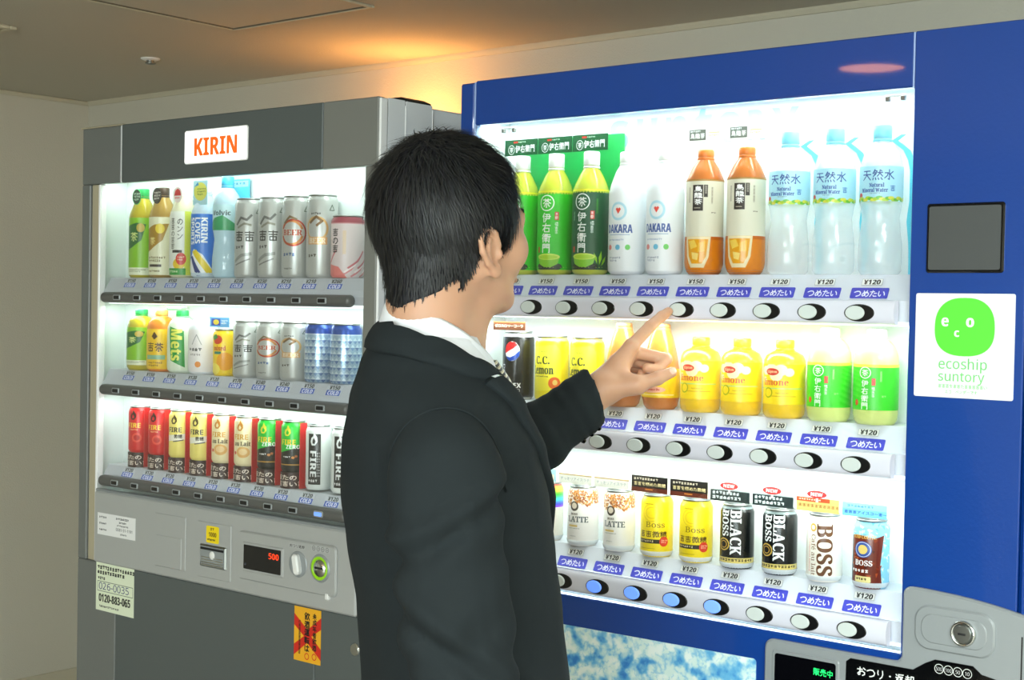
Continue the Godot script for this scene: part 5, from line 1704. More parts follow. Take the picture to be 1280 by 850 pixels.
	kc.rect(0, 26, 140, 30, Color(0.50, 0.80, 0.95))
	kc.kana("?やかアイスコーヒー", 6, 32, 13, Color(0.10, 0.30, 0.66), 12.0)
	cards["iced"] = print_mat("iced_card", kc.tex(), 0.5, 0.2)
	kc = Ink.new(self, 140, 60, Color(0.70, 0.90, 0.95), 2.0)
	kc.scribble(10, 8, 110, 14, 1, Color(0.25, 0.45, 0.6), 0.7, 4)
	kc.rect(8, 26, 124, 26, Color(0.95, 0.92, 0.85))
	kc.scribble(14, 30, 110, 18, 1, Color(0.9, 0.4, 0.3), 0.8, 4)
	cards["rainbow"] = print_mat("rainbow_card", kc.tex(), 0.5, 0.2)
	var ch := {"latte": 0.0170, "gold": 0.0270, "black": 0.0195, "cream": 0.0210, "iced": 0.0205, "rainbow": 0.0220}
	var cw := ["pale blue display card above the rainbow can, by the jacket", "white display card above the latte can nearest the jacket", "white display card above the second latte can", "dark brown display card above the yellow can next to the latte", "dark brown display card above the yellow can next to the black ones", "black and white display card next to the brown cards", "black and white display card next to the orange card", "orange display card above the cream white can", "light blue display card above the iced coffee can"]
	for i in row.size():
		var key: String = row[i][0]
		var hh: float = ch[key]
		promo(cw[i], Vector3(bx.call(1 + i) - 0.001, 1.1195 + hh / 2, -0.022), Vector2(0.0715, hh), cards[key])
	kc = Ink.new(self, 40, 18, Color(0.90, 0.22, 0.22), 2.0)
	kc.text("NEW", 8, 5, 24, 8.5, W)
	var nw := print_mat("new_badge", kc.tex(), 0.4)
	for i in 3:
		var b := thing("new_badge", ["red oval NEW badge on the black and white card next to the brown cards", "red oval NEW badge on the black and white card next to the orange card", "red oval NEW badge on the orange card"][i], "badge", Vector3(bx.call(6 + i) - 0.002, [1.1447, 1.1447, 1.1462][i], -0.0205), "red oval badges")
		part(b, "disc", prism(oval(0.0165, 0.0058, 24), 0.0, 0.001, 0.0003), nw)
		part(b, "stem", box(Vector3(0.004, 0.012, 0.0008)), white_cap, Vector3(0, -0.006, -0.0005))


func promo(label: String, at: Vector3, size: Vector2, m: Material, arm := 0.034):
	var c := thing("display_card", label, "card", at)
	part(c, "sheet", sheet(size, 0.001), m)
	part(c, "arm", box(Vector3(0.004, 0.004, arm), 0.0008), mats["white_plastic"], Vector3(0, 0, -arm / 2 - 0.0002))


# ---------------------------------------------------------------- drinks of the grey machine

func build_grey_samples():
	var y := [1.4762, 1.2602, 1.0332]
	var z := -0.092
	var gx := func(i: int) -> float: return GREY_FIRST + GREY_PITCH * i
	var W := Color(1, 1, 1)
	var k: Ink
	var l: Array
	var lid := mats["steel"] as Material
	var white_cap := clear_mat("cap_white", Color(0.96, 0.97, 0.96), 0.4, 0.3)
	# top row
	l = label_print("leaf_tea_label", 230, Color(0.55, 0.80, 0.12), 0.35, 0.4)
	k = l[0]
	for c in [18.0, 198.0]:
		k.poly(PackedVector2Array([Vector2(c - 70, 40), Vector2(c + 10, 20), Vector2(c + 50, 26), Vector2(c + 30, 90), Vector2(c - 10, 118), Vector2(c - 70, 140)]), Color(0.08, 0.42, 0.16))
		k.ell(c + 26, 40, 18, 18, Color(0.80, 0.70, 0.25))
		k.kana("茶", c - 24, 56, 40, Color(0.92, 0.95, 0.6), 10.0)
		k.rect(c - 70, 200, 150, 30, Color(0.93, 0.96, 0.85))
		k.scribble(c - 40, 206, 90, 14, 2, Color(0.4, 0.5, 0.3), 0.5, 3)
	var leaf_label := sealed(l)
	var leaf := clear_mat("leaf_tea", Color(0.78, 0.72, 0.12), 0.12, 0.6)
	var leaf_cap := clear_mat("leaf_cap", Color(0.10, 0.70, 0.35), 0.35, 0.4)
	bottle("tea_bottle", "green labelled tea bottle at the left end of the top row", "top row bottles of the grey machine", Vector3(gx.call(0), y[0], z), "plain", "", leaf, leaf_cap, leaf_label, 0.006, 0.139)
	l = label_print("straw_tea_label", 230, Color(0.93, 0.93, 0.80), 0.35, 0.4)
	k = l[0]
	for c in [18.0, 198.0]:
		k.poly(PackedVector2Array([Vector2(c - 80, 60), Vector2(c, 30), Vector2(c + 60, 26), Vector2(c + 34, 92), Vector2(c - 20, 130), Vector2(c - 80, 150)]), Color(0.68, 0.52, 0.08))
		k.ell(c + 22, 46, 20, 20, Color(0.96, 0.86, 0.20))
		k.kana("茶", c - 30, 78, 34, Color(0.98, 0.92, 0.6), 10.0)
		k.scribble(c - 40, 156, 80, 24, 2, Color(0.45, 0.4, 0.2), 0.6, 3)
		k.rect(c - 30, 188, 60, 10, Color(0.2, 0.16, 0.1))
		k.scribble(c - 40, 210, 80, 10, 1, Color(0.45, 0.4, 0.2), 0.6, 5)
	bottle("tea_bottle", "straw coloured tea bottle with a dark cap", "top row bottles of the grey machine", Vector3(gx.call(1), y[0], z), "plain", "", clear_mat("straw_tea", Color(0.72, 0.58, 0.25), 0.12, 0.6), mat("brown_cap", Color(0.25, 0.18, 0.12), 0.4), sealed(l), 0.006, 0.139)
	l = label_print("salt_lemon_label", 230, Color(0.96, 0.97, 0.93), 0.35, 0.45)
	k = l[0]
	for c in [22.0, 202.0]:
		k.rect(c + 34, 0, 30, 230, Color(0.88, 0.92, 0.30))
		k.kana("のンン", c + 2, 24, 26, Color(0.20, 0.20, 0.16), 9.0, true)
		k.kana("??の??", c - 30, 24, 22, Color(0.25, 0.25, 0.20), 9.0, true)
		k.rect(c - 20, 140, 44, 10, Color(0.15, 0.13, 0.12))
		k.ell(c + 10, 190, 26, 20, Color(0.95, 0.80, 0.15))
		k.ell(c + 20, 172, 22, 22, Color(0.88, 0.20, 0.16))
		k.scribble(c + 6, 162, 28, 18, 2, Color(1, 0.9, 0.8), 0.6, 5)
		k.rect(c - 50, 206, 90, 24, Color(0.15, 0.62, 0.22))
		k.scribble(c - 40, 212, 60, 12, 1, Color(0.9, 0.95, 0.8), 0.6, 4)
	bottle("lemon_bottle", "white bottle with upright black writing and a red dot", "top row bottles of the grey machine", Vector3(gx.call(2), y[0], z), "plain", "", clear_mat("salt_lemon", Color(0.94, 0.93, 0.78), 0.12, 0.7), white_cap, sealed(l), 0.006, 0.150)
	l = label_print("sport_blue_label", 230, Color(0.14, 0.48, 0.86), 0.35, 0.3)
	k = l[0]
	for c in [22.0, 202.0]:
		k.poly(PackedVector2Array([Vector2(c - 60, 200), Vector2(c - 20, 130), Vector2(c + 20, 150), Vector2(c + 80, 230), Vector2(c - 60, 230)]), Color(0.95, 0.97, 0.98))
		k.poly(PackedVector2Array([Vector2(c - 30, 140), Vector2(c - 8, 132), Vector2(c + 66, 214), Vector2(c + 44, 228)]), Color(0.95, 0.84, 0.15))
		k.poly(PackedVector2Array([Vector2(c - 40, 160), Vector2(c - 28, 156), Vector2(c + 20, 228), Vector2(c - 6, 230)]), Color(0.10, 0.20, 0.50))
		k.text("KIRIN", c + 14, 14, 26, 92, W, "bold", 1)
		k.text("LOVES", c - 14, 14, 24, 96, W, "bold", 1)
		k.text("SPORTS", c - 40, 14, 22, 100, W, "bold", 1)
	bottle("sport_bottle", "blue bottle with white upright lettering and a yellow stripe", "top row bottles of the grey machine", Vector3(gx.call(3), y[0], z), "plain", "", clear_mat("sport_blue", Color(0.85, 0.93, 0.98), 0.12, 0.7), white_cap, sealed(l), 0.004, 0.142)
	l = label_print("volcano_label", 120, Color(0.80, 0.93, 0.95), 0.3, 0.6)
	k = l[0]
	for c in [22.0, 202.0]:
		k.poly(PackedVector2Array([Vector2(c - 70, 100), Vector2(c - 30, 62), Vector2(c + 10, 50), Vector2(c + 70, 96), Vector2(c + 90, 120), Vector2(c - 90, 120)]), Color(0.20, 0.66, 0.42))
		k.text("Volvic", c - 42, 26, 84, 24, Color(0.30, 0.42, 0.44), "bold")
	bottle("water_bottle", "pale blue water bottle with a green hill on its label, beside the silver cans", "top row bottles of the grey machine", Vector3(gx.call(4), y[0], z), "wave", "", clear_mat("blue_water", Color(0.80, 0.93, 0.98), 0.08, 0.8), clear_mat("blue_cap", Color(0.25, 0.72, 0.88), 0.3, 0.4), sealed(l), 0.104, 0.160)
	# cards of the top row
	var kc := Ink.new(self, 60, 60, Color(0.30, 0.78, 0.45), 2.0)
	kc.ell(30, 30, 27, 27, Color(0.05, 0.28, 0.18))
	kc.scribble(12, 14, 36, 32, 3, Color(0.85, 0.95, 0.85), 0.7, 4)
	tag_disc("dark green round tag on the first tea bottle's cap", Vector3(gx.call(0) + 0.006, y[0] + 0.1880, -0.0700), 0.0165, print_mat("tag_green", kc.tex(), 0.4))
	kc = Ink.new(self, 60, 60, Color(0.22, 0.20, 0.18), 2.0)
	kc.scribble(12, 14, 36, 32, 3, Color(0.9, 0.9, 0.85), 0.7, 5)
	tag_disc("dark round tag on the straw tea bottle's cap", Vector3(gx.call(1) + 0.006, y[0] + 0.1880, -0.0700), 0.0165, print_mat("tag_dark", kc.tex(), 0.4))
	kc = Ink.new(self, 60, 60, Color(0.95, 0.90, 0.88), 2.0)
	kc.poly(PackedVector2Array([Vector2(8, 34), Vector2(14, 16), Vector2(30, 8), Vector2(46, 16), Vector2(52, 34)]), Color(0.85, 0.20, 0.22))
	kc.scribble(12, 38, 36, 10, 1, Color(0.85, 0.2, 0.2), 0.7, 6)
	tag_disc("white round tag with a red dome on the lemon bottle's cap", Vector3(gx.call(2) + 0.006, y[0] + 0.1880, -0.0700), 0.0165, print_mat("tag_red", kc.tex(), 0.4))
	kc = Ink.new(self, 70, 80, Color(0.72, 0.90, 0.94), 2.0)
	kc.ell(36, 36, 32, 30, Color(0.92, 0.92, 0.40))
	kc.scribble(20, 24, 36, 26, 3, Color(0.45, 0.55, 0.15), 0.7, 6)
	kc.poly(PackedVector2Array([Vector2(6, 20), Vector2(22, 4), Vector2(28, 14)]), Color(0.2, 0.6, 0.8))
	promo("card with a yellow lemon above the blue sport bottle", Vector3(gx.call(3) + 0.010, y[0] + 0.1890, -0.0700), Vector2(0.050, 0.054), print_mat("lemon_tag", kc.tex(), 0.4, 0.2))
	kc = Ink.new(self, 60, 130, Color(0.30, 0.76, 0.90), 2.0)
	kc.rect(4, 6, 52, 22, Color(0.62, 0.90, 0.97))
	kc.scribble(10, 10, 40, 12, 1, Color(0.1, 0.45, 0.6), 0.6, 2)
	promo("tall sky blue card above the pale blue water bottle", Vector3(gx.call(4) + 0.006, y[0] + 0.180, -0.121), Vector2(0.070, 0.080), print_mat("water_tag", kc.tex(), 0.4, 0.3), 0.006)
	# silver and gold beer cans, 500 ml
	var beer := {}
	for v in 3:
		var h: float = 300.0
		l = label_print("beer_print_%d" % v, h, Color(0.74, 0.75, 0.74), 0.32, 0.0)
		l[0] = Ink.new(self, 360, h, Color(0.74, 0.75, 0.74), 1.25)
		k = l[0]
		for c in [24.0, 204.0]:
			if v == 0:
				k.line(PackedVector2Array([Vector2(c - 30, 96), Vector2(c - 10, 70), Vector2(c + 14, 78), Vector2(c + 32, 60)]), 9, Color(0.42, 0.43, 0.42))
				k.line(PackedVector2Array([Vector2(c - 24, 108), Vector2(c + 4, 92), Vector2(c + 30, 98)]), 8, Color(0.55, 0.55, 0.50))
				k.kana("?麟", c - 40, 120, 42, Color(0.18, 0.18, 0.18), 11.0)
				k.scribble(c - 36, 176, 50, 16, 1, Color(0.3, 0.3, 0.3), 0.7, 3)
				k.line(PackedVector2Array([Vector2(c - 40, 236), Vector2(c - 6, 214), Vector2(c + 30, 208)]), 12, Color(0.58, 0.59, 0.58))
				k.line(PackedVector2Array([Vector2(c - 36, 252), Vector2(c + 26, 228)]), 5, Color(0.50, 0.50, 0.50))
			elif v == 1:
				k.ring(c, 132, 44, 9, Color(0.78, 0.52, 0.28))
				k.ring(c + 8, 132, 48, 6, Color(0.72, 0.22, 0.14))
				k.line(PackedVector2Array([Vector2(c - 30, 96), Vector2(c - 6, 72), Vector2(c + 20, 82)]), 8, Color(0.50, 0.42, 0.30))
				k.rect(c - 44, 118, 92, 26, Color(0.80, 0.80, 0.78))
				k.text("BEER", c - 38, 121, 80, 21, Color(0.70, 0.28, 0.18), "serif_bold")
				k.scribble(c - 34, 206, 60, 16, 1, Color(0.25, 0.35, 0.55), 0.7, 3)
				k.scribble(c - 30, 262, 40, 9, 1, Color(0.4, 0.4, 0.4), 0.6, 5)
			else:
				k.ring(c, 120, 42, 8, Color(0.82, 0.66, 0.42))
				k.line(PackedVector2Array([Vector2(c - 26, 98), Vector2(c, 76), Vector2(c + 22, 92), Vector2(c + 2, 108)]), 9, Color(0.48, 0.36, 0.22))
				k.scribble(c - 22, 60, 44, 10, 1, Color(0.3, 0.3, 0.3), 0.7, 3)
				k.rect(c - 36, 150, 78, 28, Color(0.86, 0.66, 0.44))
				k.text("BEER", c - 30, 154, 66, 20, Color(0.95, 0.90, 0.8), "serif_bold")
				k.scribble(c - 34, 212, 44, 15, 1, Color(0.3, 0.28, 0.25), 0.7, 3)
			k.line(PackedVector2Array([Vector2(c + 50, 52), Vector2(c + 60, 32), Vector2(c + 70, 52), Vector2(c + 50, 52)]), 3.5, Color(0.35, 0.40, 0.36))
		l[3] = 0.0
		beer[v] = sealed(l)
		beer[v].metallic = 0.35
	var tall := 0.172
	var bw := ["tall silver beer can nearest the pale blue water bottle", "tall silver beer can beside the red and gold ringed can", "tall beer can with a red and gold ring on silver", "tall silver beer can with a gold band, beside the pink can"]
	for i in 4:
		can("beer_can", bw[i], "tall beer cans", Vector3(gx.call(5 + i), y[0], z), 0.0325, tall, beer[[0, 0, 1, 2][i]], lid)
	l = label_print("plum_print", 232, Color(0.86, 0.80, 0.80), 0.35, 0.1)
	k = l[0]
	k.rect(0, 0, 360, 22, Color(0.62, 0.26, 0.32))
	k.rect(0, 22, 360, 4, Color(0.80, 0.55, 0.58))
	for c in [4.0, 184.0]:
		k.kana("?の?", c - 22, 44, 30, Color(0.12, 0.08, 0.10), 12.0, true)
		k.kana("????", c - 44, 84, 13, Color(0.2, 0.15, 0.16), 10.0, true)
		k.rect(c + 24, 52, 12, 90, Color(0.88, 0.78, 0.66))
		for q in 9:
			var a := Vector2(c + 20 + q * 12, 226 - (q % 3) * 16)
			k.line(PackedVector2Array([a, a + Vector2(34, -26), a + Vector2(60, -64)]), 7, [Color(0.84, 0.52, 0.54), Color(0.95, 0.90, 0.90), Color(0.78, 0.42, 0.46)][q % 3])
		k.poly(PackedVector2Array([Vector2(c - 60, 232), Vector2(c - 50, 176), Vector2(c + 10, 190), Vector2(c + 40, 232)]), Color(0.86, 0.48, 0.46))
	can("plum_can", "short pink can with a dark red rim", "", Vector3(gx.call(9), y[0], z), 0.0345, 0.127, sealed(l), lid)
	# middle row
	bottle("tea_bottle", "small green tea bottle at the left end of a middle row", "middle row drinks of the grey machine", Vector3(gx.call(0), y[1], z), "round", "", leaf, leaf_cap, leaf_label, 0.012, 0.100)
	l = label_print("barley_label", 150, Color(0.98, 0.80, 0.05), 0.35, 0.4)
	k = l[0]
	for c in [24.0, 204.0]:
		k.poly(PackedVector2Array([Vector2(c, 10), Vector2(c + 14, 28), Vector2(c, 40), Vector2(c - 12, 28)]), Color(0.30, 0.18, 0.05))
		k.kana("?茶", c - 36, 50, 36, Color(0.30, 0.16, 0.04), 11.0)
		k.rect(c - 40, 98, 84, 16, Color(0.55, 0.75, 0.60))
		k.scribble(c - 30, 122, 64, 20, 2, Color(0.6, 0.4, 0.05), 0.6, 5)
	bottle("tea_bottle", "bright yellow tea bottle with orange shoulders in the grey machine", "middle row drinks of the grey machine", Vector3(gx.call(1), y[1], z), "round", "", clear_mat("barley_tea", Color(0.95, 0.55, 0.12), 0.12, 0.6), clear_mat("orange_cap", Color(0.96, 0.72, 0.35), 0.3, 0.4), sealed(l), 0.006, 0.098)
	l = label_print("melon_label", 190, Color(0.93, 0.97, 0.88), 0.35, 0.45)
	k = l[0]
	for c in [24.0, 204.0]:
		k.poly(PackedVector2Array([Vector2(c - 30, 12), Vector2(c + 34, 30), Vector2(c + 40, 178), Vector2(c - 20, 150)]), Color(0.10, 0.62, 0.22))
		k.text("Mets", c - 20, 24, 48, 126, Color(0.96, 0.95, 0.40), "bold", 1)
	bottle("soda_bottle", "pale soda bottle with a slanting green label in the grey machine's middle row", "middle row drinks of the grey machine", Vector3(gx.call(2), y[1], z), "round", "", clear_mat("pale_soda", Color(0.93, 0.98, 0.90), 0.1, 0.8), clear_mat("leaf_cap", Color(0.10, 0.70, 0.35), 0.35, 0.4), sealed(l), 0.006, 0.112)
	l = label_print("milk_label", 170, Color(0.97, 0.95, 0.95), 0.4, 0.45)
	k = l[0]
	for c in [24.0, 204.0]:
		k.line(PackedVector2Array([Vector2(c - 20, 60), Vector2(c, 20), Vector2(c + 20, 60)]), 3, Color(0.6, 0.6, 0.6))
		k.scribble(c - 36, 72, 76, 18, 1, Color(0.35, 0.35, 0.35), 0.7, 5)
		k.scribble(c - 30, 96, 60, 12, 1, Color(0.6, 0.55, 0.55), 0.6, 6)
		k.ell(c + 6, 140, 12, 12, Color(0.95, 0.60, 0.25))
	bottle("milk_bottle", "white bottle with an orange dot in the grey machine's middle row", "middle row drinks of the grey machine", Vector3(gx.call(3), y[1], z), "round", "", clear_mat("sport_body", Color(0.97, 0.98, 1.0), 0.3, 0.6), white_cap, sealed(l), 0.006, 0.100)
	l = label_print("fruit_print", 200, Color(0.99, 0.84, 0.12), 0.3, 0.2)
	k = l[0]
	for c in [20.0, 200.0]:
		k.ell(c - 10, 40, 26, 20, Color(0.85, 0.25, 0.12))
		k.poly(PackedVector2Array([Vector2(c - 50, 30), Vector2(c - 20, 14), Vector2(c - 6, 30), Vector2(c - 30, 44)]), Color(0.20, 0.55, 0.20))
		k.text("mixed", c - 34, 66, 66, 22, Color(0.75, 0.15, 0.1), "serif_bold")
		k.rect(c - 30, 92, 40, 12, Color(0.1, 0.5, 0.45))
		k.ell(c + 30, 136, 44, 40, Color(0.98, 0.66, 0.10))
		k.ell(c - 30, 170, 36, 26, Color(1.0, 0.92, 0.40))
	can("fruit_can", "yellow fruit juice can under a blue card in the grey machine's middle row", "middle row drinks of the grey machine", Vector3(gx.call(4), y[1], z), 0.0270, 0.103, sealed(l), lid)
	kc = Ink.new(self, 120, 40, Color(0.40, 0.70, 0.92), 2.0)
	kc.rect(12, 6, 54, 28, Color(0.20, 0.30, 0.70))
	kc.ell(40, 20, 18, 11, Color(0.95, 0.85, 0.25))
	kc.scribble(72, 10, 40, 20, 2, W, 0.6, 5)
	promo("blue card above the yellow fruit juice can", Vector3(gx.call(4), y[1] + 0.118, -0.075), Vector2(0.066, 0.0215), print_mat("fruit_card", kc.tex(), 0.5, 0.2))
	kc = Ink.new(self, 120, 24, Color(0.45, 0.82, 0.45), 2.0)
	kc.scribble(8, 6, 100, 13, 1, W, 0.6, 5)
	promo("green card above the slanting green soda label", Vector3(gx.call(2), y[1] + 0.1475, -0.075), Vector2(0.070, 0.0125), print_mat("soda_card", kc.tex(), 0.5, 0.2))
	var short := 0.123
	var mw := ["short silver beer can beside the yellow fruit juice can", "short silver can with a red and gold ring in the middle row", "short silver can with a gold band in the middle row"]
	for i in 3:
		can("beer_can", mw[i], "short beer cans", Vector3(gx.call(5 + i), y[1], z), 0.0325, short, beer[i], lid)
	l = label_print("diamond_print", 220, Color(0.62, 0.72, 0.80), 0.25, 0.0)
	k = l[0]
	k.rect(0, 0, 360, 34, Color(0.16, 0.30, 0.62))
	for r in 7:
		for q in 18:
			var cx := q * 20.0 + (10.0 if r % 2 == 1 else 0.0)
			var cy := 46 + r * 25.0
			k.poly(PackedVector2Array([Vector2(cx - 10, cy + 12), Vector2(cx, cy), Vector2(cx + 10, cy + 12)]), Color(0.80, 0.87, 0.92))
			k.poly(PackedVector2Array([Vector2(cx - 10, cy + 12), Vector2(cx + 10, cy + 12), Vector2(cx, cy + 24)]), [Color(0.34, 0.46, 0.66), Color(0.45, 0.58, 0.74)][(q + r) % 2])
	k.rect(0, 34, 360, 3, Color(0.85, 0.9, 0.95))
	var diamond := sealed(l)
	diamond.metallic = 0.4
	can("chuhai_can", "blue silver can with a diamond relief beside the gold banded can", "diamond relief cans", Vector3(gx.call(8), y[1], z), 0.0325, short, diamond, lid)
	can("chuhai_can", "blue silver can with a diamond relief at the right end, behind the man", "diamond relief cans", Vector3(gx.call(9), y[1], z), 0.0325, short, diamond, lid)
	# bottom row: coffee cans on printed stands
	var fire := {}
	var looks := {"red": Color(0.86, 0.10, 0.12), "yellow": Color(0.97, 0.90, 0.48), "cream": Color(0.96, 0.90, 0.72), "green": Color(0.05, 0.04, 0.04), "white": Color(0.86, 0.88, 0.87)}
	for key in looks:
		l = label_print("fire_" + key, 226, looks[key], 0.3, 0.15)
		k = l[0]
		for c in [24.0, 204.0]:
			if key == "white":
				k.rect(c - 28, 24, 60, 182, Color(0.06, 0.065, 0.07))
				k.text("FIRE", c - 18, 86, 30, 92, Color(0.92, 0.93, 0.93), "bold", 1)
				flame(k, c, 40, 1.0, Color(0.9, 0.92, 0.92), Color(0.06, 0.065, 0.07))
				k.scribble(c - 26, 186, 56, 14, 1, Color(0.85, 0.85, 0.85), 0.7, 5)
				k.scribble(c + 14, 90, 14, 90, 9, Color(0.8, 0.8, 0.8), 0.5, 6)
				continue
			if key == "green":
				k.poly(PackedVector2Array([Vector2(c - 90, 0), Vector2(c + 90, 0), Vector2(c + 90, 96), Vector2(c, 124), Vector2(c - 60, 140), Vector2(c - 90, 140)]), Color(0.10, 0.74, 0.20))
				k.text("ZERO", c - 14, 100, 66, 18, W, "bold")
				k.ell(c + 20, 158, 8, 6, Color(0.85, 0.55, 0.25))
				k.ell(c + 34, 152, 7, 6, Color(0.7, 0.4, 0.2))
				k.scribble(c - 30, 150, 44, 12, 1, W, 0.6, 5)
				k.rect(c - 90, 188, 180, 5, Color(0.75, 0.55, 0.2))
			var fl: Color = {"red": Color(0.12, 0.05, 0.03), "yellow": Color(0.30, 0.22, 0.05), "cream": Color(0.80, 0.52, 0.12), "green": Color(0.90, 0.85, 0.20)}[key]
			flame(k, c - 8, 34, 1.0, fl, looks[key] if key != "green" else Color(0.10, 0.74, 0.20))
			k.text("FIRE", c - 42, 76, 74, 24, {"red": Color(0.98, 0.86, 0.25), "yellow": Color(0.16, 0.11, 0.04), "cream": Color(0.86, 0.62, 0.16), "green": Color(0.98, 0.80, 0.12)}[key], "bold")
			if key == "red":
				k.scribble(c - 26, 106, 56, 9, 1, Color(0.98, 0.85, 0.6), 0.7, 5)
				k.ell(c + 12, 150, 26, 24, Color(0.95, 0.35, 0.28))
				k.ell(c + 12, 150, 16, 14, Color(0.80, 0.12, 0.12))
			elif key == "yellow":
				k.poly(PackedVector2Array([Vector2(c - 60, 118), Vector2(c + 60, 106), Vector2(c + 60, 134), Vector2(c - 60, 148)]), Color(0.97, 0.96, 0.90))
				k.kana("微糖", c - 6, 110, 20, Color(0.15, 0.12, 0.08), 11.0)
				k.line(PackedVector2Array([Vector2(c - 10, 146), Vector2(c + 40, 138)]), 5, Color(0.3, 0.3, 0.35))
			elif key == "cream":
				k.text("au Lait", c - 40, 108, 84, 22, Color(0.30, 0.22, 0.10), "serif_bold")
				k.ell(c + 8, 160, 34, 26, Color(0.93, 0.72, 0.42))
				k.ell(c + 8, 158, 22, 15, Color(0.98, 0.84, 0.62))
				k.ell(c - 36, 164, 8, 8, Color(0.85, 0.25, 0.15))
			elif key == "green":
				pass
		fire[key] = sealed(l)
	kc = Ink.new(self, 120, 60, Color(0.20, 0.06, 0.045), 2.0)
	kc.kana("?たの", 34, 8, 20, Color(0.93, 0.88, 0.82), 12.0)
	kc.kana("??い。", 34, 32, 20, Color(0.93, 0.88, 0.82), 12.0)
	var stand := print_mat("fire_stand", kc.tex(), 0.4, 0.0)
	var red_side := clear_mat("stand_red", Color(0.80, 0.08, 0.10), 0.3, 0.3)
	var fw := [["red", "red coffee can at the left end of the grey machine's bottom row"], ["red", "red coffee can beside the pale yellow cans"], ["yellow", "pale yellow coffee can beside the red cans"], ["yellow", "pale yellow coffee can beside the cream cans"], ["cream", "cream coffee can beside the pale yellow cans"], ["cream", "cream coffee can beside the green and black cans"], ["green", "green and black coffee can beside the cream cans"], ["green", "green and black coffee can beside the white and black cans"], ["white", "white and black coffee can beside the green and black cans"], ["white", "white and black coffee can at the right end, by the man's sleeve"]]
	for i in 10:
		var key: String = fw[i][0]
		var lift := 0.034 if key != "white" else 0.004
		var hh := 0.108 if key != "white" else 0.134
		can("coffee_can", fw[i][1], "coffee cans of the grey machine", Vector3(gx.call(i), y[2] + lift, z), 0.0268, hh, fire[key], lid)
		if key != "white":
			var s := thing("can_stand", ["brown lettered stand under the leftmost red coffee can", "brown lettered stand under the second red coffee can", "brown lettered stand under the first pale yellow can", "brown lettered stand under the second pale yellow can", "brown lettered stand under the first cream coffee can", "brown lettered stand under the second cream coffee can", "brown lettered stand under the first green and black can", "brown lettered stand under the second green and black can"][i], "stand", Vector3(gx.call(i), y[2], z), "brown can stands")
			if not cache.has("can_stand"):
				var rows := []
				var uv := []
				for j in 2:
					var row := PackedVector3Array()
					var u := PackedVector2Array()
					for q in 17:
						var a := -PI * 0.60 + PI * 1.2 * q / 16
						row.append(Vector3(0.0275 * sin(a), 0.0335 * j, 0.0275 * cos(a)))
						u.append(Vector2(q / 16.0, 1.0 - j))
					rows.append(row)
					uv.append(u)
				cache["can_stand"] = finish(grid_mesh(rows, uv))
			part(s, "front_band", cache["can_stand"], stand)
			part(s, "core", lathe([[Vector2(0.0, 0.0), Vector2(0.0262, 0.0), Vector2(0.0262, 0.0336), Vector2(0.0, 0.0338)]], 24), mat("stand_core", Color(0.18, 0.06, 0.05), 0.5))
			part(s, "side_fin", box(Vector3(0.0012, 0.138, 0.020), 0.0004), red_side, Vector3(0.0312, 0.0695, 0.002))


func flame(k: Ink, cx: float, cy: float, s: float, c: Color, bg: Color):
	k.poly(PackedVector2Array([Vector2(cx, cy - 24 * s), Vector2(cx + 15 * s, cy - 4 * s), Vector2(cx + 17 * s, cy + 12 * s), Vector2(cx + 6 * s, cy + 26 * s), Vector2(cx - 10 * s, cy + 26 * s), Vector2(cx - 17 * s, cy + 12 * s), Vector2(cx - 12 * s, cy - 2 * s), Vector2(cx - 3 * s, cy - 8 * s)]), c)
	k.poly(PackedVector2Array([Vector2(cx, cy - 2 * s), Vector2(cx + 8 * s, cy + 10 * s), Vector2(cx + 3 * s, cy + 20 * s), Vector2(cx - 6 * s, cy + 18 * s), Vector2(cx - 6 * s, cy + 8 * s)]), bg)


func tag_disc(label: String, at: Vector3, r: float, m: Material):
	var c := thing("cap_tag", label, "tag", at, "round cap tags")
	part(c, "disc", prism(oval(r, r * 1.12, 24), 0.0, 0.001, 0.0003), m)
	part(c, "arm", box(Vector3(0.004, 0.004, 0.012), 0.0008), mats["white_plastic"], Vector3(0, 0, -0.006))


# ---------------------------------------------------------------- the man: smooth bodies from joined distance fields

class Prim:
	var kind := 0
	var a := Vector3.ZERO
	var b := Vector3.ZERO
	var ra := 0.1
	var rb := 0.1
	var k := 0.01
	var cut := false
	var ba := Vector3.ZERO
	var bb := 1.0
	var inv := Basis.IDENTITY
	var sq := Vector3.ONE
	var tab := []
	var mid := Vector3.ZERO
	var reach := 0.1

	func dist(p: Vector3) -> float:
		if kind == 0:
			var q := (p - a) * sq
			var h := clampf(q.dot(ba) / bb, 0.0, 1.0)
			return ((q - ba * h).length() - lerpf(ra, rb, h)) / maxf(sq.x, sq.z)
		if kind == 1:
			var q := inv * (p - a)
			var k0 := (q / b).length()
			var k1 := (q / (b * b)).length()
			return k0 * (k0 - 1.0) / maxf(k1, 1e-6)
		# trunk: an oval section for each height, listed as [height, back, front, half width]
		var n := tab.size()
		var y := clampf(p.y, tab[0][0], tab[n - 1][0])
		var i := 0
		while i < n - 2 and y > tab[i + 1][0]:
			i += 1
		var t: float = (y - tab[i][0]) / (tab[i + 1][0] - tab[i][0])
		t = t * t * (3.0 - 2.0 * t) * 0.5 + t * 0.5
		var zb := lerpf(tab[i][1], tab[i + 1][1], t)
		var zf := lerpf(tab[i][2], tab[i + 1][2], t)
		var hx := lerpf(tab[i][3], tab[i + 1][3], t)
		var hz := (zb - zf) / 2.0
		var u := absf(p.x) / hx
		var v := absf(p.z - (zb + zf) / 2.0) / hz
		var d := (pow(pow(u, 2.3) + pow(v, 2.3), 1.0 / 2.3) - 1.0) * minf(hx, hz)
		var dy := absf(p.y - y)
		if dy <= 0.0:
			return d
		return dy if d < 0.0 else Vector2(d, dy).length()


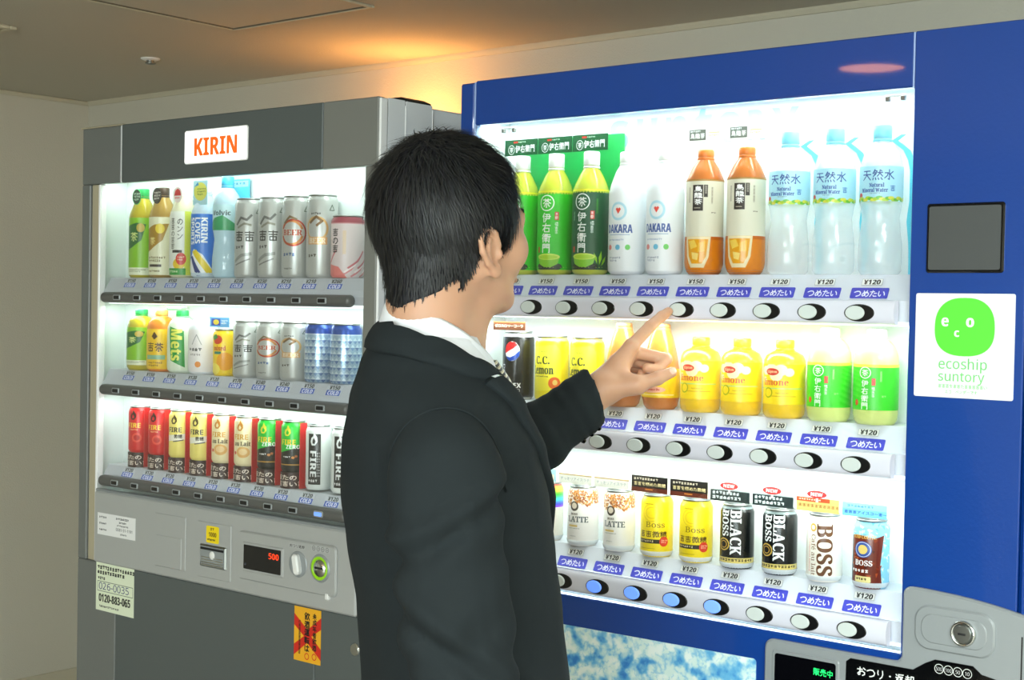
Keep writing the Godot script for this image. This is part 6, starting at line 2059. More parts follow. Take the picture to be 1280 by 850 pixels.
class Field:
	var prims: Array = []
	var clips: Array = []   # planes [point, outward normal]

	func cap(a: Vector3, b: Vector3, ra: float, rb: float, k := 0.01, sq := Vector3.ONE, cut := false):
		var p := Prim.new()
		p.a = a
		p.b = b
		p.ra = ra
		p.rb = rb
		p.k = k
		p.sq = sq
		p.cut = cut
		p.ba = (b - a) * sq
		p.bb = maxf(p.ba.length_squared(), 1e-9)
		prims.append(p)

	func ell(c: Vector3, r: Vector3, k := 0.01, turn := Basis.IDENTITY, cut := false):
		var p := Prim.new()
		p.kind = 1
		p.a = c
		p.b = r
		p.k = k
		p.inv = turn.inverse()
		p.cut = cut
		prims.append(p)

	func trunk(tab: Array, k := 0.01):
		var p := Prim.new()
		p.kind = 2
		p.tab = tab
		p.k = k
		prims.append(p)

	func val(p: Vector3, some: Array) -> float:
		var d := 1.0
		for q: Prim in some:
			var e: float = q.dist(p)
			if q.cut:
				e = -e
				var h := clampf(0.5 - 0.5 * (d - e) / q.k, 0.0, 1.0)
				d = lerpf(d, e, h) + q.k * h * (1.0 - h)
			else:
				var h := clampf(0.5 + 0.5 * (d - e) / q.k, 0.0, 1.0)
				d = lerpf(d, e, h) - q.k * h * (1.0 - h)
		for c in clips:
			if c.size() < 3 or Vector2(p.x, p.z - 0.02).length() < c[2]:
				d = maxf(d, (p - c[0]).dot(c[1]))
		return d

	func at(p: Vector3) -> float:
		return val(p, prims)

	func grad(p: Vector3) -> Vector3:
		var e := 0.002
		return Vector3(at(p + Vector3(e, 0, 0)) - at(p - Vector3(e, 0, 0)), at(p + Vector3(0, e, 0)) - at(p - Vector3(0, e, 0)), at(p + Vector3(0, 0, e)) - at(p - Vector3(0, 0, e))).normalized()

	func onto(p: Vector3, off: float) -> Vector3:
		for i in 6:
			p -= grad(p) * (at(p) - off)
		return p

	func mesh(st: SurfaceTool, lo: Vector3, hi: Vector3, cell: float, warp = null):
		# surface nets, visiting only blocks near the surface
		var B := 4
		var nb := Vector3i(((hi - lo) / (cell * B)).ceil())
		var n := nb * B + Vector3i.ONE
		var val_ := PackedFloat32Array()
		val_.resize(n.x * n.y * n.z)
		val_.fill(99.0)
		var vid := PackedInt32Array()
		vid.resize(n.x * n.y * n.z)
		vid.fill(-1)
		var diag := cell * B * 0.87
		var blocks := []
		for bx in nb.x:
			for by in nb.y:
				for bz in nb.z:
					var c := lo + (Vector3(bx, by, bz) + Vector3.ONE * 0.5) * cell * B
					var best := 9.0
					var ds := PackedFloat32Array()
					for q: Prim in prims:
						var e := q.dist(c)
						ds.append(e)
						if not q.cut:
							best = minf(best, e)
					if absf(best) > diag * 1.9 + 0.03 and best > 0.0:
						continue
					var some := []
					for i in prims.size():
						var q: Prim = prims[i]
						if ds[i] < best + diag * 2.6 + q.k * 1.5 or (q.cut and ds[i] < diag * 2.0 + q.k):
							some.append(q)
					var here := val(c, some)
					if absf(here) > diag * 1.7 + 0.006:
						continue
					blocks.append(Vector3i(bx, by, bz))
					for x in range(bx * B, bx * B + B + 1):
						for y in range(by * B, by * B + B + 1):
							for z in range(bz * B, bz * B + B + 1):
								var id := (x * n.y + y) * n.z + z
								if val_[id] > 90.0:
									val_[id] = val(lo + Vector3(x, y, z) * cell, some)
		var verts := PackedVector3Array()
		var sx := n.y * n.z
		var sy := n.z
		for b: Vector3i in blocks:
			for x in range(b.x * B, b.x * B + B):
				for y in range(b.y * B, b.y * B + B):
					for z in range(b.z * B, b.z * B + B):
						var id := x * sx + y * sy + z
						var v := [val_[id], val_[id + sx], val_[id + sy], val_[id + sx + sy], val_[id + 1], val_[id + sx + 1], val_[id + sy + 1], val_[id + sx + sy + 1]]
						var neg := 0
						for q in v:
							if q < 0.0:
								neg += 1
						if neg == 0 or neg == 8:
							continue
						var sum := Vector3.ZERO
						var cnt := 0
						for e in EDGES:
							var va: float = v[e[0]]
							var vb: float = v[e[1]]
							if (va < 0.0) == (vb < 0.0):
								continue
							var t := va / (va - vb)
							sum += CORNERS[e[0]].lerp(CORNERS[e[1]], t)
							cnt += 1
						vid[id] = verts.size()
						verts.append(lo + (Vector3(x, y, z) + sum / cnt) * cell)
		if warp != null:
			for i in verts.size():
				verts[i] = warp.call(verts[i])
		for b: Vector3i in blocks:
			for x in range(b.x * B, b.x * B + B):
				for y in range(b.y * B, b.y * B + B):
					for z in range(b.z * B, b.z * B + B):
						var id := x * sx + y * sy + z
						var a0 := val_[id]
						for ax in 3:
							var step: int = [sx, sy, 1][ax]
							var s1: int = [sy, 1, sx][ax]
							var s2: int = [1, sx, sy][ax]
							var a1 := val_[id + step]
							if (a0 < 0.0) == (a1 < 0.0):
								continue
							if [y, z, x][ax] == 0 or [z, x, y][ax] == 0:
								continue
							var q0 := vid[id]
							var q1 := vid[id - s1]
							var q2 := vid[id - s1 - s2]
							var q3 := vid[id - s2]
							if q0 < 0 or q1 < 0 or q2 < 0 or q3 < 0:
								continue
							var order := [q0, q1, q2, q0, q2, q3] if a0 > 0.0 else [q0, q2, q1, q0, q3, q2]
							for i in order:
								st.add_vertex(verts[i])

	const CORNERS := [Vector3(0, 0, 0), Vector3(1, 0, 0), Vector3(0, 1, 0), Vector3(1, 1, 0), Vector3(0, 0, 1), Vector3(1, 0, 1), Vector3(0, 1, 1), Vector3(1, 1, 1)]
	const EDGES := [[0, 1], [2, 3], [4, 5], [6, 7], [0, 2], [1, 3], [4, 6], [5, 7], [0, 4], [1, 5], [2, 6], [3, 7]]


const HEAD_AT := Vector3(-0.004, 1.524, -0.010)
const HEAD_TURN := 33.0


func new_st() -> SurfaceTool:
	var st := SurfaceTool.new()
	st.begin(Mesh.PRIMITIVE_TRIANGLES)
	st.set_smooth_group(0)
	return st


func head_field(hb: Basis, with_ears := true) -> Field:
	var f := Field.new()
	var h := func(x: float, y: float, z: float) -> Vector3: return HEAD_AT + hb * Vector3(x, y, z)
	f.ell(h.call(0, 0.025, 0.016), Vector3(0.0735, 0.088, 0.092), 0.01, hb)
	f.ell(h.call(0, 0.012, -0.035), Vector3(0.064, 0.066, 0.054), 0.02, hb)
	f.ell(h.call(0, -0.045, -0.036), Vector3(0.056, 0.066, 0.054), 0.025, hb)
	for s in [-1.0, 1.0]:
		f.cap(h.call(s * 0.055, -0.052, 0.006), h.call(s * 0.018, -0.094, -0.068), 0.017, 0.014, 0.022)
		f.ell(h.call(s * 0.040, -0.028, -0.060), Vector3(0.026, 0.026, 0.026), 0.022, hb)
		f.cap(h.call(s * 0.012, 0.016, -0.086), h.call(s * 0.045, 0.014, -0.072), 0.009, 0.009, 0.016)
		f.ell(h.call(s * 0.031, -0.005, -0.099), Vector3(0.016, 0.011, 0.014), 0.012, hb, true)
		f.ell(h.call(s * 0.031, -0.004, -0.080), Vector3(0.014, 0.012, 0.011), 0.004, hb)
		f.ell(h.call(s * 0.011, -0.035, -0.097), Vector3(0.008, 0.007, 0.010), 0.006, hb)
	f.ell(h.call(0, -0.094, -0.073), Vector3(0.022, 0.015, 0.017), 0.016, hb)
	f.cap(h.call(0, 0.010, -0.088), h.call(0, -0.029, -0.110), 0.0075, 0.0105, 0.012)
	f.ell(h.call(0, -0.058, -0.088), Vector3(0.024, 0.012, 0.013), 0.014, hb)
	f.ell(h.call(0, -0.057, -0.098), Vector3(0.020, 0.0055, 0.007), 0.004, hb)
	f.ell(h.call(0, -0.068, -0.096), Vector3(0.018, 0.006, 0.007), 0.004, hb)
	f.ell(h.call(0, -0.0625, -0.106), Vector3(0.022, 0.0014, 0.008), 0.003, hb, true)
	# neck
	f.cap(h.call(0, -0.045, 0.036), Vector3(0, 1.30, 0.030), 0.056, 0.060, 0.03)
	f.cap(h.call(0, -0.075, -0.030), Vector3(0, 1.345, -0.022), 0.024, 0.030, 0.03)
	# ears
	for s in ([-1.0, 1.0] if with_ears else []):
		var e := func(y: float, z: float, out: float) -> Vector3: return h.call(s * (0.0735 + out * 1.2 + 0.13 * (z + 0.016)), -0.033 + y * 0.98 - z * 0.10, 0.004 + z * 1.05 + y * 0.22)
		var rim := [[-0.024, -0.012, 0.0], [-0.012, -0.015, 0.002], [0.008, -0.017, 0.0], [0.024, -0.013, 0.001], [0.032, -0.001, 0.003], [0.030, 0.011, 0.004], [0.019, 0.0185, 0.004], [0.003, 0.0185, 0.004], [-0.012, 0.0115, 0.003], [-0.023, 0.002, 0.002]]
		for i in range(2, rim.size() - 1):
			f.cap(e.call(rim[i][0], rim[i][1], rim[i][2]), e.call(rim[i + 1][0], rim[i + 1][1], rim[i + 1][2]), 0.0040, 0.0040, 0.003)
		f.ell(e.call(0.002, 0.001, -0.0035), Vector3(0.0035, 0.030, 0.017), 0.005, hb * Basis(Vector3.UP, -s * 0.13))
		f.cap(e.call(0.018, 0.001, 0.0025), e.call(0.004, 0.0085, 0.003), 0.0038, 0.0040, 0.004)
		f.cap(e.call(0.004, 0.0085, 0.003), e.call(-0.012, 0.004, 0.0025), 0.0040, 0.0032, 0.004)
		f.ell(e.call(-0.024, -0.004, 0.001), Vector3(0.0055, 0.0095, 0.0085), 0.006, hb)
		f.ell(e.call(-0.003, -0.013, 0.003), Vector3(0.004, 0.006, 0.004), 0.005, hb)
		f.ell(e.call(-0.002, -0.003, 0.004), Vector3(0.0045, 0.012, 0.0065), 0.004, hb, true)
	return f


const LEFT_HAND := {
	"wrist": Vector3(-0.3072, 1.2940, -0.2840), "fore": Vector3(-0.3010, 1.2570, -0.2330),
	"mcp2": Vector3(-0.3180, 1.3650, -0.3358), "pip2": Vector3(-0.3345, 1.3968, -0.3710), "dip2": Vector3(-0.3468, 1.4128, -0.3930), "tip2": Vector3(-0.3525, 1.4205, -0.4058),
	"mcp3": Vector3(-0.3371, 1.3560, -0.3410), "pip3": Vector3(-0.3290, 1.3450, -0.3965), "dip3": Vector3(-0.3200, 1.3290, -0.3800), "tip3": Vector3(-0.3130, 1.3310, -0.3610),
	"mcp4": Vector3(-0.3526, 1.3440, -0.3370), "pip4": Vector3(-0.3460, 1.3330, -0.3915), "dip4": Vector3(-0.3360, 1.3180, -0.3750), "tip4": Vector3(-0.3270, 1.3210, -0.3560),
	"mcp5": Vector3(-0.3667, 1.3330, -0.3310), "pip5": Vector3(-0.3620, 1.3230, -0.3770), "dip5": Vector3(-0.3530, 1.3110, -0.3630), "tip5": Vector3(-0.3450, 1.3140, -0.3470),
	"cmc1": Vector3(-0.2975, 1.2990, -0.2990), "mcp1": Vector3(-0.2845, 1.3060, -0.3380), "ip1": Vector3(-0.2824, 1.3165, -0.3700), "tip1": Vector3(-0.2854, 1.3262, -0.3935),
}


func hand_field(j: Dictionary) -> Field:
	var f := Field.new()
	f.cap(j.fore, j.wrist, 0.030, 0.0265, 0.01)
	for n in ["2", "3", "4", "5"]:
		var m: Vector3 = j["mcp" + n]
		f.cap(j.wrist.lerp(m, 0.12), m, 0.0185, 0.0118 if n != "5" else 0.0105, 0.016)
	f.cap(j.wrist.lerp(j.mcp2, 0.6), j.wrist.lerp(j.mcp5, 0.6), 0.0125, 0.0115, 0.012)
	f.cap(j.cmc1, j.mcp1, 0.0185, 0.0132, 0.014)
	f.cap(j.wrist.lerp(j.mcp3, 0.4), j.mcp1, 0.0120, 0.0110, 0.016)
	f.cap(j.mcp1, j.ip1, 0.0122, 0.0104, 0.005)
	f.cap(j.ip1, j.tip1, 0.0106, 0.0084, 0.004)
	var rr := {"2": [0.0108, 0.0092, 0.0083, 0.0070], "3": [0.0110, 0.0096, 0.0086, 0.0076], "4": [0.0106, 0.0092, 0.0082, 0.0072], "5": [0.0095, 0.0082, 0.0074, 0.0065]}
	for n in ["2", "3", "4", "5"]:
		var r: Array = rr[n]
		f.cap(j["mcp" + n], j["pip" + n], r[0], r[1], 0.005)
		f.cap(j["pip" + n], j["dip" + n], r[1] * 1.02, r[2], 0.003)
		f.cap(j["dip" + n], j["tip" + n], r[2] * 1.02, r[3], 0.003)
	return f


func right_hand_joints() -> Dictionary:
	# hanging relaxed beside the thigh, palm inwards, fingers slightly curled
	var w := Vector3(0.222, 0.735, -0.080)
	var j := {"wrist": w, "fore": w + Vector3(0, 0.05, 0.012)}
	var rows := {"2": [-0.026, 0.090, 0.042, 0.026, 0.020], "3": [-0.008, 0.094, 0.046, 0.029, 0.021], "4": [0.010, 0.090, 0.042, 0.027, 0.020], "5": [0.027, 0.082, 0.033, 0.021, 0.018]}
	for n in rows:
		var r: Array = rows[n]
		var m: Vector3 = w + Vector3(0.0, -r[1], r[0] - 0.004)
		var p: Vector3 = m + Vector3(-0.010, -r[2], -0.004)
		var d: Vector3 = p + Vector3(-0.013, -r[3] * 0.9, -0.002)
		j["mcp" + n] = m
		j["pip" + n] = p
		j["dip" + n] = d
		j["tip" + n] = d + Vector3(-0.014, -r[4] * 0.75, 0.0)
	j["cmc1"] = w + Vector3(-0.012, -0.020, -0.020)
	j["mcp1"] = w + Vector3(-0.022, -0.056, -0.040)
	j["ip1"] = w + Vector3(-0.028, -0.088, -0.046)
	j["tip1"] = w + Vector3(-0.032, -0.113, -0.044)
	return j


const TRUNK := [[0.70, 0.118, -0.165, 0.196], [0.80, 0.108, -0.172, 0.192], [0.93, 0.101, -0.170, 0.184], [1.03, 0.110, -0.158, 0.176], [1.11, 0.124, -0.148, 0.176], [1.175, 0.131, -0.137, 0.178], [1.24, 0.131, -0.120, 0.182], [1.30, 0.122, -0.092, 0.165], [1.345, 0.108, -0.066, 0.118], [1.375, 0.096, -0.052, 0.094], [1.395, 0.086, -0.046, 0.086]]


func jacket_field(open_front := true) -> Field:
	var f := Field.new()
	f.trunk(TRUNK, 0.01)
	f.cap(Vector3(0.03, 1.325, 0.030), Vector3(0.172, 1.252, 0.024), 0.052, 0.050, 0.035)
	f.cap(Vector3(-0.03, 1.325, 0.030), Vector3(-0.172, 1.268, 0.012), 0.052, 0.052, 0.035)
	# right sleeve, hanging
	var sq := Vector3(1.25, 1, 1)
	f.cap(Vector3(0.196, 1.222, 0.022), Vector3(0.222, 1.06, 0.012), 0.069, 0.066, 0.012, sq)
	f.cap(Vector3(0.222, 1.06, 0.012), Vector3(0.232, 0.965, -0.004), 0.066, 0.058, 0.012, sq)
	f.cap(Vector3(0.232, 0.965, -0.004), Vector3(0.222, 0.70, -0.084), 0.058, 0.044, 0.012, sq)
	# left sleeve, raised
	f.cap(Vector3(-0.190, 1.246, 0.006), Vector3(-0.318, 1.132, -0.095), 0.066, 0.056, 0.016)
	f.cap(Vector3(-0.318, 1.132, -0.095), Vector3(-0.3055, 1.225, -0.190), 0.057, 0.049, 0.016)
	f.cap(Vector3(-0.3055, 1.225, -0.190), Vector3(-0.3072, 1.3120, -0.3080), 0.049, 0.0425, 0.016)
	# neck opening and the open front
	if open_front:
		f.cap(Vector3(0, 1.36, -0.085), Vector3(0, 1.13, -0.190), 0.058, 0.030, 0.006, Vector3.ONE, true)
	return f


func folds(p: Vector3, n: FastNoiseLite, f: Field) -> Vector3:
	# creases of cloth: long soft ones in the sleeves, a few across the back
	var d := 0.0
	if p.x > 0.135 and p.y < 1.25:
		var w := smoothstep(0.135, 0.19, p.x) * smoothstep(1.27, 1.17, p.y)
		var q := p.y * 0.9 + p.z * 0.75
		d += w * 0.0075 * n.get_noise_3d(q * 52.0, (p.y - p.z) * 14.0, 3.0)
		d += w * 0.0030 * n.get_noise_3d(p.y * 24.0, p.z * 90.0, 9.0)
		# two drag lines from the armhole towards the elbow
		d += w * 0.0085 * exp(-pow((p.y - 1.185 + (p.z - 0.02) * 0.55) / 0.011, 2.0))
		d -= w * 0.0085 * exp(-pow((p.y - 1.160 + (p.z - 0.02) * 0.60) / 0.012, 2.0))
		d += w * 0.0080 * exp(-pow((p.y - 1.052 - (p.z - 0.02) * 0.7) / 0.014, 2.0))
		d -= w * 0.0085 * exp(-pow((p.y - 1.022 - (p.z - 0.02) * 0.7) / 0.012, 2.0))
	elif p.x < -0.2 and p.z < -0.02:
		var q := p.y * 0.6 - p.z
		d += 0.0040 * n.get_noise_3d(q * 100.0, p.y * 18.0, 5.0)
		d += 0.0020 * n.get_noise_3d(p.y * 70.0, p.z * 70.0, 7.0)
	else:
		d += 0.0030 * n.get_noise_3d(p.x * 26.0, p.y * 13.0, p.z * 26.0)
		d += 0.0022 * n.get_noise_3d(p.z * 60.0, p.y * 16.0, p.x * 30.0)
	return p + f.grad(p) * d


func strip(f: Field, inner: Array, outer: Array, off_in: Array, off_out: float, fade := false, n := 5) -> SurfaceTool:
	# a turned collar or lapel lying on the jacket between two edges, with a turned rim
	var rows := []
	var a := smooth_path(inner, 8)
	var b := smooth_path(outer, 8)
	for j in n + 2:
		var row := PackedVector3Array()
		for i in a.size():
			var t := minf(float(j) / (n - 1), 1.0)
			var u := float(i) / (a.size() - 1)
			var p: Vector3 = a[i].lerp(b[i], t)
			var oi: float = lerpf(off_in[0], off_in[1], u)
			var off := lerpf(oi, off_out, t) + 0.0035 * sin(PI * t)
			if j == n:
				off = off_out - 0.0022
			elif j == n + 1:
				off = -0.001
			if fade:
				off = lerpf(off, -0.002, smoothstep(0.80, 1.0, u))
			if f.at(p) > 0.05:
				row.append(p)
			else:
				row.append(f.onto(p, off))
		rows.append(row)
	return grid_mesh(rows, [])


func smooth_path(pts: Array, per := 6) -> PackedVector3Array:
	var c := Curve3D.new()
	for i in pts.size():
		var t: Vector3 = (pts[mini(i + 1, pts.size() - 1)] - pts[maxi(i - 1, 0)]) / 6.0
		c.add_point(pts[i], -t, t)
	var n := (pts.size() - 1) * per
	var p := PackedVector3Array()
	for i in n + 1:
		var s := float(i) / per
		var k := mini(int(s), pts.size() - 2)
		p.append(c.sample(k, s - k))
	return p


func build_person():
	var t := thing("person", "man in a dark suit pointing at a button of the blue machine", "person", Vector3(0.483, 0, 0.5638))
	t.rotation_degrees.y = -40.5
	var hb := Basis(Vector3.UP, deg_to_rad(HEAD_TURN)) * Basis(Vector3.RIGHT, deg_to_rad(2.0))
	var head := head_field(hb)
	var skin := mat("skin", Color(0.77, 0.585, 0.47), 0.5)
	skin.subsurf_scatter_enabled = true
	skin.subsurf_scatter_strength = 0.15
	var pores := noise_tex(0.12, 21, true, 2.0)
	tri_normal(skin, pores, 40.0, 0.12)
	var none = null
	# the body: head and hands fine, trunk and limbs coarse under the clothes, all in one mesh
	var st := new_st()
	head.mesh(st, HEAD_AT + Vector3(-0.105, -0.21, -0.125), HEAD_AT + Vector3(0.105, 0.125, 0.125), 0.0027, none)
	var hand := hand_field(LEFT_HAND)
	hand.mesh(st, Vector3(-0.395, 1.225, -0.425), Vector3(-0.255, 1.445, -0.215), 0.0026, none)
	hand_field(right_hand_joints()).mesh(st, Vector3(0.165, 0.54, -0.16), Vector3(0.26, 0.80, -0.02), 0.004, none)
	var core := Field.new()
	core.trunk([[0.80, 0.090, -0.140, 0.155], [1.0, 0.090, -0.125, 0.145], [1.2, 0.110, -0.110, 0.150], [1.3, 0.100, -0.075, 0.140], [1.36, 0.085, -0.045, 0.070]], 0.02)
	core.cap(Vector3(0, 1.28, 0.03), Vector3(0, 1.40, 0.025), 0.050, 0.050, 0.03)
	core.cap(Vector3(0.15, 1.22, 0.022), Vector3(0.225, 0.97, -0.002), 0.045, 0.040, 0.02)
	core.cap(Vector3(0.225, 0.97, -0.002), Vector3(0.222, 0.76, -0.074), 0.036, 0.028, 0.02)
	core.cap(Vector3(-0.16, 1.24, 0.006), Vector3(-0.315, 1.14, -0.095), 0.045, 0.038, 0.02)
	core.cap(Vector3(-0.315, 1.14, -0.095), Vector3(-0.3040, 1.265, -0.245), 0.036, 0.027, 0.02)
	for s in [-1.0, 1.0]:
		core.cap(Vector3(s * 0.085, 0.84, -0.02), Vector3(s * 0.10, 0.46, -0.02), 0.080, 0.054, 0.03)
		core.cap(Vector3(s * 0.10, 0.46, -0.02), Vector3(s * 0.105, 0.08, 0.01), 0.052, 0.036, 0.02)
	core.mesh(st, Vector3(-0.40, 0.02, -0.34), Vector3(0.34, 1.48, 0.18), 0.014, none)
	part(t, "body", finish(st), skin, Vector3.ZERO, Vector3.ZERO, "skin of the head, neck and pointing left hand")
	# nails of the pointing hand
	var nail := mat("nail", Color(0.90, 0.72, 0.64), 0.25)
	for n in [["ip1", "tip1", Vector3(0.75, 0.35, -0.2)], ["dip2", "tip2", Vector3(0.1, 0.7, 0.5)]]:
		var a: Vector3 = LEFT_HAND[n[0]]
		var b: Vector3 = LEFT_HAND[n[1]]
		var ax: Vector3 = (b - a).normalized()
		var up: Vector3 = (n[2] - ax * n[2].dot(ax)).normalized()
		var side: Vector3 = ax.cross(up)
		var rows := []
		for i in 7:
			var u := i / 6.0
			var row := PackedVector3Array()
			for q in 7:
				var v := q / 3.0 - 1.0
				var w := 0.0052 * sqrt(maxf(1.0 - pow(absf(u * 2.0 - 1.0), 4.0), 0.02))
				row.append(hand.onto(b + ax * lerpf(-0.006, 0.006, u) + side * v * w + up * 0.008, 0.0004))
			rows.append(row)
		part(t, "nail", finish(grid_mesh(rows, [])), nail)
	# eyes
	for s in [-1.0, 1.0]:
		var e := part(t, "eye", lathe([[Vector2(0, -0.0112), Vector2(0.0079, -0.0079), Vector2(0.0112, 0), Vector2(0.0079, 0.0079), Vector2(0, 0.0112)]], 18), mat("eye_white", Color(0.92, 0.90, 0.88), 0.15), HEAD_AT + hb * Vector3(s * 0.031, -0.004, -0.0815))
		part(e, "iris", lathe([[Vector2(0.0055, 0.0), Vector2(0.004, 0.0012), Vector2(0, 0.0016)]], 16), mat("iris", Color(0.06, 0.04, 0.03), 0.1), hb * Vector3(0, 0, -0.0102), Vector3(-90, HEAD_TURN, 0))
	hair(t, head_field(hb, false), hb)
	# jacket
	var cloth := mat("suit_cloth", Color(0.150, 0.170, 0.178), 0.85)
	cloth.metallic_specular = 0.15
	cloth.rim_enabled = true
	cloth.rim = 0.12
	cloth.rim_tint = 0.6
	var weave := noise_tex(0.30, 31, true, 5.0, 256, 2)
	tri_normal(cloth, weave, 22.0, 0.5)
	var noise := FastNoiseLite.new()
	noise.seed = 77
	noise.frequency = 0.25
	noise.fractal_octaves = 2
	var jf := jacket_field()
	var cuff_dir := (Vector3(-0.3072, 1.3120, -0.3080) - Vector3(-0.3055, 1.225, -0.190)).normalized()
	jf.clips = [[Vector3(0, 0.745, 0), Vector3.DOWN], [Vector3(0, 1.383, 0.09), Vector3(0, 1, -0.34).normalized(), 0.15], [Vector3(-0.3069, 1.2880, -0.2760), (cuff_dir + Vector3(0.0, -0.30, -0.05)).normalized()]]
	var bare := jacket_field(false)
	st = new_st()
	jf.mesh(st, Vector3(-0.40, 0.72, -0.34), Vector3(0.32, 1.45, 0.17), 0.0066, func(p: Vector3) -> Vector3: return folds(p, noise, bare))
	var jacket := part(t, "jacket", finish(st), cloth, Vector3.ZERO, Vector3.ZERO, "dark charcoal suit jacket")
	for s in [1.0, -1.0]:
		var m := func(x: float, y: float, z: float) -> Vector3: return Vector3(x * s, y, z)
		var roll := [m.call(0.0, 1.406, 0.094), m.call(0.045, 1.399, 0.080), m.call(0.082, 1.372, 0.028), m.call(0.087, 1.340, -0.016), m.call(0.078, 1.316, -0.046)]
		var edge := [m.call(0.0, 1.368, 0.108), m.call(0.058, 1.362, 0.094), m.call(0.108, 1.350, 0.050), m.call(0.120, 1.325, 0.002), m.call(0.108, 1.316, -0.026)]
		var sc := strip(bare, roll, edge, [0.005, 0.011], 0.0062)
		var lap_in := [m.call(0.078, 1.316, -0.046), m.call(0.062, 1.300, -0.070), m.call(0.046, 1.255, -0.104), m.call(0.028, 1.20, -0.130), m.call(0.012, 1.12, -0.150)]
		var lap_out := [m.call(0.112, 1.312, -0.026), m.call(0.106, 1.290, -0.054), m.call(0.088, 1.240, -0.094), m.call(0.055, 1.185, -0.126), m.call(0.016, 1.11, -0.150)]
		var sl := strip(bare, lap_in, lap_out, [0.011, 0.007], 0.0062, true)
		part(jacket, "collar", finish(sc), cloth)
		part(jacket, "lapel", finish(sl), cloth)
	# armhole seam and sleeve seam, raised a little
	var seam := [Vector3(0.17, 1.168, 0.112), Vector3(0.172, 1.205, 0.108), Vector3(0.178, 1.250, 0.086), Vector3(0.186, 1.286, 0.044), Vector3(0.184, 1.288, 0.000), Vector3(0.178, 1.255, -0.036), Vector3(0.168, 1.200, -0.058)]
	var sp := smooth_path(seam, 8)
	for i in sp.size():
		sp[i] = bare.onto(sp[i], 0.0004)
	part(jacket, "armhole_seam", tube(sp, 0.0016, 6), cloth)
	for i in 3:
		part(jacket, "cuff_button", lathe([[Vector2(0.0055, 0.0), Vector2(0.0055, 0.0022), Vector2(0.0035, 0.003)], [Vector2(0.0035, 0.003), Vector2(0.0, 0.0026)]], 14), mats["black_gloss"], bare.onto(Vector3(-0.290, 1.238 - i * 0.002 + 0.0, -0.302) - cuff_dir * (0.006 + i * 0.013) + Vector3(0.02, -0.02, 0), 0.0), Vector3(-60, 40, 0))
	# shirt: a collar round the neck, its front under the jacket, a cuff
	var shirt := mat("shirt_cotton", Color(0.90, 0.91, 0.93), 0.75)
	var sf := Field.new()
	var tab := []
	for r in TRUNK:
		tab.append([r[0], r[1] - 0.012, r[2] + 0.007, r[3] - 0.012])
	sf.trunk(tab, 0.01)
	sf.clips = [[Vector3(0, 0.98, 0), Vector3.DOWN], [Vector3(0, 1.385, 0), Vector3.UP]]
	st = new_st()
	sf.mesh(st, Vector3(-0.20, 0.96, -0.18), Vector3(0.20, 1.41, 0.15), 0.012, none)
	var sh := part(t, "shirt", finish(st), shirt, Vector3.ZERO, Vector3.ZERO, "white shirt")
	var rows := []
	for j in 7:
		var row := PackedVector3Array()
		for i in 49:
			var a := lerpf(-165.0, 165.0, i / 48.0)
			var ca := cos(deg_to_rad(a))
			var sa := sin(deg_to_rad(a))
			# a = 0 at the nape
			var top_y := 1.4270 - 0.036 * pow((1.0 - ca) / 2.0, 1.0) - 0.036 * pow((1.0 - ca) / 2.0, 3.0)
			var prof: Array = [[0.0645, -0.012], [0.0655, -0.003], [0.0680, 0.0], [0.0710, -0.004], [0.0750, -0.018], [0.0790, -0.036], [0.0800, -0.050]]
			var r: float = prof[j][0]
			row.append(Vector3(sa * r * 0.97, top_y + prof[j][1] - 0.012 * pow((1.0 - ca) / 2.0, 3.0) * j / 6.0, 0.010 + ca * r * 0.99 + (1.422 - top_y) * -0.10))
		rows.append(row)
	rows.reverse()
	part(sh, "shirt_collar", finish(grid_mesh(rows, [])), shirt)
	# tie
	var ti := Ink.new(self, 64, 256, Color(0.86, 0.83, 0.72), 1.0)
	for i in 22:
		ti.line(PackedVector2Array([Vector2(-10, i * 14 - 20), Vector2(74, i * 14 - 60)]), 6.0, Color(0.08, 0.08, 0.09))
		ti.line(PackedVector2Array([Vector2(-10, i * 14 - 14), Vector2(74, i * 14 - 54)]), 1.5, Color(0.55, 0.50, 0.35))
	var tm := print_mat("tie_silk", ti.tex(), 0.35)
	var tp := [Vector3(0, 1.352, -0.060), Vector3(0, 1.330, -0.076), Vector3(0, 1.300, -0.094), Vector3(0, 1.26, -0.106), Vector3(0, 1.21, -0.116), Vector3(0, 1.16, -0.122)]
	var tw := [0.020, 0.016, 0.022, 0.027, 0.034, 0.038]
	rows = []
	var uvs := []
	for j in tp.size():
		var row := PackedVector3Array()
		var uv := PackedVector2Array()
		for i in 9:
			var v := i / 4.0 - 1.0
			row.append(tp[j] + Vector3(-v * tw[j], 0, -0.010 + 0.009 * v * v))
			uv.append(Vector2(i / 8.0, j / 5.0))
		rows.append(row)
		uvs.append(uv)
	rows.reverse()
	uvs.reverse()
	part(t, "tie", finish(grid_mesh(rows, uvs)), tm, Vector3.ZERO, Vector3.ZERO, "tie with cream and black diagonal stripes")
	# trousers and shoes
	var tf := Field.new()
	tf.trunk([[0.72, 0.104, -0.150, 0.168], [0.86, 0.098, -0.150, 0.165], [0.98, 0.092, -0.135, 0.152]], 0.02)
	for s in [-1.0, 1.0]:
		tf.cap(Vector3(s * 0.086, 0.80, -0.02), Vector3(s * 0.102, 0.46, -0.02), 0.090, 0.074, 0.02)
		tf.cap(Vector3(s * 0.102, 0.46, -0.02), Vector3(s * 0.106, 0.05, 0.0), 0.074, 0.068, 0.02)
	tf.clips = [[Vector3(0, 0.028, 0), Vector3.DOWN]]
	st = new_st()
	tf.mesh(st, Vector3(-0.21, 0.0, -0.19), Vector3(0.21, 1.01, 0.14), 0.014, none)
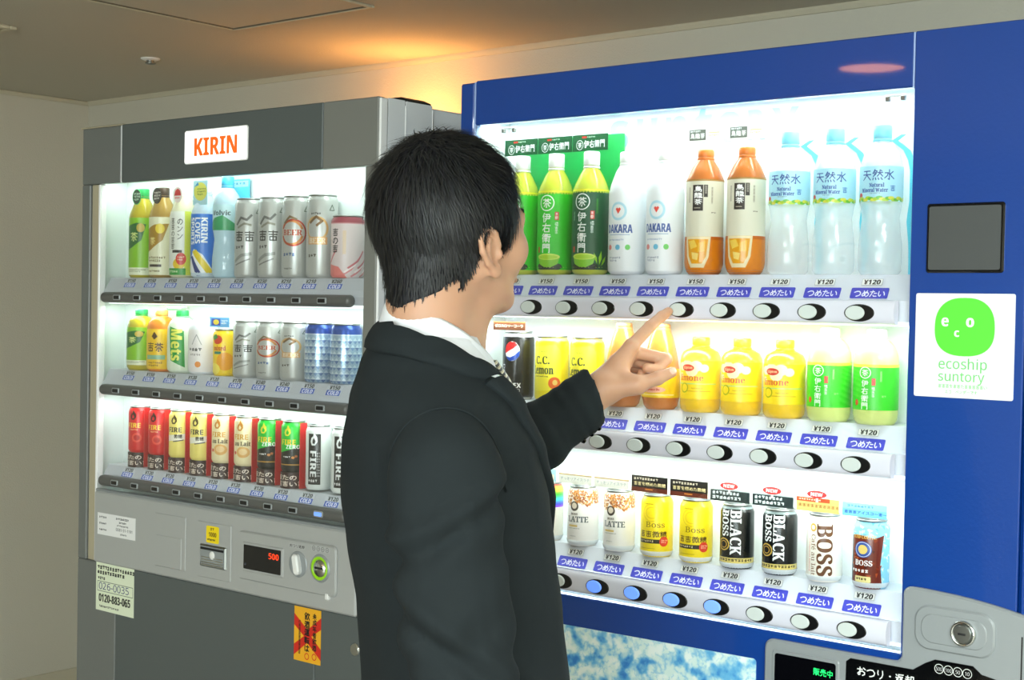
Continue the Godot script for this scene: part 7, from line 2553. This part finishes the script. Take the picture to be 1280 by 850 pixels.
	part(t, "trousers", finish(st), cloth, Vector3.ZERO, Vector3.ZERO, "dark charcoal suit trousers")
	for s in [-1.0, 1.0]:
		var ff := Field.new()
		ff.cap(Vector3(s * 0.108, 0.034, 0.06), Vector3(s * 0.122, 0.026, -0.15), 0.037, 0.034, 0.02)
		ff.ell(Vector3(s * 0.115, 0.032, -0.09), Vector3(0.046, 0.034, 0.10), 0.02)
		ff.cap(Vector3(s * 0.107, 0.05, 0.03), Vector3(s * 0.107, 0.09, 0.02), 0.042, 0.042, 0.02)
		ff.clips = [[Vector3(0, 0.001, 0), Vector3.DOWN]]
		st = new_st()
		ff.mesh(st, Vector3(s * 0.115 - 0.07, -0.01, -0.21), Vector3(s * 0.115 + 0.07, 0.15, 0.12), 0.009, none)
		part(t, "shoe", finish(st), mats["black_gloss"])


func hair_cover(q: Vector3) -> float:
	# > 0 where hair grows; q in head axes, measured from the middle of the head (x right, y up, z back)
	var ax := absf(q.x)
	# hairline: forehead, temple, sideburn before the ear, round the ear, nape
	var line := 0.0
	if q.z < -0.035:
		line = lerpf(0.052, 0.078, smoothstep(0.060, 0.015, ax))
		line = lerpf(line, 0.002, smoothstep(-0.052, -0.034, q.z))
		return q.y - line
	if q.z < 0.000:
		line = lerpf(0.000, -0.034, smoothstep(-0.040, -0.026, q.z))
		line = lerpf(line, 0.006, smoothstep(-0.018, -0.002, q.z))
		return q.y - line
	if q.z < 0.040:
		line = lerpf(0.006, -0.012, smoothstep(0.006, 0.016, q.z))
		line = lerpf(line, -0.062, smoothstep(0.014, 0.028, q.z))
		line = lerpf(line, -0.088, smoothstep(0.024, 0.042, q.z))
		return q.y - line
	return q.y + lerpf(0.080, 0.106, smoothstep(0.035, 0.085, q.z)) - 0.014 * smoothstep(0.0, 0.035, ax)


func hair_depth(q: Vector3, n: FastNoiseLite) -> float:
	var c := hair_cover(q) + 0.0025 * n.get_noise_3d(q.x * 260.0, q.y * 60.0, q.z * 260.0)
	var d := 0.0135 * smoothstep(-0.002, 0.034, c) * lerpf(0.35, 1.0, smoothstep(-0.10, 0.02, q.y))
	d += 0.0028 * n.get_noise_3d(q.x * 45.0, q.y * 45.0, q.z * 45.0) * smoothstep(0.0, 0.02, c) * smoothstep(-0.09, 0.0, q.y)
	d += 0.004 * smoothstep(0.05, 0.1, q.y) * smoothstep(-0.02, -0.07, q.z)
	return lerpf(-0.005, d + 0.0004, smoothstep(-0.004, 0.003, c))


func hair(t: Node3D, head: Field, hb: Basis):
	var dark := mat("hair_black", Color(0.045, 0.046, 0.050), 0.55)
	dark.vertex_color_use_as_albedo = true
	dark.albedo_color = Color(1, 1, 1)
	var center := Vector3(0, 0.01, 0.012)
	var n := FastNoiseLite.new()
	n.seed = 5
	n.frequency = 1.0
	var nu := 132
	var nv := 90
	var surf := []     # points on the scalp in head axes
	var rows := []
	for j in nv + 1:
		var th := lerpf(deg_to_rad(160.0), 0.0, float(j) / nv)
		var line := PackedVector3Array()
		var row := PackedVector3Array()
		for i in nu + 1:
			var ph := TAU * i / nu
			var dir := Vector3(sin(th) * sin(ph), cos(th), sin(th) * cos(ph))
			var r := 0.16
			for k in 14:
				var d := head.at(HEAD_AT + hb * (center + dir * r))
				r -= d * 0.9
				if d < 0.0004:
					break
			r = clampf(r, 0.05, 0.16)
			var q := center + dir * r
			line.append(q)
			var c := hair_cover(q)
			var thick := hair_depth(q, n)
			row.append(HEAD_AT + hb * (q + dir * thick))
		surf.append(line)
		rows.append(row)
	var st := grid_mesh_color(rows, surf, Color(0.0075, 0.0078, 0.0085))
	# strands
	var rng := RandomNumberGenerator.new()
	rng.seed = 404
	var made := 0
	var whorl := Vector3(0.012, 0.10, 0.065)
	for tries in 30000:
		if made >= 13000:
			break
		var u := rng.randf() * nu
		var cth := rng.randf_range(-0.93, 1.0)
		var v := (1.0 - acos(cth) / deg_to_rad(160.0)) * nv
		if v < 0.0 or v >= nv:
			continue
		var iu := int(u)
		var iv := int(v)
		var q: Vector3 = surf[iv][iu].lerp(surf[iv][mini(iu + 1, nu)], u - iu).lerp(surf[mini(iv + 1, nv)][iu].lerp(surf[mini(iv + 1, nv)][mini(iu + 1, nu)], u - iu), v - iv)
		var c := hair_cover(q)
		if c < 0.003:
			continue
		made += 1
		var nrm := (q - center).normalized()
		var low := smoothstep(0.0, -0.04, q.y)
		if low > 0.0:
			var tu: Vector3 = surf[iv][mini(iu + 2, nu)] - surf[iv][maxi(iu - 1, 0)]
			var tv: Vector3 = surf[mini(iv + 2, nv)][iu] - surf[maxi(iv - 1, 0)][iu]
			var sn := tu.cross(tv).normalized()
			if sn.dot(nrm) < 0.0:
				sn = -sn
			nrm = nrm.lerp(sn, low).normalized()
		var flow := (q - whorl)
		flow.y -= 0.055
		if q.y > 0.05 and q.z < 0.02:
			flow += Vector3(0.03, 0.03, -0.08)
		flow += Vector3(rng.randf_range(-1, 1), rng.randf_range(-1, 1), rng.randf_range(-1, 1)) * 0.035
		flow = (flow - nrm * flow.dot(nrm)).normalized()
		var grow := smoothstep(-0.002, 0.03, c) * lerpf(0.35, 1.0, smoothstep(-0.10, 0.02, q.y))
		var base := hair_depth(q, n) - rng.randf_range(-0.0008, 0.0012)
		if absf(q.z - 0.004) < 0.022 and q.y < 0.022:
			grow *= 0.35
		var length := lerpf(0.013, 0.030, grow) * rng.randf_range(0.7, 1.25)
		var lift := rng.randf_range(0.0, 0.42) * lerpf(0.45, 1.0, smoothstep(0.02, 0.09, q.y))
		lift = lerpf(lift, rng.randf_range(0.03, 0.15), low)
		length *= 1.0 - 0.40 * low
		var side := flow.cross(nrm).normalized()
		var width := rng.randf_range(0.0006, 0.0012)
		var tone := rng.randf_range(0.5, 2.4)
		var col := Color(0.0085 * tone, 0.0088 * tone, 0.0096 * tone)
		var prev_a := Vector3.ZERO
		var prev_b := Vector3.ZERO
		for k in 4:
			var s := k / 3.0
			var p := q + nrm * (base + lift * length * s - 0.012 * s * s * length / 0.03 * 0.6 * (1.0 - low)) + flow * length * s
			# keep to the round of the head
			var away := p - center
			p = p if low > 0.5 else center + away.normalized() * maxf(away.length(), (q - center).length() + base * 0.9 - 0.002 * s)
			var w := width * (1.0 - 0.75 * s)
			var a := HEAD_AT + hb * (p - side * w)
			var b := HEAD_AT + hb * (p + side * w)
			if k > 0:
				for vtx in [prev_a, a, b, prev_a, b, prev_b]:
					st.set_color(col)
					st.add_vertex(vtx)
			prev_a = a
			prev_b = b
	part(t, "hair", finish(st), dark, Vector3.ZERO, Vector3.ZERO, "short black hair")
	# eyebrows
	for s in [-1.0, 1.0]:
		var path := PackedVector3Array()
		for i in 7:
			var u := i / 6.0
			path.append(head.onto(HEAD_AT + hb * Vector3(s * lerpf(0.012, 0.052, u), 0.018 + 0.006 * sin(PI * u * 0.8), lerpf(-0.097, -0.072, u)), 0.0005))
		part(t, "eyebrow", tube(path, 0.0026, 6), mat("brow_black", Color(0.06, 0.05, 0.05), 0.7))


func grid_mesh_color(rows: Array, scalp: Array, c: Color) -> SurfaceTool:
	var st := new_st()
	for j in rows.size() - 1:
		for i in rows[0].size() - 1:
			if maxf(maxf(hair_cover(scalp[j][i]), hair_cover(scalp[j + 1][i])), maxf(hair_cover(scalp[j][i + 1]), hair_cover(scalp[j + 1][i + 1]))) < -0.008:
				continue
			var a: Vector3 = rows[j + 1][i]
			var b: Vector3 = rows[j + 1][i + 1]
			var d: Vector3 = rows[j][i + 1]
			var e: Vector3 = rows[j][i]
			for tri in [[a, b, d], [a, d, e]]:
				if tri[0].is_equal_approx(tri[1]) or tri[1].is_equal_approx(tri[2]) or tri[0].is_equal_approx(tri[2]):
					continue
				for v in tri:
					st.set_color(c)
					st.add_vertex(v)
	return st
